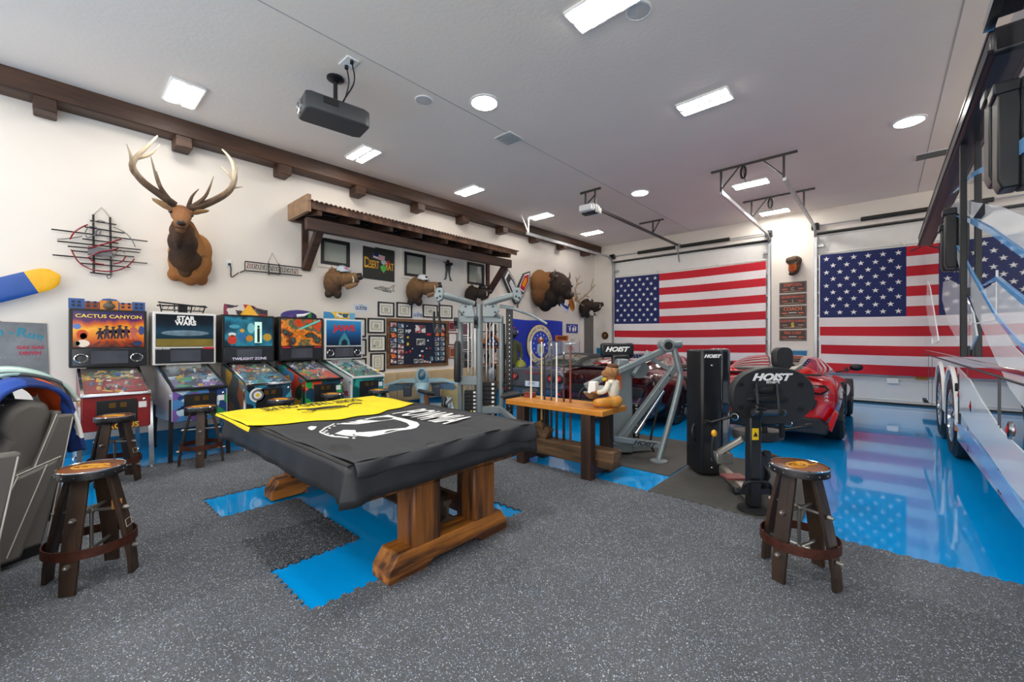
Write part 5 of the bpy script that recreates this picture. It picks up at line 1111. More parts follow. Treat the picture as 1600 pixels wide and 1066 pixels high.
b = MB(); b.tube(smooth_path([(-.08, .98, .56), (-.12, .95, .5), (-.11, .95, .42), (-.08, .98, .38)]), .015, 8); b.build('side_loop', BLACK, t)
b = MB(); b.bar((.2, .95, .08), (.04, .1, .08), .07, .08); o = b.build('silver_base_bar', mat('brushed base steel', 'b8b2a8', .35, .7), t, bev=.005)
b = MB(); b.box((.1, .5, .13), (.2, .16, .02)); b.build('red_plate', mat('red foot plate', '8a4a48', .4), o)
b = MB(); b.bar((0, 0, .04), (0, 0, .82), .1, .09, up=(0, 1, 0)); b.bar((0, 0, .8), (.03, -.06, .93), .09, .08, up=(0, 1, 0)); po = b.build('post', GB, t, bev=.012)
b = MB(); b.box((-.01, -.052, .68), (.055, .006, .1)); b.build('yellow_label', YS, po); b = MB(); b.prism([(-.03, .66), (.01, .66), (-.01, .7)], -.057, -.055); b.build('warning_mark', BLACK, po)
b = MB(); b.lathe([(.0, 0), (.125, 0), (.125, .02), (.1, .03), (0, .03)], (.0, 0, -.0), n=24); b.build('foot_pad', RUBBER, t)
b = MB(); b.bar((-.14, 0, .17), (.14, 0, .17), .05, .05); b.cyl((-.17, 0, .17), (-.14, 0, .17), .035); b.cyl((.14, 0, .17), (.17, 0, .17), .035); b.tube(smooth_path([(-.12, -.06, .2), (-.1, -.08, .27), (.08, -.08, .27), (.12, -.06, .2)]), .014, 8); b.build('foot_bracket', DARKM, t, bev=.006)
def oval(z, a, c, y, k=1.): return [(.205 + a * math.copysign(abs(math.cos(q)) ** .85, math.cos(q)) * k, y, 1.0 + c * math.copysign(abs(math.sin(q)) ** .9, math.sin(q)) * k) for q in [2 * PI * i / 48 for i in range(48)]]
b = MB(); b.loft([oval(0, .375, .255, .12, .9), oval(0, .375, .255, .1, 1.0), oval(0, .375, .255, .05, 1.0), oval(0, .375, .255, .03, .96), oval(0, .375, .255, .032, .9), oval(0, .375, .255, .03, .3)][::-1]); ov = b.build('oval_back', PAD, t)
text('HOIST', .085, (.17, .022, 1.165), ov, WHPR, ext=.002, shear=.35, bold=.004, sx=1.35); text('FITNESS', .028, (.19, .022, 1.12), ov, WHPR, ext=.002, bold=.001, sp=1.2)
for x, z in ((-.09, 1.1), (.44, 1.1), (-.09, .9), (.44, .88)):
    b = MB(); b.lathe([(.02, 0), (.022, -.006), (.012, -.006), (.01, 0)], (x, .03, z), n=14, axis=(0, 1, 0)); b.build('screw_cup', DARKM, ov)
for z, w in ((1.05, .13), (.97, .19)): b = MB(); b.ell((.15, .028, z), (w, .016, .035), 20); b.build('embossed_groove', mat('dark groove', '141517', .5), ov)
for x in (.04, .22):
    b = MB(); b.bar((x, .02, 1.12), (x - .03, -.06, .87), .022, .03); b.cyl((x - .03, -.1, .87), (x - .03, -.02, .87), .025); b.build('back_bracket', GB, t, bev=.005)
b = MB(); b.cyl((-.04, -.06, .87), (.24, -.06, .87), .03); b.build('pivot_shaft', mat('gunmetal shaft', '5d6064', .3, .8), t)
b = MB(); b.loft([[(.36 + a * math.copysign(abs(math.cos(q)) ** .7, math.cos(q)), y, 1.33 + .1 * math.copysign(abs(math.sin(q)) ** .7, math.sin(q))) for q in [2 * PI * i / 28 for i in range(28)]] for y, a in ((.2, .07), (.18, .09), (.14, .09), (.12, .075))][::-1]); b.build('head_rest', PAD, t)
b = MB(); b.bar((.36, .17, 1.26), (.36, .16, .6), .04, .03); b.build('rear_post', GB, t)
b = MB(); b.loft([[(.34 + .24 * math.cos(q) * k, .5 + .16 * math.sin(q) * k, z) for q in [2 * PI * i / 32 for i in range(32)]] for z, k in ((.5, .8), (.52, 1), (.57, 1.02), (.6, .94), (.61, .5))]); b.build('seat', PAD, t)
b = MB(); b.loft([[(.36 + .18 * math.cos(q) * k, .42 + .08 * math.sin(q) * k, z) for q in [2 * PI * i / 28 for i in range(28)]] for z, k in ((.66, .5), (.69, .8), (.74, 1), (.8, 1), (.82, .8))]); b.build('lumbar_pad', PAD, t)
b = MB(); b.cyl((.34, .5, .1), (.34, .5, .52), .035); b.cyl((.36, .42, .58), (.36, .42, .68), .025); b.bar((.0, .05, .15), (.34, .5, .12), .08, .08); b.box((.3, .35, .35), (.26, .12, .08)); b.build('seat_stem', GB, t)
for x0, x1, z0, z1 in ((-.12, .05, .66, .74), (.5, .78, .56, .64)):
    b = MB(); b.cyl((x0, .55, z0), (x1, .45, z1), .014); e = (x1, .45, z1) if x0 > 0 else (x0, .55, z0); b.cyl(e, (e[0] + (.05 if x0 > 0 else -.06), e[1] - .02, e[2] + .012), .025); b.build('hand_grip', DARKM, t)
b = MB(); b.bar((-.16, .3, .42), (.02, .2, .58), .09, .05); b.box((-.12, .3, .38), (.16, .12, .1)); b.build('adjust_arm', mat('satin steel', '97948e', .35, .7), t, bev=.01)
b = MB(); b.tube(smooth_path([(-.2, .25, .32), (-.24, .25, .42), (-.235, .25, .55), (-.22, .25, .6)]), .014, 8); lv = b.build('lever', BLACK, t)
b = MB(); b.ell((-.22, .25, .62), (.026, .026, .034), 12); b.build('yellow_knob', mat('yellow knob', 'e9a716', .35), lv)
b = MB()
for i in range(6): b.tube(smooth_path([(.08 + .02 * i, .1, .15 + .03 * i), (.16, .02 + .02 * i, .3), (.1, .1, .42 - .02 * i)]), .012, 6)
b.box((.12, .1, .3), (.1, .1, .36)); b.cyl((.12, -.02, .5), (.12, .02, .5), .03); b.build('linkage', GB, t, bev=.004)
# ================================================================ ON THE LEFT WALL   (local x = along the wall, front = -y)
def wt(name, label, cat, y, z, off=.003, group=None): return thing(name, label, cat, (XW + off, y, z), PI / 2, group)
def plate(t, nm, m, x0, x1, z0, z1, d=.01, y=0., bev=0.):
    b = MB(); b.b2(x0, x1, -y - d, -y, z0, z1); return b.build(nm, m, t, bev=bev, seg=1)
def frame(t, nm, m, x0, x1, z0, z1, w, d):
    b = MB(); b.b2(x0, x1, -d, 0, z1 - w, z1); b.b2(x0, x1, -d, 0, z0, z0 + w); b.b2(x0, x0 + w, -d, 0, z0 + w, z1 - w); b.b2(x1 - w, x1, -d, 0, z0 + w, z1 - w); return b.build(nm, m, t)
def blobs(nm, m, t, es=(), cs=(), vox=.02, sm=4):
    b = MB()
    for e in es: b.ell(e[0], e[1], 16, 0, e[2] if len(e) > 2 else None)
    for pts, rs in cs:
        P = smooth_path(pts, 5); n = len(P); k = len(rs) - 1
        R_ = []
        for i in range(n):
            f = i / (n - 1) * k; j = min(int(f), k - 1); R_.append(rs[j] + (rs[j + 1] - rs[j]) * (f - j))
        b.tube(P, R_, 14)
    return b.build(nm, m, t, vox=vox, sm=sm)
# ---- elk
HIDE = fur('elk hide', ['8a5426', 'a5703c', '93602f'], (-.5, 0, .4), 45); MANE = fur('elk mane', ['4a3018', '2a1a10', '5a3a20'], (-.3, .0, .4), 50); FACE = fur('elk face', ['6a4526', '8f6038', '74482a'], (.1, .4, .6), 50)
ANT = fur('antler', ['3a2a1e', '6a5340', 'b8a78c', 'd8cbb4'], (.5, .8, 1.1, 1.4), 12); DARKH = mat('dark hoof hide', '2c1d14', .8); NOSE = mat('dark nose', '241a16', .4)
t = wt('elk_head_mount', 'large mounted elk head with tall branching antlers on the left wall', 'animal mount', 1.25, 2.8)
blobs('shoulder', HIDE, t, [((.13, -.15, -.12), (.27, .19, .34)), ((.27, -.08, -.36), (.09, .1, .1)), ((-.04, -.12, -.33), (.1, .11, .1)), ((.13, -.14, -.39), (.1, .1, .09)), ((.2, -.16, .05), (.2, .18, .26))], [([(.09, -.2, .0), (.04, -.32, .2), (-.02, -.44, .38)], [.24, .18, .12])])
blobs('neck_mane', MANE, t, [((.04, -.32, -.1), (.2, .14, .2)), ((.0, -.4, .1), (.18, .15, .2)), ((-.02, -.46, .24), (.15, .13, .15)), ((.05, -.26, -.28), (.09, .08, .1))], [([(.03, -.34, -.2), (-.01, -.46, .1), (-.05, -.54, .3)], [.1, .16, .11]), ([(-.08, -.6, .2), (-.09, -.6, .08), (-.08, -.55, -.02)], [.06, .05, .015])], .018, 3)
blobs('head', FACE, t, [((-.04, -.52, .48), (.13, .13, .11)), ((-.1, -.84, .24), (.075, .065, .062)), ((-.1, -.82, .18), (.055, .05, .04)), ((-.12, -.56, .5), (.05, .06, .04)), ((.05, -.56, .5), (.05, .06, .04))], [([(-.04, -.52, .46), (-.065, -.7, .36), (-.1, -.84, .25)], [.125, .098, .07])], .013, 3)
b = MB(); b.ell((-.103, -.9, .256), (.055, .03, .036), 14); b.ell((-.08, -.925, .26), (.012, .01, .012), 8); b.ell((-.128, -.925, .26), (.012, .01, .012), 8); b.build('nose', NOSE, t)
b = MB(); b.tube([(-.16, -.86, .2), (-.1, -.9, .19), (-.05, -.86, .2)], .007, 6); b.build('mouth', NOSE, t)
b = MB()
for s in (-1, 1): b.ell((-.055 + s * .118, -.61, .455), .024, 10)
b.build('eyes', mat('glass eye', '120c08', .05, coat=1), t)
for s, tip in ((-1, (-.36, -.62, .585)), (1, (.26, -.62, .57))):
    base = Vector((-.04 + s * .1, -.5, .5)); tp = Vector(tip); md = base.lerp(tp, .5)
    b = MB(); b.tube([base, base.lerp(tp, .3), md + Vector((0, 0, .01)), base.lerp(tp, .85), tp], [.035, .062, .07, .045, .01], 12, flat=.4); b.build('ear', mat('pale ear hide', 'b08a5e', .85, var=.2, vs=20), t)
EY, EZ = 1.25, 2.8
ante = {'antler': [
    ([(1.13, 3.37), (.98, 3.45), (.79, 3.57), (.69, 3.73), (.74, 3.88), (.83, 4.03), (.95, 4.25)], .034, [([(1.08, 3.4), (.94, 3.58), (.85, 3.86)], .026, .25), ([(1.05, 3.41), (.97, 3.56), (.92, 3.73)], .022, .12), ([(.69, 3.73), (.67, 3.86), (.63, 3.98)], .02, .05), ([(.77, 3.81), (.87, 3.96), (.98, 4.15)], .022, -.12), ([(.69, 3.73), (.67, 3.67), (.69, 3.6)], .014, .05)]),
    ([(1.28, 3.35), (1.47, 3.45), (1.71, 3.66), (1.8, 3.86), (1.8, 4.08), (1.75, 4.22), (1.68, 4.32)], .034, [([(1.3, 3.37), (1.45, 3.54), (1.52, 3.81)], .026, .25), ([(1.28, 3.38), (1.31, 3.51), (1.38, 3.63)], .022, .12), ([(1.79, 3.79), (1.81, 3.92), (1.82, 4.07)], .02, .08), ([(1.75, 3.87), (1.71, 3.99), (1.65, 4.06)], .018, -.1), ([(1.76, 3.74), (1.84, 3.77), (1.9, 3.79)], .013, .05)])]}
for beam, r, tines in ante['antler']:
    b = MB(); n = len(beam)
    P = smooth_path([(y - EY, -.56 - .12 * math.sin(i / (n - 1) * PI), z - EZ) for i, (y, z) in enumerate(beam)], 5)
    b.tube(P, [r * (1.5 - 1.2 * (i / (len(P) - 1)) ** 1.5) for i in range(len(P))], 9)
    for pts, rr, fw in tines:
        s0 = Vector((pts[0][0] - EY, -.6, pts[0][1] - EZ)); near = min(P, key=lambda p: (p.x - s0.x) ** 2 + (p.z - s0.z) ** 2)
        Q = smooth_path([near] + [(y - EY, near.y - fw * (i + 1) / 2, z - EZ) for i, (y, z) in enumerate(pts[1:])], 6); b.tube(Q, [rr * (1.45 - 1.3 * i / (len(Q) - 1)) for i in range(len(Q))], 8)
    b.build('antler', ANT, t)
# ---- neon signs (unlit)
def neon(t, nm, m, y0, z0, pts, r, d=.06, smo=True):
    b = MB(); P = [(y - y0, -d, z - z0) for y, z in pts]; b.tube(smooth_path(P, 6) if smo and len(P) > 2 else P, r, 6); return b.build(nm, m, t)
NBLK = mat('black neon tubing', '1e1a1c', .3); NRED = mat('dark red neon tubing', '8a1c2c', .25); NCLR = mat('clear neon tubing', 'cfd2d2', .15)
t = wt('neon_sign', 'unlit round neon sign with black bars and red curves left of the elk', 'sign', .45, 2.8)
for p in ([(0, 2.9), (.91, 2.91)], [(.05, 2.76), (.84, 2.78)], [(.01, 2.58), (.91, 2.6)], [(.34, 3.08), (.59, 3.08)], [(.29, 2.99), (.67, 2.98)], [(.27, 2.83), (.61, 2.83)], [(.14, 2.71), (.83, 2.74)], [(.18, 2.66), (.77, 2.67)], [(.25, 2.51), (.73, 2.52)], [(.34, 2.4), (.54, 2.39)]): neon(t, 'bar', NBLK, .45, 2.8, p, .009, .05)
for p in ([(.37, 3.17), (.375, 2.41)], [(.53, 3.17), (.54, 2.39)]): neon(t, 'upright_bar', NBLK, .45, 2.8, p, .013, .035)
for p in ([(.16, 2.8), (.2, 2.9), (.27, 2.98), (.32, 3.02)], [(.17, 2.67), (.23, 2.53), (.33, 2.45), (.45, 2.43), (.58, 2.45), (.69, 2.52), (.77, 2.64)], [(.32, 2.71), (.43, 2.77), (.54, 2.83), (.64, 2.89)], [(.32, 2.59), (.43, 2.68), (.54, 2.72), (.61, 2.76)], [(.32, 2.59), (.39, 2.53), (.47, 2.52)], [(.56, 2.54), (.64, 2.58), (.68, 2.66)]): neon(t, 'red_tube', NRED, .45, 2.8, p, .009, .07)
for p in ([(.56, 3.04), (.67, 2.99), (.74, 2.91), (.78, 2.81)], [(.29, 2.89), (.31, 2.96), (.34, 3.0), (.4, 3.0), (.39, 2.91), (.32, 2.85), (.3, 2.88)], [(.56, 2.63), (.59, 2.7), (.63, 2.74), (.68, 2.7)], [(.49, 2.4), (.51, 2.34), (.54, 2.37), (.54, 2.44)], [(.05, 2.78), (.12, 2.8), (.2, 2.83), (.27, 2.86)], [(.55, 2.9), (.6, 2.88), (.64, 2.9)], [(.36, 3.06), (.44, 3.1), (.53, 3.06)], [(.38, 2.92), (.4, 2.96), (.44, 2.97), (.42, 2.9)], [(.32, 2.63), (.42, 2.62), (.55, 2.6)]): neon(t, 'tube', mat('grey neon tubing', '6a6466', .3), .45, 2.8, p, .006, .06)
neon(t, 'hanging_wire', mat('grey wire', '8a8680', .5), .45, 2.8, [(.37, 3.17), (.45, 3.29), (.53, 3.17)], .004, .01, False)
b = MB(); b.b2(-.13, .1, -.06, -.02, -.16, -.06); b.build('transformer', mat('smoked back panel', '6e6c70', .4, var=.1), t)
t = wt('neon_sign', 'unlit narrow horizontal neon sign with black rails hung by a wire, right of the elk', 'sign', 2.55, 2.74)
for p, r in (([(2.11, 2.8), (3.01, 2.81)], .01), ([(2.04, 2.61), (2.11, 2.65), (2.46, 2.66), (3.0, 2.67)], .01), ([(2.11, 2.79), (2.11, 2.65)], .008), ([(2.46, 2.82), (2.46, 2.62)], .011), ([(2.62, 2.83), (2.64, 2.65)], .011)): neon(t, 'rail', NBLK, 2.55, 2.74, p, r, .05, False)
neon(t, 'hanging_wire', MATS['grey wire'], 2.55, 2.74, [(2.46, 2.83), (2.53, 3.01), (2.62, 2.83)], .004, .01, False)
for i in range(26):
    y = 2.14 + i * .031; m = NRED if (i < 3 or i > 23) else NBLK
    neon(t, 'letter_tube', m, 2.55, 2.74, [(y, 2.77 - .005 * (i % 3)), (y + .02, 2.765), (y + .004 * (i % 4), 2.71 + .01 * (i % 3)), (y + .022, 2.695)], .0055, .055, i % 2 == 0)
b = MB(); b.b2(-.08, .09, -.07, -.02, -.095, -.07); b.build('transformer', NBLK, t)
t = wt('wall_outlet', 'white wall outlet with a black cord to the narrow neon sign', 'outlet', 1.9, 2.74); plate(t, 'plate', WHITE, -.04, .04, -.06, .06, .01, bev=.003)
b = MB(); b.box((0, -.03, -.015), (.03, .05, .03)); b.tube(smooth_path([(0, -.04, -.02), (.02, -.03, -.07), (.03, -.02, -.21), (.13, -.03, -.13)]), .008, 6); b.build('cord', BLACK, t)
# ---- propeller
t = wt('propeller', 'blue propeller blade with a yellow tip reaching in from the left edge', 'propeller', -1.15, 1.72, .2)
for ang in (26.0, 146.0, 266.0):
    a = R(ang); F = Matrix.Rotation(-a, 3, 'Y'); rings = []; tips = []
    for i in range(25):
        f = i / 24; x = .12 + 1.24 * f; w = (.05 + .085 * math.sin(min(1, f * 1.5) * PI / 2)) * (1 if f < .86 else math.sqrt(max(.015, 1 - ((f - .86) / .14) ** 2))); th = .05 * (1 - .8 * f) + .006
        ring = [F @ Vector((x, math.sin(q) * th * .5, math.cos(q) * w)) for q in [2 * PI * j / 14 for j in range(14)]]
        (rings if f <= .79 else tips).append(ring)
    b = MB(); b.loft(rings + tips[:1]); bl = b.build('blade', mat('propeller blue', '1d4f9e', .35), t)
    b = MB(); b.loft(tips); b.build('yellow_tip', mat('propeller yellow', 'f3b414', .35), bl)
b = MB(); b.lathe([(.14, .18), (.14, -.02), (.1, -.12), (0, -.16)], n=24, axis=(0, 1, 0)); b.build('hub', STEEL, t)
# ---- painted metal panel
t = wt('metal_sign', 'weathered grey painted metal sign with teal and red lettering at the left edge', 'sign', -.61, 1.4)
b = MB(); b.prism([(-.6, -.38), (.59, -.355), (.57, .32), (.22, .33), (.18, .36), (.08, .38), (-.6, .38)], -.012, 0); b.build('panel', mat('weathered grey metal', '7c8084', .5, .2, var=.2, vs=5), t)
for ch, x, z, q in (('-', .1, .21, 0), ('n', .2, .21, 0), ('-', .29, .205, -4), ('R', .37, .2, -8), ('u', .45, .175, -12), ('n', .52, .15, -18)): text(ch, .13 if ch != 'R' else .15, (x, -.014, z), t, mat('teal paint', '0f86a0', .4), ext=.001, bold=.004, rot=(PI / 2, R(-q), 0))
text('GAS GAS', .055, (.44, -.014, .02), t, mat('crimson paint', 'b81f48', .4), ext=.001, bold=.002); text('DRIVIN', .055, (.44, -.014, -.05), t, MATS['crimson paint'], ext=.001, bold=.002)
b = MB()
for i in range(22): b.ell((-.55 + i * .052, -.012, .12), .006, 6); b.ell((.2, -.012, -.32 + i * .03), .006, 6); b.ell((-.2 + i * .037, -.012, -.1), .006, 6)
tag(b.build('rivets', STEEL, t), kind='stuff')
b = MB(); b.prism([(-.3, -.2), (-.1, -.25), (.1, -.16), (.16, -.05), (.1, .02), (-.1, .06), (-.3, .0)], -.014, -.012); b.build('pale_paint_patch', mat('pale paint patch', 'b4b8b8', .5, var=.15), t)
# ---- windows under the awning
WG = mat('window glass', 'a9ada2', .05, var=0, coat=1)
for n, (y0, y1, z0, z1) in enumerate(((3.34, 3.9, 2.94, 3.42), (5.14, 5.7, 2.93, 3.45), (6.97, 7.56, 2.94, 3.49))):
    t = bpy.data.objects.new('window_%d' % (n + 1), None); COL.objects.link(t); t['kind'] = 'structure'; t.location = (XW + .002, 0, 0); t.rotation_euler = (0, 0, PI / 2)
    frame(t, 'casing', CREAM, y0 - .06, y1 + .06, z0 - .06, z1 + .07, .06, .03); frame(t, 'black_frame', BLACK, y0, y1, z0, z1, .06, .045)
    plate(t, 'pane', WG, y0 + .06, y1 - .06, z0 + .06, z1 - .06, .012)
# ---- awning with corrugated roof
AWN = wood('awning timber', '34221a', '4f3426', 1, 7., .55, .35); AWX = wood('awning timber across', '4a3024', '7a543c', 0, 7., .6, .35)
t = thing('wall_awning', 'dark timber awning with a rusty corrugated roof over three small windows', 'awning', (XW, 0, 0))
b = MB(); n = 264
def cor(i, w): return [(XW - XW + .0 + w * .86, 2.8 + 5.2 * i / n, 3.92 - .12 * w + .014 * (1 if (i // 2) % 2 else -1))][0]
vs = []
b.grid(lambda u, v: cor(int(round(u * n)), v), n, 3); b.build('corrugated_roof', mat('rusty corrugated iron', '6e5446', .6, .4, var=.3, vs=9), t, thick=.006, sharp=20)
b = MB(); b.bar((.82, 2.85, 3.73), (.82, 7.95, 3.75), .11, .03, up=(1, 0, 0)); b.build('fascia', AWX, t)
b = MB(); b.bar((.65, 2.83, 3.46), (.65, 7.9, 3.48), .2, .12, up=(1, 0, 0)); b.build('header_beam', AWN, t, bev=.008)
b = MB(); b.bar((.06, 2.83, 3.72), (.06, 7.9, 3.72), .22, .1, up=(1, 0, 0)); b.build('ledger', AWN, t)
for i in range(8):
    y = 3.0 + i * .675
    b = MB(); b.bar((0, y, 3.82), (.8, y, 3.66), .07, .12); b.build('rafter', AWX if i in (0,) else AWN, t)
    if i < 7: b = MB(); b.bar((.0, y + .03, 3.885), (.0, y + .64, 3.885), .02, .02); b.add([(0.02, y + .04, 3.89), (.8, y + .04, 3.77), (.8, y + .64, 3.77), (.02, y + .64, 3.89)], [(0, 1, 2, 3)]); b.build('roof_board', AWN, t)
b = MB(); b.sidep([(2.78, 3.62), (2.84, 3.62), (2.84, 3.9), (2.78, 3.9)], 0, .84); b.build('gable_board', mat('pale cedar', '9a7a5c', .6, var=.2, vs=10), t)
for y in (3.06, 7.7):
    b = MB(); b.bar((.64, y, 3.4), (.02, y + (.02 if y < 5 else .06), 2.8), .11, .13, up=(0, 1, 0)); b.build('diagonal_brace', AWN, t, bev=.006)
    b = MB(); b.bar((.03, y, 2.78), (.03, y, 3.65), .1, .05); b.build('wall_post', AWN, t)
# ---- poster, silhouettes, plates
t = wt('poster', 'black poster with tall yellow lettering and a small american flag under the awning', 'poster', 4.55, 3.1)
b = MB(); b.prism([(-.36, -.33), (.36, -.34), (.36, .33), (-.08, .335), (-.1, .31), (-.36, .32)], -.012, 0); b.build('sheet', mat('charcoal poster', '2f302c', .6, var=.1), t)
YL = mat('amber poster print', 'e6a81c', .5)
text('D', .3, (-.28, -.014, -.01), t, YL, ext=.001, sx=.55, bold=.006); text('ESERT', .22, (-.13, -.014, -.035), t, YL, ext=.001, sx=.42, bold=.004); text('RAT', .22, (.24, -.014, -.04), t, YL, ext=.001, sx=.48, bold=.004)
o = plate(t, 'little_flag', FW, -.16, .1, .09, .19, .003, .012); o.rotation_euler = (0, R(10), 0)
for i in range(3): b = MB(); b.b2(-.05, .1, -.018, -.016, .1 + i * .03, .113 + i * .03); q = b.build('flag_stripe', FR, t); q.rotation_euler = (0, R(10), 0)
b = MB(); b.b2(-.16, -.05, -.02, -.017, .13, .19); q = b.build('flag_canton', FB, t); q.rotation_euler = (0, R(10), 0)
b = MB(); b.prism([(.02, -.05), (.1, .0), (.17, -.07), (.1, -.18), (.04, -.12)], -.018, -.013); b.build('green_patch', mat('green print', '6ab86a', .5), t)
b = MB(); b.prism(circ(.1, .05, .06, .05), -.017, -.013); b.build('grey_patch', mat('grey patch print', 'b8bcc6', .5, var=.2, vs=30), t); b = MB(); b.prism([(.17, .08), (.22, .1), (.24, .0), (.19, -.02)], -.017, -.013); b.build('red_patch', RED, t)
b = MB(); b.prism([(-.03, -.2), (.02, -.17), (.06, -.2)], -.017, -.013); b.build('dark_red_patch', mat('dark red patch', '7a1c28', .5), t)
SIL = mat('laser cut steel', '55565a', .4, .5, var=.35, vs=40)
t = wt('soldier_silhouette', 'cut metal silhouette of a soldier aiming a rifle under the awning', 'wall art', 6.37, 3.2)
for nm, P in (('torso', [(-.06, .0), (.07, .0), (.09, .16), (.03, .17), (-.07, .16), (-.09, .08)]), ('head', circ(-.0, .205, .045, .05, 14)), ('rifle', [(-.15, .17), (-.15, .19), (.02, .2), (.14, .19), (.14, .14), (.08, .15)]), ('arm', [(-.12, .16), (-.05, .1), (.12, .13), (.15, .18), (.1, .2), (.06, .14), (-.05, .14)]),
              ('leg', [(-.07, .0), (-.01, .0), (-.03, -.12), (-.05, -.22), (-.1, -.24), (-.13, -.23), (-.09, -.19), (-.08, -.1)]), ('leg', [(.0, .0), (.07, .0), (.06, -.12), (.1, -.21), (.14, -.24), (.06, -.25), (.05, -.2), (.02, -.1)])):
    b = MB(); b.prism(P, -.02, -.012); b.build(nm, SIL, t)
t = wt('jet_outline', 'black wire outline of a fighter jet below the poster', 'wall art', 4.68, 2.59)
b = MB()
for P in ([(-.24, .0), (-.12, .03), (-.06, .05), (.0, .03), (.12, .03), (.2, .1), (.23, .1), (.19, .02), (.23, -.02), (.1, -.03), (-.1, -.02), (-.24, 0)], [(.0, .0), (.1, -.06), (.15, -.06), (.12, -.01)], [(-.12, .02), (.1, .0)], [(-.05, -.02), (-.03, -.05), (.06, -.04)]): b.tube([(x, -.01, z) for x, z in P], .005, 5)
b.build('wire', BLACK, t)
for y, z, w, lab in ((4.15, 2.17, .15, 'pale blue licence plate above the shark pinball machine'), (5.51, 2.09, .13, 'pale blue licence plate between two framed certificates')):
    t = wt('license_plate', lab, 'plate', y, z, group='licence plates on the wall'); plate(t, 'plate', mat('pale plate', 'dfe7f0', .4), -w, w, -.07, .07, .006)
    text('GUS700', .1, (0, -.008, -.015), t, mat('navy print', '1d2f66', .5), ext=.0008, sx=.72, bold=.002); text('TEXAS', .028, (0, -.008, .05), t, MATS['navy print'], ext=.0008)
# ---- certificates
CF = mat('black certificate frame', '1b1a19', .35); CP = mat('certificate paper', 'ece7cf', .6, var=.02); CM = mat('cream mount', 'f1ece0', .7, var=.01); GL = mat('grey ink', '6b6a64', .6)
certs = [(4.52, 4.9, 2.01, 2.32, 'leftmost framed certificate of the top row, above the navy photo board'), (4.96, 5.35, 2.01, 2.34, 'second framed certificate of the top row, left of the licence plate'), (5.64, 6.06, 2.04, 2.34, 'framed certificate right of the licence plate over the photo board'), (6.1, 6.5, 2.04, 2.36, 'rightmost framed certificate of the top row, nearest the cable machine'),
         (4.29, 4.68, 1.66, 1.97, 'framed certificate topmost in the column left of the photo board'), (4.31, 4.7, 1.28, 1.62, 'framed certificate with a seal in the middle of the column beside the photo board'), (4.35, 4.68, .86, 1.25, 'upright framed certificate lowest in the column beside the photo board'),
         (3.92, 4.25, 1.58, 1.96, 'framed certificate half hidden by the shark backbox, topmost'), (3.92, 4.26, 1.2, 1.54, 'framed certificate half hidden by the shark backbox, middle'), (3.92, 4.26, .86, 1.16, 'framed certificate half hidden by the shark backbox, lowest')]
for y0, y1, z0, z1, lab in certs:
    w, h = (y1 - y0) / 2, (z1 - z0) / 2
    t = wt('certificate', lab, 'frame', (y0 + y1) / 2, (z0 + z1) / 2, group='framed certificates')
    frame(t, 'frame', CF, -w, w, -h, h, .028, .025); plate(t, 'mount', CM, -w + .02, w - .02, -h + .02, h - .02, .01)
    frame(t, 'inner_line', CF, -w + .085, w - .085, -h + .075, h - .075, .008, .013); o = plate(t, 'paper', CP, -w + .093, w - .093, -h + .083, h - .083, .012)
    b = MB()
    for i in range(5): q = .5 + .3 * ((i * 7) % 3) / 3; b.b2(-(w - .11) * q, (w - .11) * q, -.013, -.012, h - .12 - i * (2 * h - .22) / 5 - .008, h - .12 - i * (2 * h - .22) / 5)
    tag(b.build('text_lines', GL, o), kind='stuff')
    if 'seal' in lab: b = MB(); b.cyl((-w + .13, -.012, -h + .12), (-w + .13, -.015, -h + .12), .022); b.build('seal', GL, o)
# ---- photo board
t = wt('photo_board', 'navy felt board in a brown wooden frame covered with photographs and medals', 'board', 5.54, 1.45)
WF = wood('brown frame wood', '5a3c26', '7a5636', 0, 12., .4, .2)
frame(t, 'frame', WF, -.82, .82, -.53, .53, .06, .04); plate(t, 'felt', mat('navy felt', '1d2338', .9, var=.1), -.77, .77, -.48, .48, .015)
PC = [art('photo print %d' % i, c, 22, .4, i) for i, c in enumerate((['d8b0a8', 'e8d8d0', '8a4a44', 'c88a80'], ['9ab8c0', 'dfe6e6', '5a7a8a', '3a4a55'], ['e8783a', '2a1a14', 'f0a060', 'd85a2a'], ['8a86b0', '5a5a80', 'c8c6dc', '3a3a55'], ['9a9a98', 'd8d6d0', '4a4a4a', '70706c'], ['e8e4e0', 'a84a50', '5a4a48', 'd8c8c4']))]
base = MB(); base.b2(-.07, .07, -.004, 0, -.045, .045); pme = {}
def photo(x, z, k, sx=1., sz=1.):
    if k not in pme: pme[k] = base.mesh('photo', [PC[k]], smooth=False)
    o = bpy.data.objects.new('photo', pme[k]); COL.objects.link(o); o.parent = t; o.location = (x, -.0155, z); o.scale = (sx, 1, sz)
for i in range(8):
    for c, x in enumerate((-.66, -.48)): photo(x, .4 - i * .112 - (.0 if c == 0 else .02), (0, 1, 2, 3, 4, 5, 2, 5)[i] if c == 0 else (1, 4, 4, 1, 5, 0, 5, 4)[i], 1, 1)
    if i > 0: 
        for c, x in enumerate((.5, .66)): photo(x, .44 - i * .115, (0, 0, 2, 4, 1, 4, 1, 4)[i] if c else (4, 5, 2, 3, 4, 1, 1, 1)[i], .85, .95)
for x, z, k, sx, sz in ((.03, .32, 5, 2, 1.9), (.04, .03, 4, 1.7, 1.6), (-.08, -.4, 4, .9, 1), (.06, -.4, 4, .8, 1), (.34, -.36, 1, .5, 1.1), (.5, .4, 4, .4, .9), (.64, .4, 1, .8, .8), (.19, -.42, 5, .9, .6)): photo(x, z, k, sx, sz)
text('MP', .11, (-.29, -.018, .26), t, WHPR, ext=.001, bold=.002)
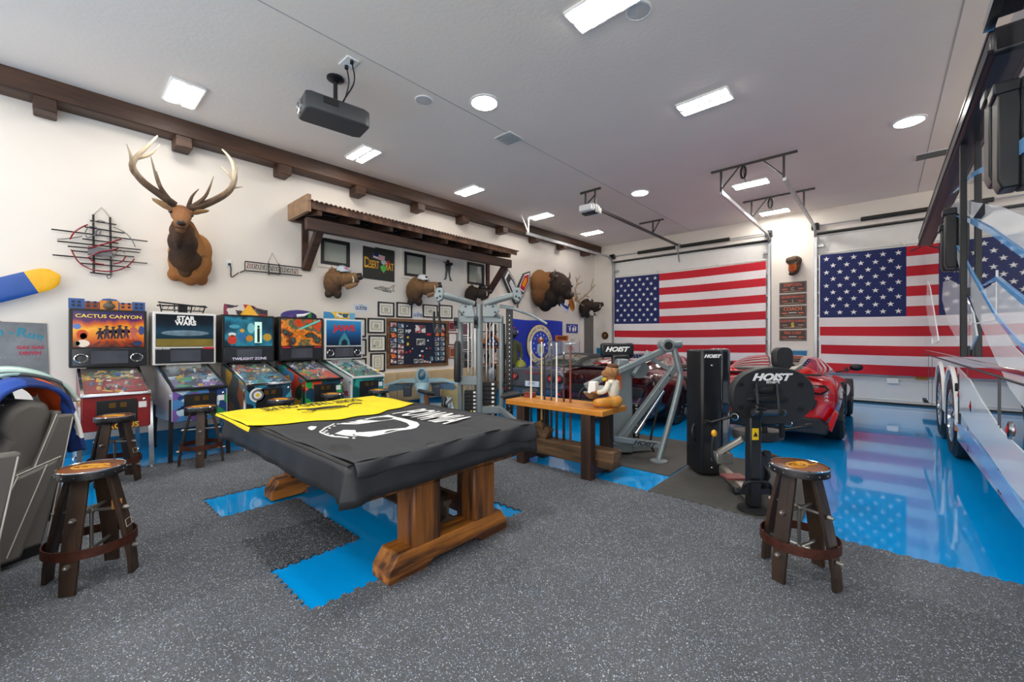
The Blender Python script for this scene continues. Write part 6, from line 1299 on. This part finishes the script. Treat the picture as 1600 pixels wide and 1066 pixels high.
for nm, m, P in (('medal', YEL, [(-.3, .13, .03, .025), (-.3, -.02, .03, .04)]), ('badge', RED, [(-.34, -.2, .04, .02), (-.24, -.18, .03, .03), (.26, .2, .07, .03), (.3, -.12, .03, .02), (.1, -.3, .03, .03)]), ('pin', WHPR, [(-.32, .38, .015, .015), (-.18, -.12, .015, .015), (.24, .06, .02, .02), (.08, -.18, .04, .02), (.2, -.12, .015, .02), (.02, -.28, .03, .025), (.3, -.44, .025, .025)])):
    for x, z, a, c in P: b = MB(); b.ell((x, -.018, z), (a, .006, c), 10); b.build(nm, m, t)
for y0, y1, z0, z1, k, m, lab in ((6.38, 6.62, 1.75, 1.98, 1, mat('maroon print', '7a1a24', .5, var=.4, vs=30), 'small maroon team picture right of the photo board'), (6.38, 6.66, 1.4, 1.7, 0, PAPER, 'white sheet in a thin maroon frame beside the photo board'), (6.4, 6.66, 1.08, 1.36, 0, mat('rust mount', '9a4a22', .5), 'small rust coloured framed photograph beside the photo board'),
                          (6.76, 7.08, 1.6, 1.99, 1, mat('mauve picture', '7a5560', .5, var=.3, vs=25), 'framed colour picture seen between the cable machine posts, topmost'), (6.8, 7.1, 1.25, 1.56, 0, mat('grey picture', '6a6a66', .5, var=.4, vs=25), 'framed grey picture seen between the cable machine posts, second'), (6.84, 7.12, 1.02, 1.22, 0, mat('dark picture', '3a3a38', .5, var=.4, vs=25), 'small dark framed picture seen between the cable machine posts, third'), (6.84, 7.12, .84, 1.0, 0, mat('dark picture', '3a3a38', .5), 'small framed picture lowest between the cable machine posts')):
    w, h = (y1 - y0) / 2, (z1 - z0) / 2; t2 = wt('framed_picture', lab, 'frame', (y0 + y1) / 2, (z0 + z1) / 2)
    frame(t2, 'frame', mat('maroon frame', '7a2430', .4) if 'maroon' in lab else (MATS['rust mount'] if 'rust' in lab else CF), -w, w, -h, h, .022, .02); plate(t2, 'mount', CM, -w + .02, w - .02, -h + .02, h - .02, .008)
    plate(t2, 'picture', m, -w * .68, w * .68, -h * .7, h * .7, .011)
# ---- boars, bison, small boar, skull
BR = fur('boar hide', ['221a14', '5a4029', '8a6642'], (-.26, -.05, .22), 60); BSN = mat('boar snout', '8a6644', .6, var=.25); TUSK = mat('ivory tusk', 'e6dcc4', .35)
def boar(name, label, y, z, k=1., hide=BR):
    t = wt(name, label, 'animal mount', y, z); K = lambda *p: tuple(q * k for q in p)
    blobs('neck', hide, t, [(K(0, -.14, .01), K(.17, .17, .25)), (K(.06, -.2, -.2), K(.07, .08, .09)), (K(-.08, -.13, -.2), K(.07, .07, .08)), (K(.04, -.25, .08), K(.16, .14, .16)), (K(-.03, -.2, .2), K(.08, .1, .08))], [], .015, 3)
    hd = blobs('head', hide, t, [(K(.13, -.36, .06), K(.13, .13, .135))], [([K(.11, -.34, .06), K(.2, -.43, .08), K(.3, -.52, .11)], [.135 * k, .115 * k, .078 * k])], .013, 3)
    b = MB(); b.tube([K(.29, -.51, .11), K(.345, -.565, .13)], [.072 * k, .062 * k], 14); b.build('snout', NOSE, hd)
    blobs('jaw', BSN if hide is BR else hide, hd, [], [([K(.14, -.36, -.05), K(.22, -.44, -.03), K(.29, -.51, .0)], [.085 * k, .065 * k, .035 * k])], .012, 2)
    b = MB(); b.tube([K(.22, -.45, .03), K(.3, -.53, .05)], [.06 * k, .045 * k], 10); b.build('mouth', mat('dark red mouth', '5a201a', .5), hd)
    b = MB(); b.ell(K(.19, -.35, .1), K(.07, .07, .05), 12); b.build('cheek', BSN if hide is BR else hide, hd)
    for s in (-1, 1):
        b = MB(); Q = smooth_path([K(.25 + s * .05, -.49 + s * .04, .01), K(.265 + s * .075, -.5 + s * .06, .05), K(.25 + s * .085, -.49 + s * .07, .11)]); b.tube(Q, [.014 * k * (1.1 - .8 * i / (len(Q) - 1)) for i in range(len(Q))], 6); b.build('tusk', TUSK, hd)
        b = MB(); b.tube([K(.06 + s * .08, -.3, .15), K(.05 + s * .12, -.3, .22), K(.04 + s * .14, -.28, .29)], [.03 * k, .05 * k, .01], 10, flat=.4); b.build('ear', hide, hd)
        b = MB(); b.ell(K(.21 + s * .075, -.42 + s * .06, .12), .016 * k, 8); b.build('eye', BLACK, hd)
    return t
def cap(label, x, y, z, m, em, k=1.):
    t = thing('baseball_cap', label, 'cap', (x, y, z), R(100))
    b = MB(); b.lathe([(.1 * k, 0), (.1 * k, .03 * k), (.085 * k, .075 * k), (.045 * k, .1 * k), (0, .108 * k)], n=24); b.build('crown', m, t, thick=.004)
    b = MB(); b.grid(lambda u, v: (math.sin((u - .5) * 2.2) * .1 * k, -math.cos((u - .5) * 2.2) * (.095 * k + .075 * k * v * math.cos((u - .5) * 1.6)), .008 - .02 * v * v - .03 * (u - .5) ** 2), 14, 4); b.build('brim', m, t, thick=.005)
    b = MB(); b.ell((0, -.096 * k, .045 * k), (.03 * k, .012 * k, .022 * k), 12); b.build('emblem', em, t)
    b = MB(); b.ell((0, 0, .108 * k), .008, 8); b.build('button', m, t)
boar('boar_head_mount', 'mounted boar head in a pale cap, left one below the awning', 3.52, 2.58, 1.0)
cap('pale blue and pink baseball cap on the left boar head', XW + .31, 3.62, 2.79, mat('pale cap', 'cfdce6', .8), mat('pink emblem', 'd86a8a', .6), 1.1)
boar('boar_head_mount', 'mounted brown boar head in a white cap behind the left arm of the cable machine', 5.32, 2.58, 1.1)
cap('white baseball cap with a dark letter on the middle boar head', XW + .34, 5.4, 2.83, mat('white cap', 'eeeeec', .8), BLACK, 1.15)
boar('boar_head_mount', 'dark boar head in a black cap above the centre post of the cable machine', 7.0, 2.62, .95, fur('dark boar hide', ['14100d', '2a1f18', '3e2f22'], (-.3, 0, .25), 70))
cap('black baseball cap on the dark boar head', XW + .34, 7.22, 2.79, BLACK, mat('grey emblem', '9a9a98', .6), 1.15)
BH = fur('bison hump', ['241812', '6a4424', '8a5c30'], (-.6, -.25, .3), 30); BD = fur('bison head', ['120d0a', '2a1a12', '3c281b'], (-.6, 0, .4), 45)
t = wt('bison_head_mount', 'huge mounted bison head with dark woolly face and a tan hump', 'animal mount', 9.85, 3.05)
blobs('hump', BH, t, [((-.14, -.2, .16), (.36, .24, .42)), ((-.14, -.2, -.15), (.32, .22, .4)), ((.04, -.4, .14), (.3, .25, .38))], [], .028, 3)
blobs('chest', BD, t, [((.0, -.3, -.42), (.22, .22, .26)), ((.06, -.5, -.2), (.26, .24, .36))], [], .025, 3)
hd = blobs('head', BD, t, [((.1, -.72, .1), (.3, .3, .36)), ((.13, -.88, .02), (.24, .22, .32)), ((.17, -1.0, -.2), (.15, .14, .16)), ((.09, -.8, -.36), (.12, .12, .2)), ((.06, -.62, .36), (.22, .2, .14))], [], .022, 3)
b = MB(); b.ell((.19, -1.12, -.2), (.1, .05, .075), 14); b.build('nose', mat('grey nose', '4a423e', .35), hd)
for s in (-1, 1):
    b = MB(); Q = smooth_path([(.12 + s * .22, -.78, .3), (.12 + s * .35, -.8, .3), (.12 + s * .4, -.82, .38), (.12 + s * .35, -.84, .5)]); b.tube(Q, [.055 * (1.1 - .95 * i / (len(Q) - 1)) for i in range(len(Q))], 10); b.build('horn', mat('grey horn', '5a5048', .35), hd)
    b = MB(); b.ell((.14 + s * .22, -1.0, .06), .035, 10); b.build('eye', mat('glass eye', '120c08', .05), hd)
    b = MB(); b.tube([(.1 + s * .27, -.66, .2), (.1 + s * .38, -.66, .16), (.1 + s * .42, -.68, .1)], [.04, .055, .01], 10, flat=.4); b.build('ear', BD, hd)
t = wt('bandana', 'blue and white bandana tied under the bison chin', 'bandana', 9.93, 2.6)
b = MB(); b.grid(lambda u, v: (-.2 + .4 * u, -.95 - .1 * math.sin(u * PI) + .04 * v, .0 - .1 * math.sin(u * PI) * (1 + v) - .08 * v), 14, 6, mfun=lambda u, v: 1 if v > .5 else 0); b.build('cloth', [mat('navy cloth', '2a3a7a', .8), mat('pale cloth', 'c8cfe0', .8)], t, thick=.012)
t = wt('skull_mount', 'antlered skull on an orange wooden shield between the bison and the corner', 'animal mount', 11.72, 2.8)
b = MB(); b.prism([(0, .27), (-.1, .2), (-.17, .22), (-.2, .0), (-.14, -.18), (0, -.3), (.14, -.18), (.2, 0), (.17, .22), (.1, .2)], -.04, 0); b.build('shield', wood('orange shield wood', 'b0601c', 'd88a3a', 2, 8, .35, .1), t, bev=.012)
b = MB(); b.tube([(0, -.06, .14), (0, -.12, .06), (0, -.14, -.1), (0, -.13, -.2)], [.07, .075, .05, .02], 12); b.build('skull', mat('bone', 'e6dcc6', .6), t)
for beam in ([(11.98, 2.97), (11.87, 3.25), (11.98, 3.46), (11.91, 3.7)], [(12.02, 2.89), (12.48, 3.09), (12.88, 3.34), (13.2, 3.58)]):
    i0 = beam[0]; b = MB(); P = smooth_path([(0, -.1, .12)] + [((y * .965 - 11.6) * (1.0), -.22, 1.5 + (z - 1.5) * .965 - 2.8) for y, z in beam], 5); b.tube(P, [.042 * (1.1 - .8 * i / (len(P) - 1)) for i in range(len(P))], 8)
    for tin in (([(11.96, 3.56), (12.17, 3.77)], [(11.98, 3.44), (12.36, 3.59)], [(11.94, 3.11), (12.21, 3.16)]) if i0[0] < 12 else ([(12.88, 3.34), (13.05, 3.77)], [(12.48, 3.12), (12.79, 3.08)], [(12.02, 2.89), (12.32, 2.75), (12.71, 2.75)])):
        P = [(y * .965 - 11.6, -.22, 1.5 + (z - 1.5) * .965 - 2.8) for y, z in tin]; b.tube(P, [.03 - .02 * j / (len(P) - 1) for j in range(len(P))], 7)
    b.build('antler', mat('grey brown antler', 'a8937a', .6, var=.2), t)
boar('small_boar_mount', 'small dark boar head with open jaws in the corner by the steel door', 12.25, 2.62, 1.15, MATS['dark boar hide'])
# ---- winged sign
t = wt('winged_sign', 'wing shaped sign, checkered left wing and red orange right wing, beside the awning', 'sign', 8.78, 3.0)
OL = [(8.47, 3.53), (8.3, 3.28), (8.59, 2.84), (8.85, 2.54), (8.98, 2.57), (9.14, 2.79), (8.9, 2.97), (8.77, 3.23)]; OR = [(8.98, 3.08), (9.22, 3.46), (9.47, 3.55), (9.44, 3.24), (9.16, 2.85), (8.95, 2.95)]
for nm, P in (('a', OL), ('b', OR)):
    b = MB(); b.prism([(y - 8.85, z - 3) for y, z in P], -.08, -.0); o = b.build('sign_wing', mat('dark sign edge', '3b3b3e', .4), t)
    c = (sum(p[0] for p in P) / len(P), sum(p[1] for p in P) / len(P))
    for k, m in ((.86, WHPR), (.74, mat('dark checker', '2c2c30', .4)) if P is OL else (.74, mat('crimson wing', 'b8203a', .4)), (.45, mat('pale checker', 'd8d8d6', .4, var=.4, vs=30)) if P is OL else (.42, mat('orange wing', 'f09a1c', .4))):
        b = MB(); b.prism([(c[0] + (y - c[0]) * k - 8.85, c[1] + (z - c[1]) * k - 3) for y, z in P], -.08 - (1 - k) * .02, -.079); b.build('wing_face', m, o)
# ---- air force flag with its seal
t = wt('blue_flag', 'deep blue flag with a round gold rimmed air force seal behind the grey coupe', 'flag', 9.87, 2.13)
AB = mat('royal blue cloth', '1c37b8', .7, var=.04)
b = MB(); b.grid(lambda u, v: (-1.2 + 2.4 * u, -.05 - .012 * math.sin(u * 14 + v * 2) - .02 * v * math.sin(u * 6), -1.75 * v - .02 * math.sin(u * PI * 2)), 40, 20); b.build('cloth', AB, t, thick=.004, sharp=180)
def disc(nm, m, rx, rz, y, cz=-.74, cx=0.): b = MB(); b.prism(circ(cx, cz, rx, rz, 40), -y - .043, -y - .03); return b.build(nm, m, t)
disc('seal_rim', mat('gold print', 'f4d560', .4), .62, .6, .05); disc('seal_ring', mat('pale seal ring', 'e9e2cc', .5), .595, .575, .053); disc('seal_line', MATS['gold print'], .45, .435, .056); disc('seal_field', mat('seal blue', '2346c0', .5), .43, .415, .059)
for k, (s, rr) in enumerate((('DEPARTMENT OF THE AIR FORCE', 1), ('UNITED STATES OF AMERICA', -1))):
    n = len(s)
    for i, ch in enumerate(s):
        if ch == ' ': continue
        a = (PI / 2 - (i - (n - 1) / 2) * .105) if rr == 1 else (-PI / 2 + (i - (n - 1) / 2) * .105)
        text(ch, .1, (.525 * math.cos(a), -.098, -.74 + .505 * math.sin(a)), t, mat('navy print', '1d2f66', .5), rot=(PI / 2, -(a - PI / 2) if rr == 1 else -(a + PI / 2), 0), ext=.0008, name='ring_letter')
b = MB()
for i in range(13): a = PI / 2 + 2 * PI * i / 13; b.prism(star(.33 * math.cos(a), -.74 + .32 * math.sin(a), .03), -.108, -.1)
b.build('seal_stars', WHPR, t)
b = MB(); b.prism([(-.16, -.72), (.16, -.72), (.17, -.95), (.08, -1.07), (0, -1.1), (-.08, -1.07), (-.17, -.95)], -.11, -.1); b.build('seal_shield', mat('pale blue shield', 'bcd3ee', .5), t)
b = MB(); b.prism([(-.05, -.8), (.05, -.8), (.06, -.98), (-.06, -.98)], -.114, -.108); b.build('shield_device', mat('olive device', 'a8a040', .5), t)
b = MB(); b.prism([(-.18, -.52), (-.08, -.56), (0, -.48), (.08, -.56), (.18, -.52), (.12, -.68), (.04, -.72), (-.04, -.72), (-.12, -.68)], -.112, -.1); b.build('seal_eagle', mat('brown eagle print', 'a85a2c', .5), t)
b = MB(); b.prism(circ(0, -.55, .06, .05, 16), -.116, -.11); b.build('eagle_head', WHPR, t)
t = wt('blue_sign', 'small blue sign with white marks above the glass case', 'sign', 11.72, 1.92); plate(t, 'panel', mat('sign blue', '2c3f9a', .4), -.34, .34, -.15, .15, .012)
b = MB(); b.prism(circ(.05, -.03, .06, .08, 16), -.016, -.012); b.prism([(-.2, .02), (-.1, .06), (-.12, -.1), (-.18, -.1)], -.016, -.012); b.prism([(.14, .05), (.24, .02), (.2, -.1), (.15, -.08)], -.016, -.012); b.bar((-.25, -.014, .05), (-.05, -.014, .1), .004, .02); b.bar((.05, -.014, .1), (.25, -.014, .05), .004, .02); b.build('white_marks', WHPR, t)
# ---- display case, carved sign
t = thing('display_case', 'clear glass display case with metal edges near the steel door', 'cabinet', (-7.45, 10.75, 0), R(90))
CG = mat('case glass', 'dfe6e6', .03, var=0, alpha=.25, coat=1)
b = MB(); b.b2(-.5, .5, -.25, .25, 0, .85); b.build('base', mat('pale grey cabinet', 'b8b6b2', .5), t)
b = MB()
for x in (-.5, .5):
    for y in (-.25, .25): b.b2(x - .012, x + .012, y - .012, y + .012, .85, 1.5)
b.build('corner_posts', STEEL, t)
for i, (x0, x1, y0, y1, z0, z1) in enumerate(((-.49, .49, -.255, -.25, .87, 1.48), (-.505, -.5, -.24, .24, .87, 1.48), (.5, .505, -.24, .24, .87, 1.48), (-.5, .5, -.25, .25, 1.49, 1.5))): b = MB(); b.b2(x0, x1, y0, y1, z0, z1); b.build('glass_pane', CG, t)
b = MB(); b.b2(-.45, .45, -.2, .2, 1.15, 1.16); b.build('shelf', CG, t)
b = MB(); b.box((.2, -.1, 1.28), (.2, .02, .14)); b.box((.3, -.12, 1.24), (.1, .02, .1)); b.build('red_card', mat('crimson paint', 'b81f48', .4), t)
t = thing('carved_sign', 'orange and brown carved sign on top of the glass display case', 'sign', (-7.4, 10.75, 1.502), R(90))
b = MB(); b.b2(-.5, .1, -.03, .03, 0, .17); b.build('orange_board', mat('orange board', 'c9701c', .5), t); b = MB(); b.b2(-.47, .02, -.036, -.03, .04, .14); b.build('brown_panel', mat('brown panel', '6a3414', .5, var=.3, vs=25), t)
b = MB(); b.prism([(.1, 0), (.14, .17), (.34, .15), (.3, 0)], -.03, .03); b.ell((.38, 0, .09), (.12, .08, .09), 10); b.tube([(.25, 0, .17), (.4, 0, .2), (.48, 0, .14)], .015, 6); b.build('white_figure', mat('pale carving', 'd8d0c8', .5, var=.3, vs=20), t)
# ---- shelf behind the cable machine
t = thing('etagere', 'narrow dark open shelf against the left wall, seen through the cable machine', 'shelf', (-7.5, 7.55, 0), R(90))
for x in (-.33, .33):
    for y in (-.16, .16): b = MB(); b.b2(x - .015, x + .015, y - .015, y + .015, 0, 1.95); b.build('post', BLACK, t)
for z in (.45, .92, 1.36): b = MB(); b.b2(-.34, .34, -.17, .17, z - .02, z); b.build('board', mat('orange shelf board', '8a4a24', .45), t)
t = thing('flag_case', 'orange triangular wooden flag case with white stars on navy on the shelf', 'flag case', (-7.5, 7.55, 1.362), R(90))
b = MB(); b.prism([(-.3, 0), (.3, 0), (0, .34)], -.05, .05); b.build('navy_flag', mat('folded navy flag', '1a2348', .8), t)
for p, q in (((-.32, .01), (.32, .01)), ((-.32, .01), (0, .36)), ((.32, .01), (0, .36))): b = MB(); b.bar((p[0], 0, p[1]), (q[0], 0, q[1]), .13, .025, up=(0, 1, 0)); b.build('case_side', mat('orange oak', 'c8742a', .4), t)
for x, z in ((-.14, .06), (0, .06), (.14, .06), (-.07, .13), (.07, .13), (0, .21)): b = MB(); b.prism(star(x, z, .03), -.055, -.05); b.build('star', WHPR, t)
t = thing('driftwood', 'twisted brown driftwood ornament on top of the shelf', 'ornament', (-7.5, 7.5, 1.745), R(90))
b = MB()
for i in range(7): b.tube(smooth_path([(0, 0, 0), (.05 * math.sin(i * 2), .03, .12), (.12 * math.sin(i * 1.7 + 1), -.03, .22 + .02 * i), (.15 * math.cos(i * 2.1), 0, .32)]), .018, 6)
b.build('branches', mat('driftwood', '5a4630', .8, bump=.4), t)
b = MB(); b.b2(-.2, .2, -.1, .1, -.02, 0); b.build('stand', BLACK, t)
for y, z, m, lab, nm, c in ((7.7, .922, mat('white pink glaze', 'd8bcb4', .4), 'white and pink rounded bust on the middle board of the shelf', 'bust', 1), (7.4, .922, BLACK, 'black standing figure on the middle board of the shelf', 'figurine', 0), (7.55, .452, mat('silver vase', 'a9abae', .3, .6), 'silver grey fluted vase on the lowest board of the shelf', 'vase', 2)):
    b = MB()
    if c == 1: b.lathe([(0, 0), (.06, 0), (.05, .04), (.09, .1), (.04, .15), (.06, .22), (.05, .27), (0, .29)], n=18)
    elif c == 0: b.lathe([(0, 0), (.06, 0), (.05, .02), (.06, .14), (.075, .22), (.03, .27), (.045, .32), (0, .36)], n=14)
    else: b.lathe([(0, 0), (.07, 0), (.12, .15), (.13, .3), (.07, .4), (.09, .44), (.075, .44), (.06, .4)], n=18)
    o = b.build(nm, m); o.location = (-7.5, y, z); tag(o, lab, nm if nm != 'figurine' else 'ornament')
# ---- flight gear
t = thing('flight_suit_stand', 'green flight suit on a stand topped by a red, white and blue helmet', 'mannequin', (-7.4, 8.3, 0), R(60)); t.scale = (.9, .9, 1)
b = MB(); b.lathe([(0, 0), (.2, 0), (.2, .03), (.03, .05), (.03, .9)], n=20); b.build('stand', BLACK, t)
blobs('flight_suit', mat('olive flight suit', '4a4f30', .8, var=.15), t, [((0, 0, 1.4), (.2, .12, .14))], [([(0, 0, .85), (0, 0, 1.2), (0, 0, 1.45)], [.16, .14, .15]), ([(.17, 0, 1.45), (.25, -.02, 1.2), (.22, -.08, 1.0)], [.07, .055, .05]), ([(-.17, 0, 1.45), (-.25, -.02, 1.2), (-.22, -.08, 1.0)], [.07, .055, .05])], .025, 3)
b = MB(); b.ell((0, 0, 1.72), (.14, .16, .15), 20, 0); h = b.build('helmet', mat('navy helmet', '1c2a5a', .25), t); b = MB(); b.lathe([(.143, .05), (.115, .09), (.06, .145), (0, .153)], (0, 0, 1.72), n=20); b.build('red_crown', RED, h); b = MB(); b.lathe([(.15, .0), (.147, .05)], (0, 0, 1.72), n=20); b.build('white_band', WHPR, h); b = MB(); b.ell((0, -.1, 1.68), (.1, .08, .06), 12); b.build('visor', BLACK, h)
t = thing('oxygen_bottle', 'yellow green oxygen bottle with a yellow band beside the blue flag', 'bottle', (-6.98, 8.12, 0))
b = MB(); b.lathe([(0, .0), (.15, 0), (.15, .84), (.13, .93), (.07, 1.0), (.03, 1.02), (0, 1.02)], n=24); b.build('tank', mat('olive green tank', '8a8f34', .4, .2), t); b = MB(); b.lathe([(.153, .68), (.153, .8)], n=24); b.build('yellow_band', mat('band yellow', 'e8b81c', .4), t); b = MB(); b.cyl((0, 0, 1.0), (0, 0, 1.06), .03); b.cyl((-.06, 0, 1.05), (.06, 0, 1.05), .012); b.build('valve', CHROME, t)
b = MB(); b.box((.02, -.155, .56), (.12, .01, .14)); b.build('stencil_label', mat('dark stencil', '3a3a20', .6), t)
# ---- ride-on jet
JB = mat('pale blue grey jet paint', '94b4be', .45, var=.06); JD = mat('dark blue grey camouflage', '4e6878', .5, var=.1)
t = thing('ride_on_jet', 'pale blue grey ride on jet with drooping wings behind the pool table', 'ride', (-6.85, 4.95, 0), R(53))
b = MB(); rings = []
for y, rx, rz, z in ((-.75, .03, .03, .58), (-.68, .08, .08, .59), (-.45, .13, .13, .62), (-.1, .15, .16, .64), (.4, .13, .13, .66), (.8, .07, .08, .7)): rings.append([(rx * math.cos(a), y, z + rz * math.sin(a)) for a in [2 * PI * i / 18 for i in range(18)]])
b.loft(rings); b.build('fuselage', JB, t)
b = MB(); b.ell((0, -.3, .8), (.13, .26, .19), 18); c = b.build('canopy_frame', JB, t); b = MB(); b.ell((0, -.42, .84), (.085, .17, .13), 16); b.build('canopy_glass', mat('teal canopy glass', '2c5868', .08, coat=1), c)
for s in (-1, 1):
    b = MB(); b.loft([[(s * x, y0, z), (s * x, y1, z), (s * x, y1, z + th), (s * x, y0, z + th)] for x, y0, y1, z, th in ((.1, -.25, .25, .68, .06), (.4, -.2, .2, .7, .045), (.78, -.08, .16, .6, .02))]); w = b.build('wing', JB, t, bev=.008)
    b = MB(); b.loft([[(s * x, y0, z), (s * x, y1, z), (s * x, y1, z + .004), (s * x, y0, z + .004)] for x, y0, y1, z in ((.3, -.22, -.215, .6), (.62, -.15, -.145, .52))] ); b.prism([(s * .16, .66), (s * .6, .66), (s * .68, .56), (s * .6, .52), (s * .2, .56)], -.14, .0); b.build('wing_dark_panel', JD, w)  # darker blue grey panels below the wing
    b = MB(); b.box((s * .27, -.28, .54), (.15, .2, .2)); b.build('intake_pod', mat('dark pod', '33383e', .5), t, bev=.02)
b = MB(); b.cyl((0, 0, .2), (0, 0, .55), .05); b.b2(-.62, .62, -.3, .4, .02, .2); o = b.build('base', mat('pale blue base', 'a8c8d8', .4), t, bev=.02)
for i in range(8): b = MB(); b.b2(-.58 + i * .145, -.46 + i * .145, -.306, -.3, .05, .15); b.build('sticker', (YEL, mat('teal sticker', '3a9ab8', .4), WHPR, mat('orange sticker', 'd0892a', .5))[i % 4], o)
for x, y, z, r, lab, m in ((-7.25, 4.1, 0, .26, 'tan boulder shaped pouffe left of the ride on jet', 'd0b894'), (-7.1, 5.95, 0, .24, 'tan drum stool right of the ride on jet', 'c8b078')):
    t = thing('pouffe', lab, 'pouffe', (x, y, z)); b = MB()
    if 'drum' in lab: b.lathe([(0, 0), (r, 0), (r * 1.03, .1), (r * 1.0, .6), (r * .9, .64), (0, .65)], n=24)
    else: b.ell((0, 0, .3), (r, r, .3), 14); b.ell((.1, .1, .34), (r * .8, r * .7, .26), 12)
    b.build('body', mat('tan hide ' + m, m, .8, var=.12, bump=.2), t); b = MB(); b.tube([(r * 1.0 * math.cos(a), r * 1.0 * math.sin(a), .3) for a in [2 * PI * i / 20 for i in range(20)]], .01, 5, closed=True); b.build('seam', TAN, t)
# ================================================================ ON THE BACK WALL
def bt(name, label, cat, x, z, off=.004, group=None): return thing(name, label, cat, (x, YB - off, z), 0, group)
SB = mat('dark brown sign board', '42302a', .5, var=.12); SR = mat('salmon sign print', 'd8604a', .5); SG = mat('grey gold sign print', 'a8907a', .5)
words = [('CAPTAIN', SR, .1, 'C', SG), ('QUARTERBACK', SR, .075, '1', SG), ('COACH', mat('coral sign print', 'f0784a', .5), .12, '', SG), ('HUNTING LODGE', SR, .07, 'S', mat('yellow sign letter', 'f0d83a', .4)), ('FIRE CHIEF', SR, .085, '', SG)]
for i, (wd, m, sz, big, bm) in enumerate(words):
    t = bt('wooden_sign', 'dark wooden sign reading %s, %s of the five on the pillar' % (wd, ('topmost', 'second', 'middle', 'fourth', 'lowest')[i]), 'sign', -1.785, 2.93 - i * .32, group='wooden signs on the pillar')
    plate(t, 'board', SB, -.3, .3, -.14, .14, .02, bev=.004)
    frame(t, 'border_line', SG, -.28, .28, -.12, .12, .005, .0215)
    text(wd, sz, (0, -.022, .06), t, m, ext=.001, bold=.002, sx=.95)
    if big: text(big, .16 if big == 'S' else .1, (0, -.022, -.05), t, bm, ext=.001, bold=.004)
    else: plate(t, 'white_stroke', WHPR, -.09, .09, -.045, -.03, .0215)
    for s in (-1, 1): plate(t, 'small_print', m if i != 3 else SG, s * .18 - .06, s * .18 + .06, -.06, -.035, .0215); 
    plate(t, 'bottom_print', SG, -.2, .2, -.108, -.098, .0215)
DIN = fur('dinosaur skin', ['3a2a20', '6a5240', '4a382c'], (-.2, 0, .25), 40)
t = bt('dinosaur_head', 'small brown dinosaur head with open orange mouth above the signs', 'wall art', -1.76, 3.5)
hd = blobs('upper_head', DIN, t, [((.03, -.12, .1), (.17, .14, .14)), ((-.02, -.26, .1), (.13, .14, .1)), ((-.12, -.2, .16), (.03, .05, .03)), ((.08, -.25, .17), (.03, .05, .03))], [], .014, 3)
blobs('lower_jaw', DIN, t, [((.02, -.12, -.1), (.13, .08, .16)), ((-.01, -.22, -.24), (.08, .1, .05))], [([(.12, -.1, .05), (.1, -.12, -.1), (.03, -.2, -.24)], [.06, .05, .04])], .014, 3)
b = MB(); b.ell((.0, -.2, -.06), (.095, .06, .13), 14); b.build('mouth_lining', mat('orange mouth', 'd8701c', .5, var=.2), t); b = MB(); b.ell((.0, -.25, -.13), (.05, .06, .1), 12); b.build('tongue', mat('dark orange tongue', 'b8481c', .5), t)
b = MB()
for i in range(7): b.cyl((-.1 + i * .032, -.33 + abs(i - 3) * .012, .04), (-.1 + i * .032, -.33 + abs(i - 3) * .012, .0), .01, .001, 6)
tag(b.build('teeth', TUSK, t), kind='stuff')
t = bt('bronze_medallion', 'round dark bronze medallion in the corner beside the left garage door', 'wall art', -7.36, 1.69); b = MB(); b.lathe([(0, 0), (.13, 0), (.135, -.015), (.12, -.025), (.1, -.018), (0, -.018)], n=28, axis=(0, 1, 0)); b.build('disc', mat('dark bronze', '5a4226', .45, .6), t); b = MB(); b.ell((0, -.02, .01), (.05, .015, .06), 12); b.build('relief', mat('light bronze', '8a6a3c', .4, .6), t)
t = bt('notice_card', 'small white card on the blue panel beside the left garage door', 'notice', -7.3, 1.13, .024); plate(t, 'card', WHPR, -.04, .04, -.06, .06, .004); plate(t, 'print', GL, -.02, .02, -.03, .03, .005)
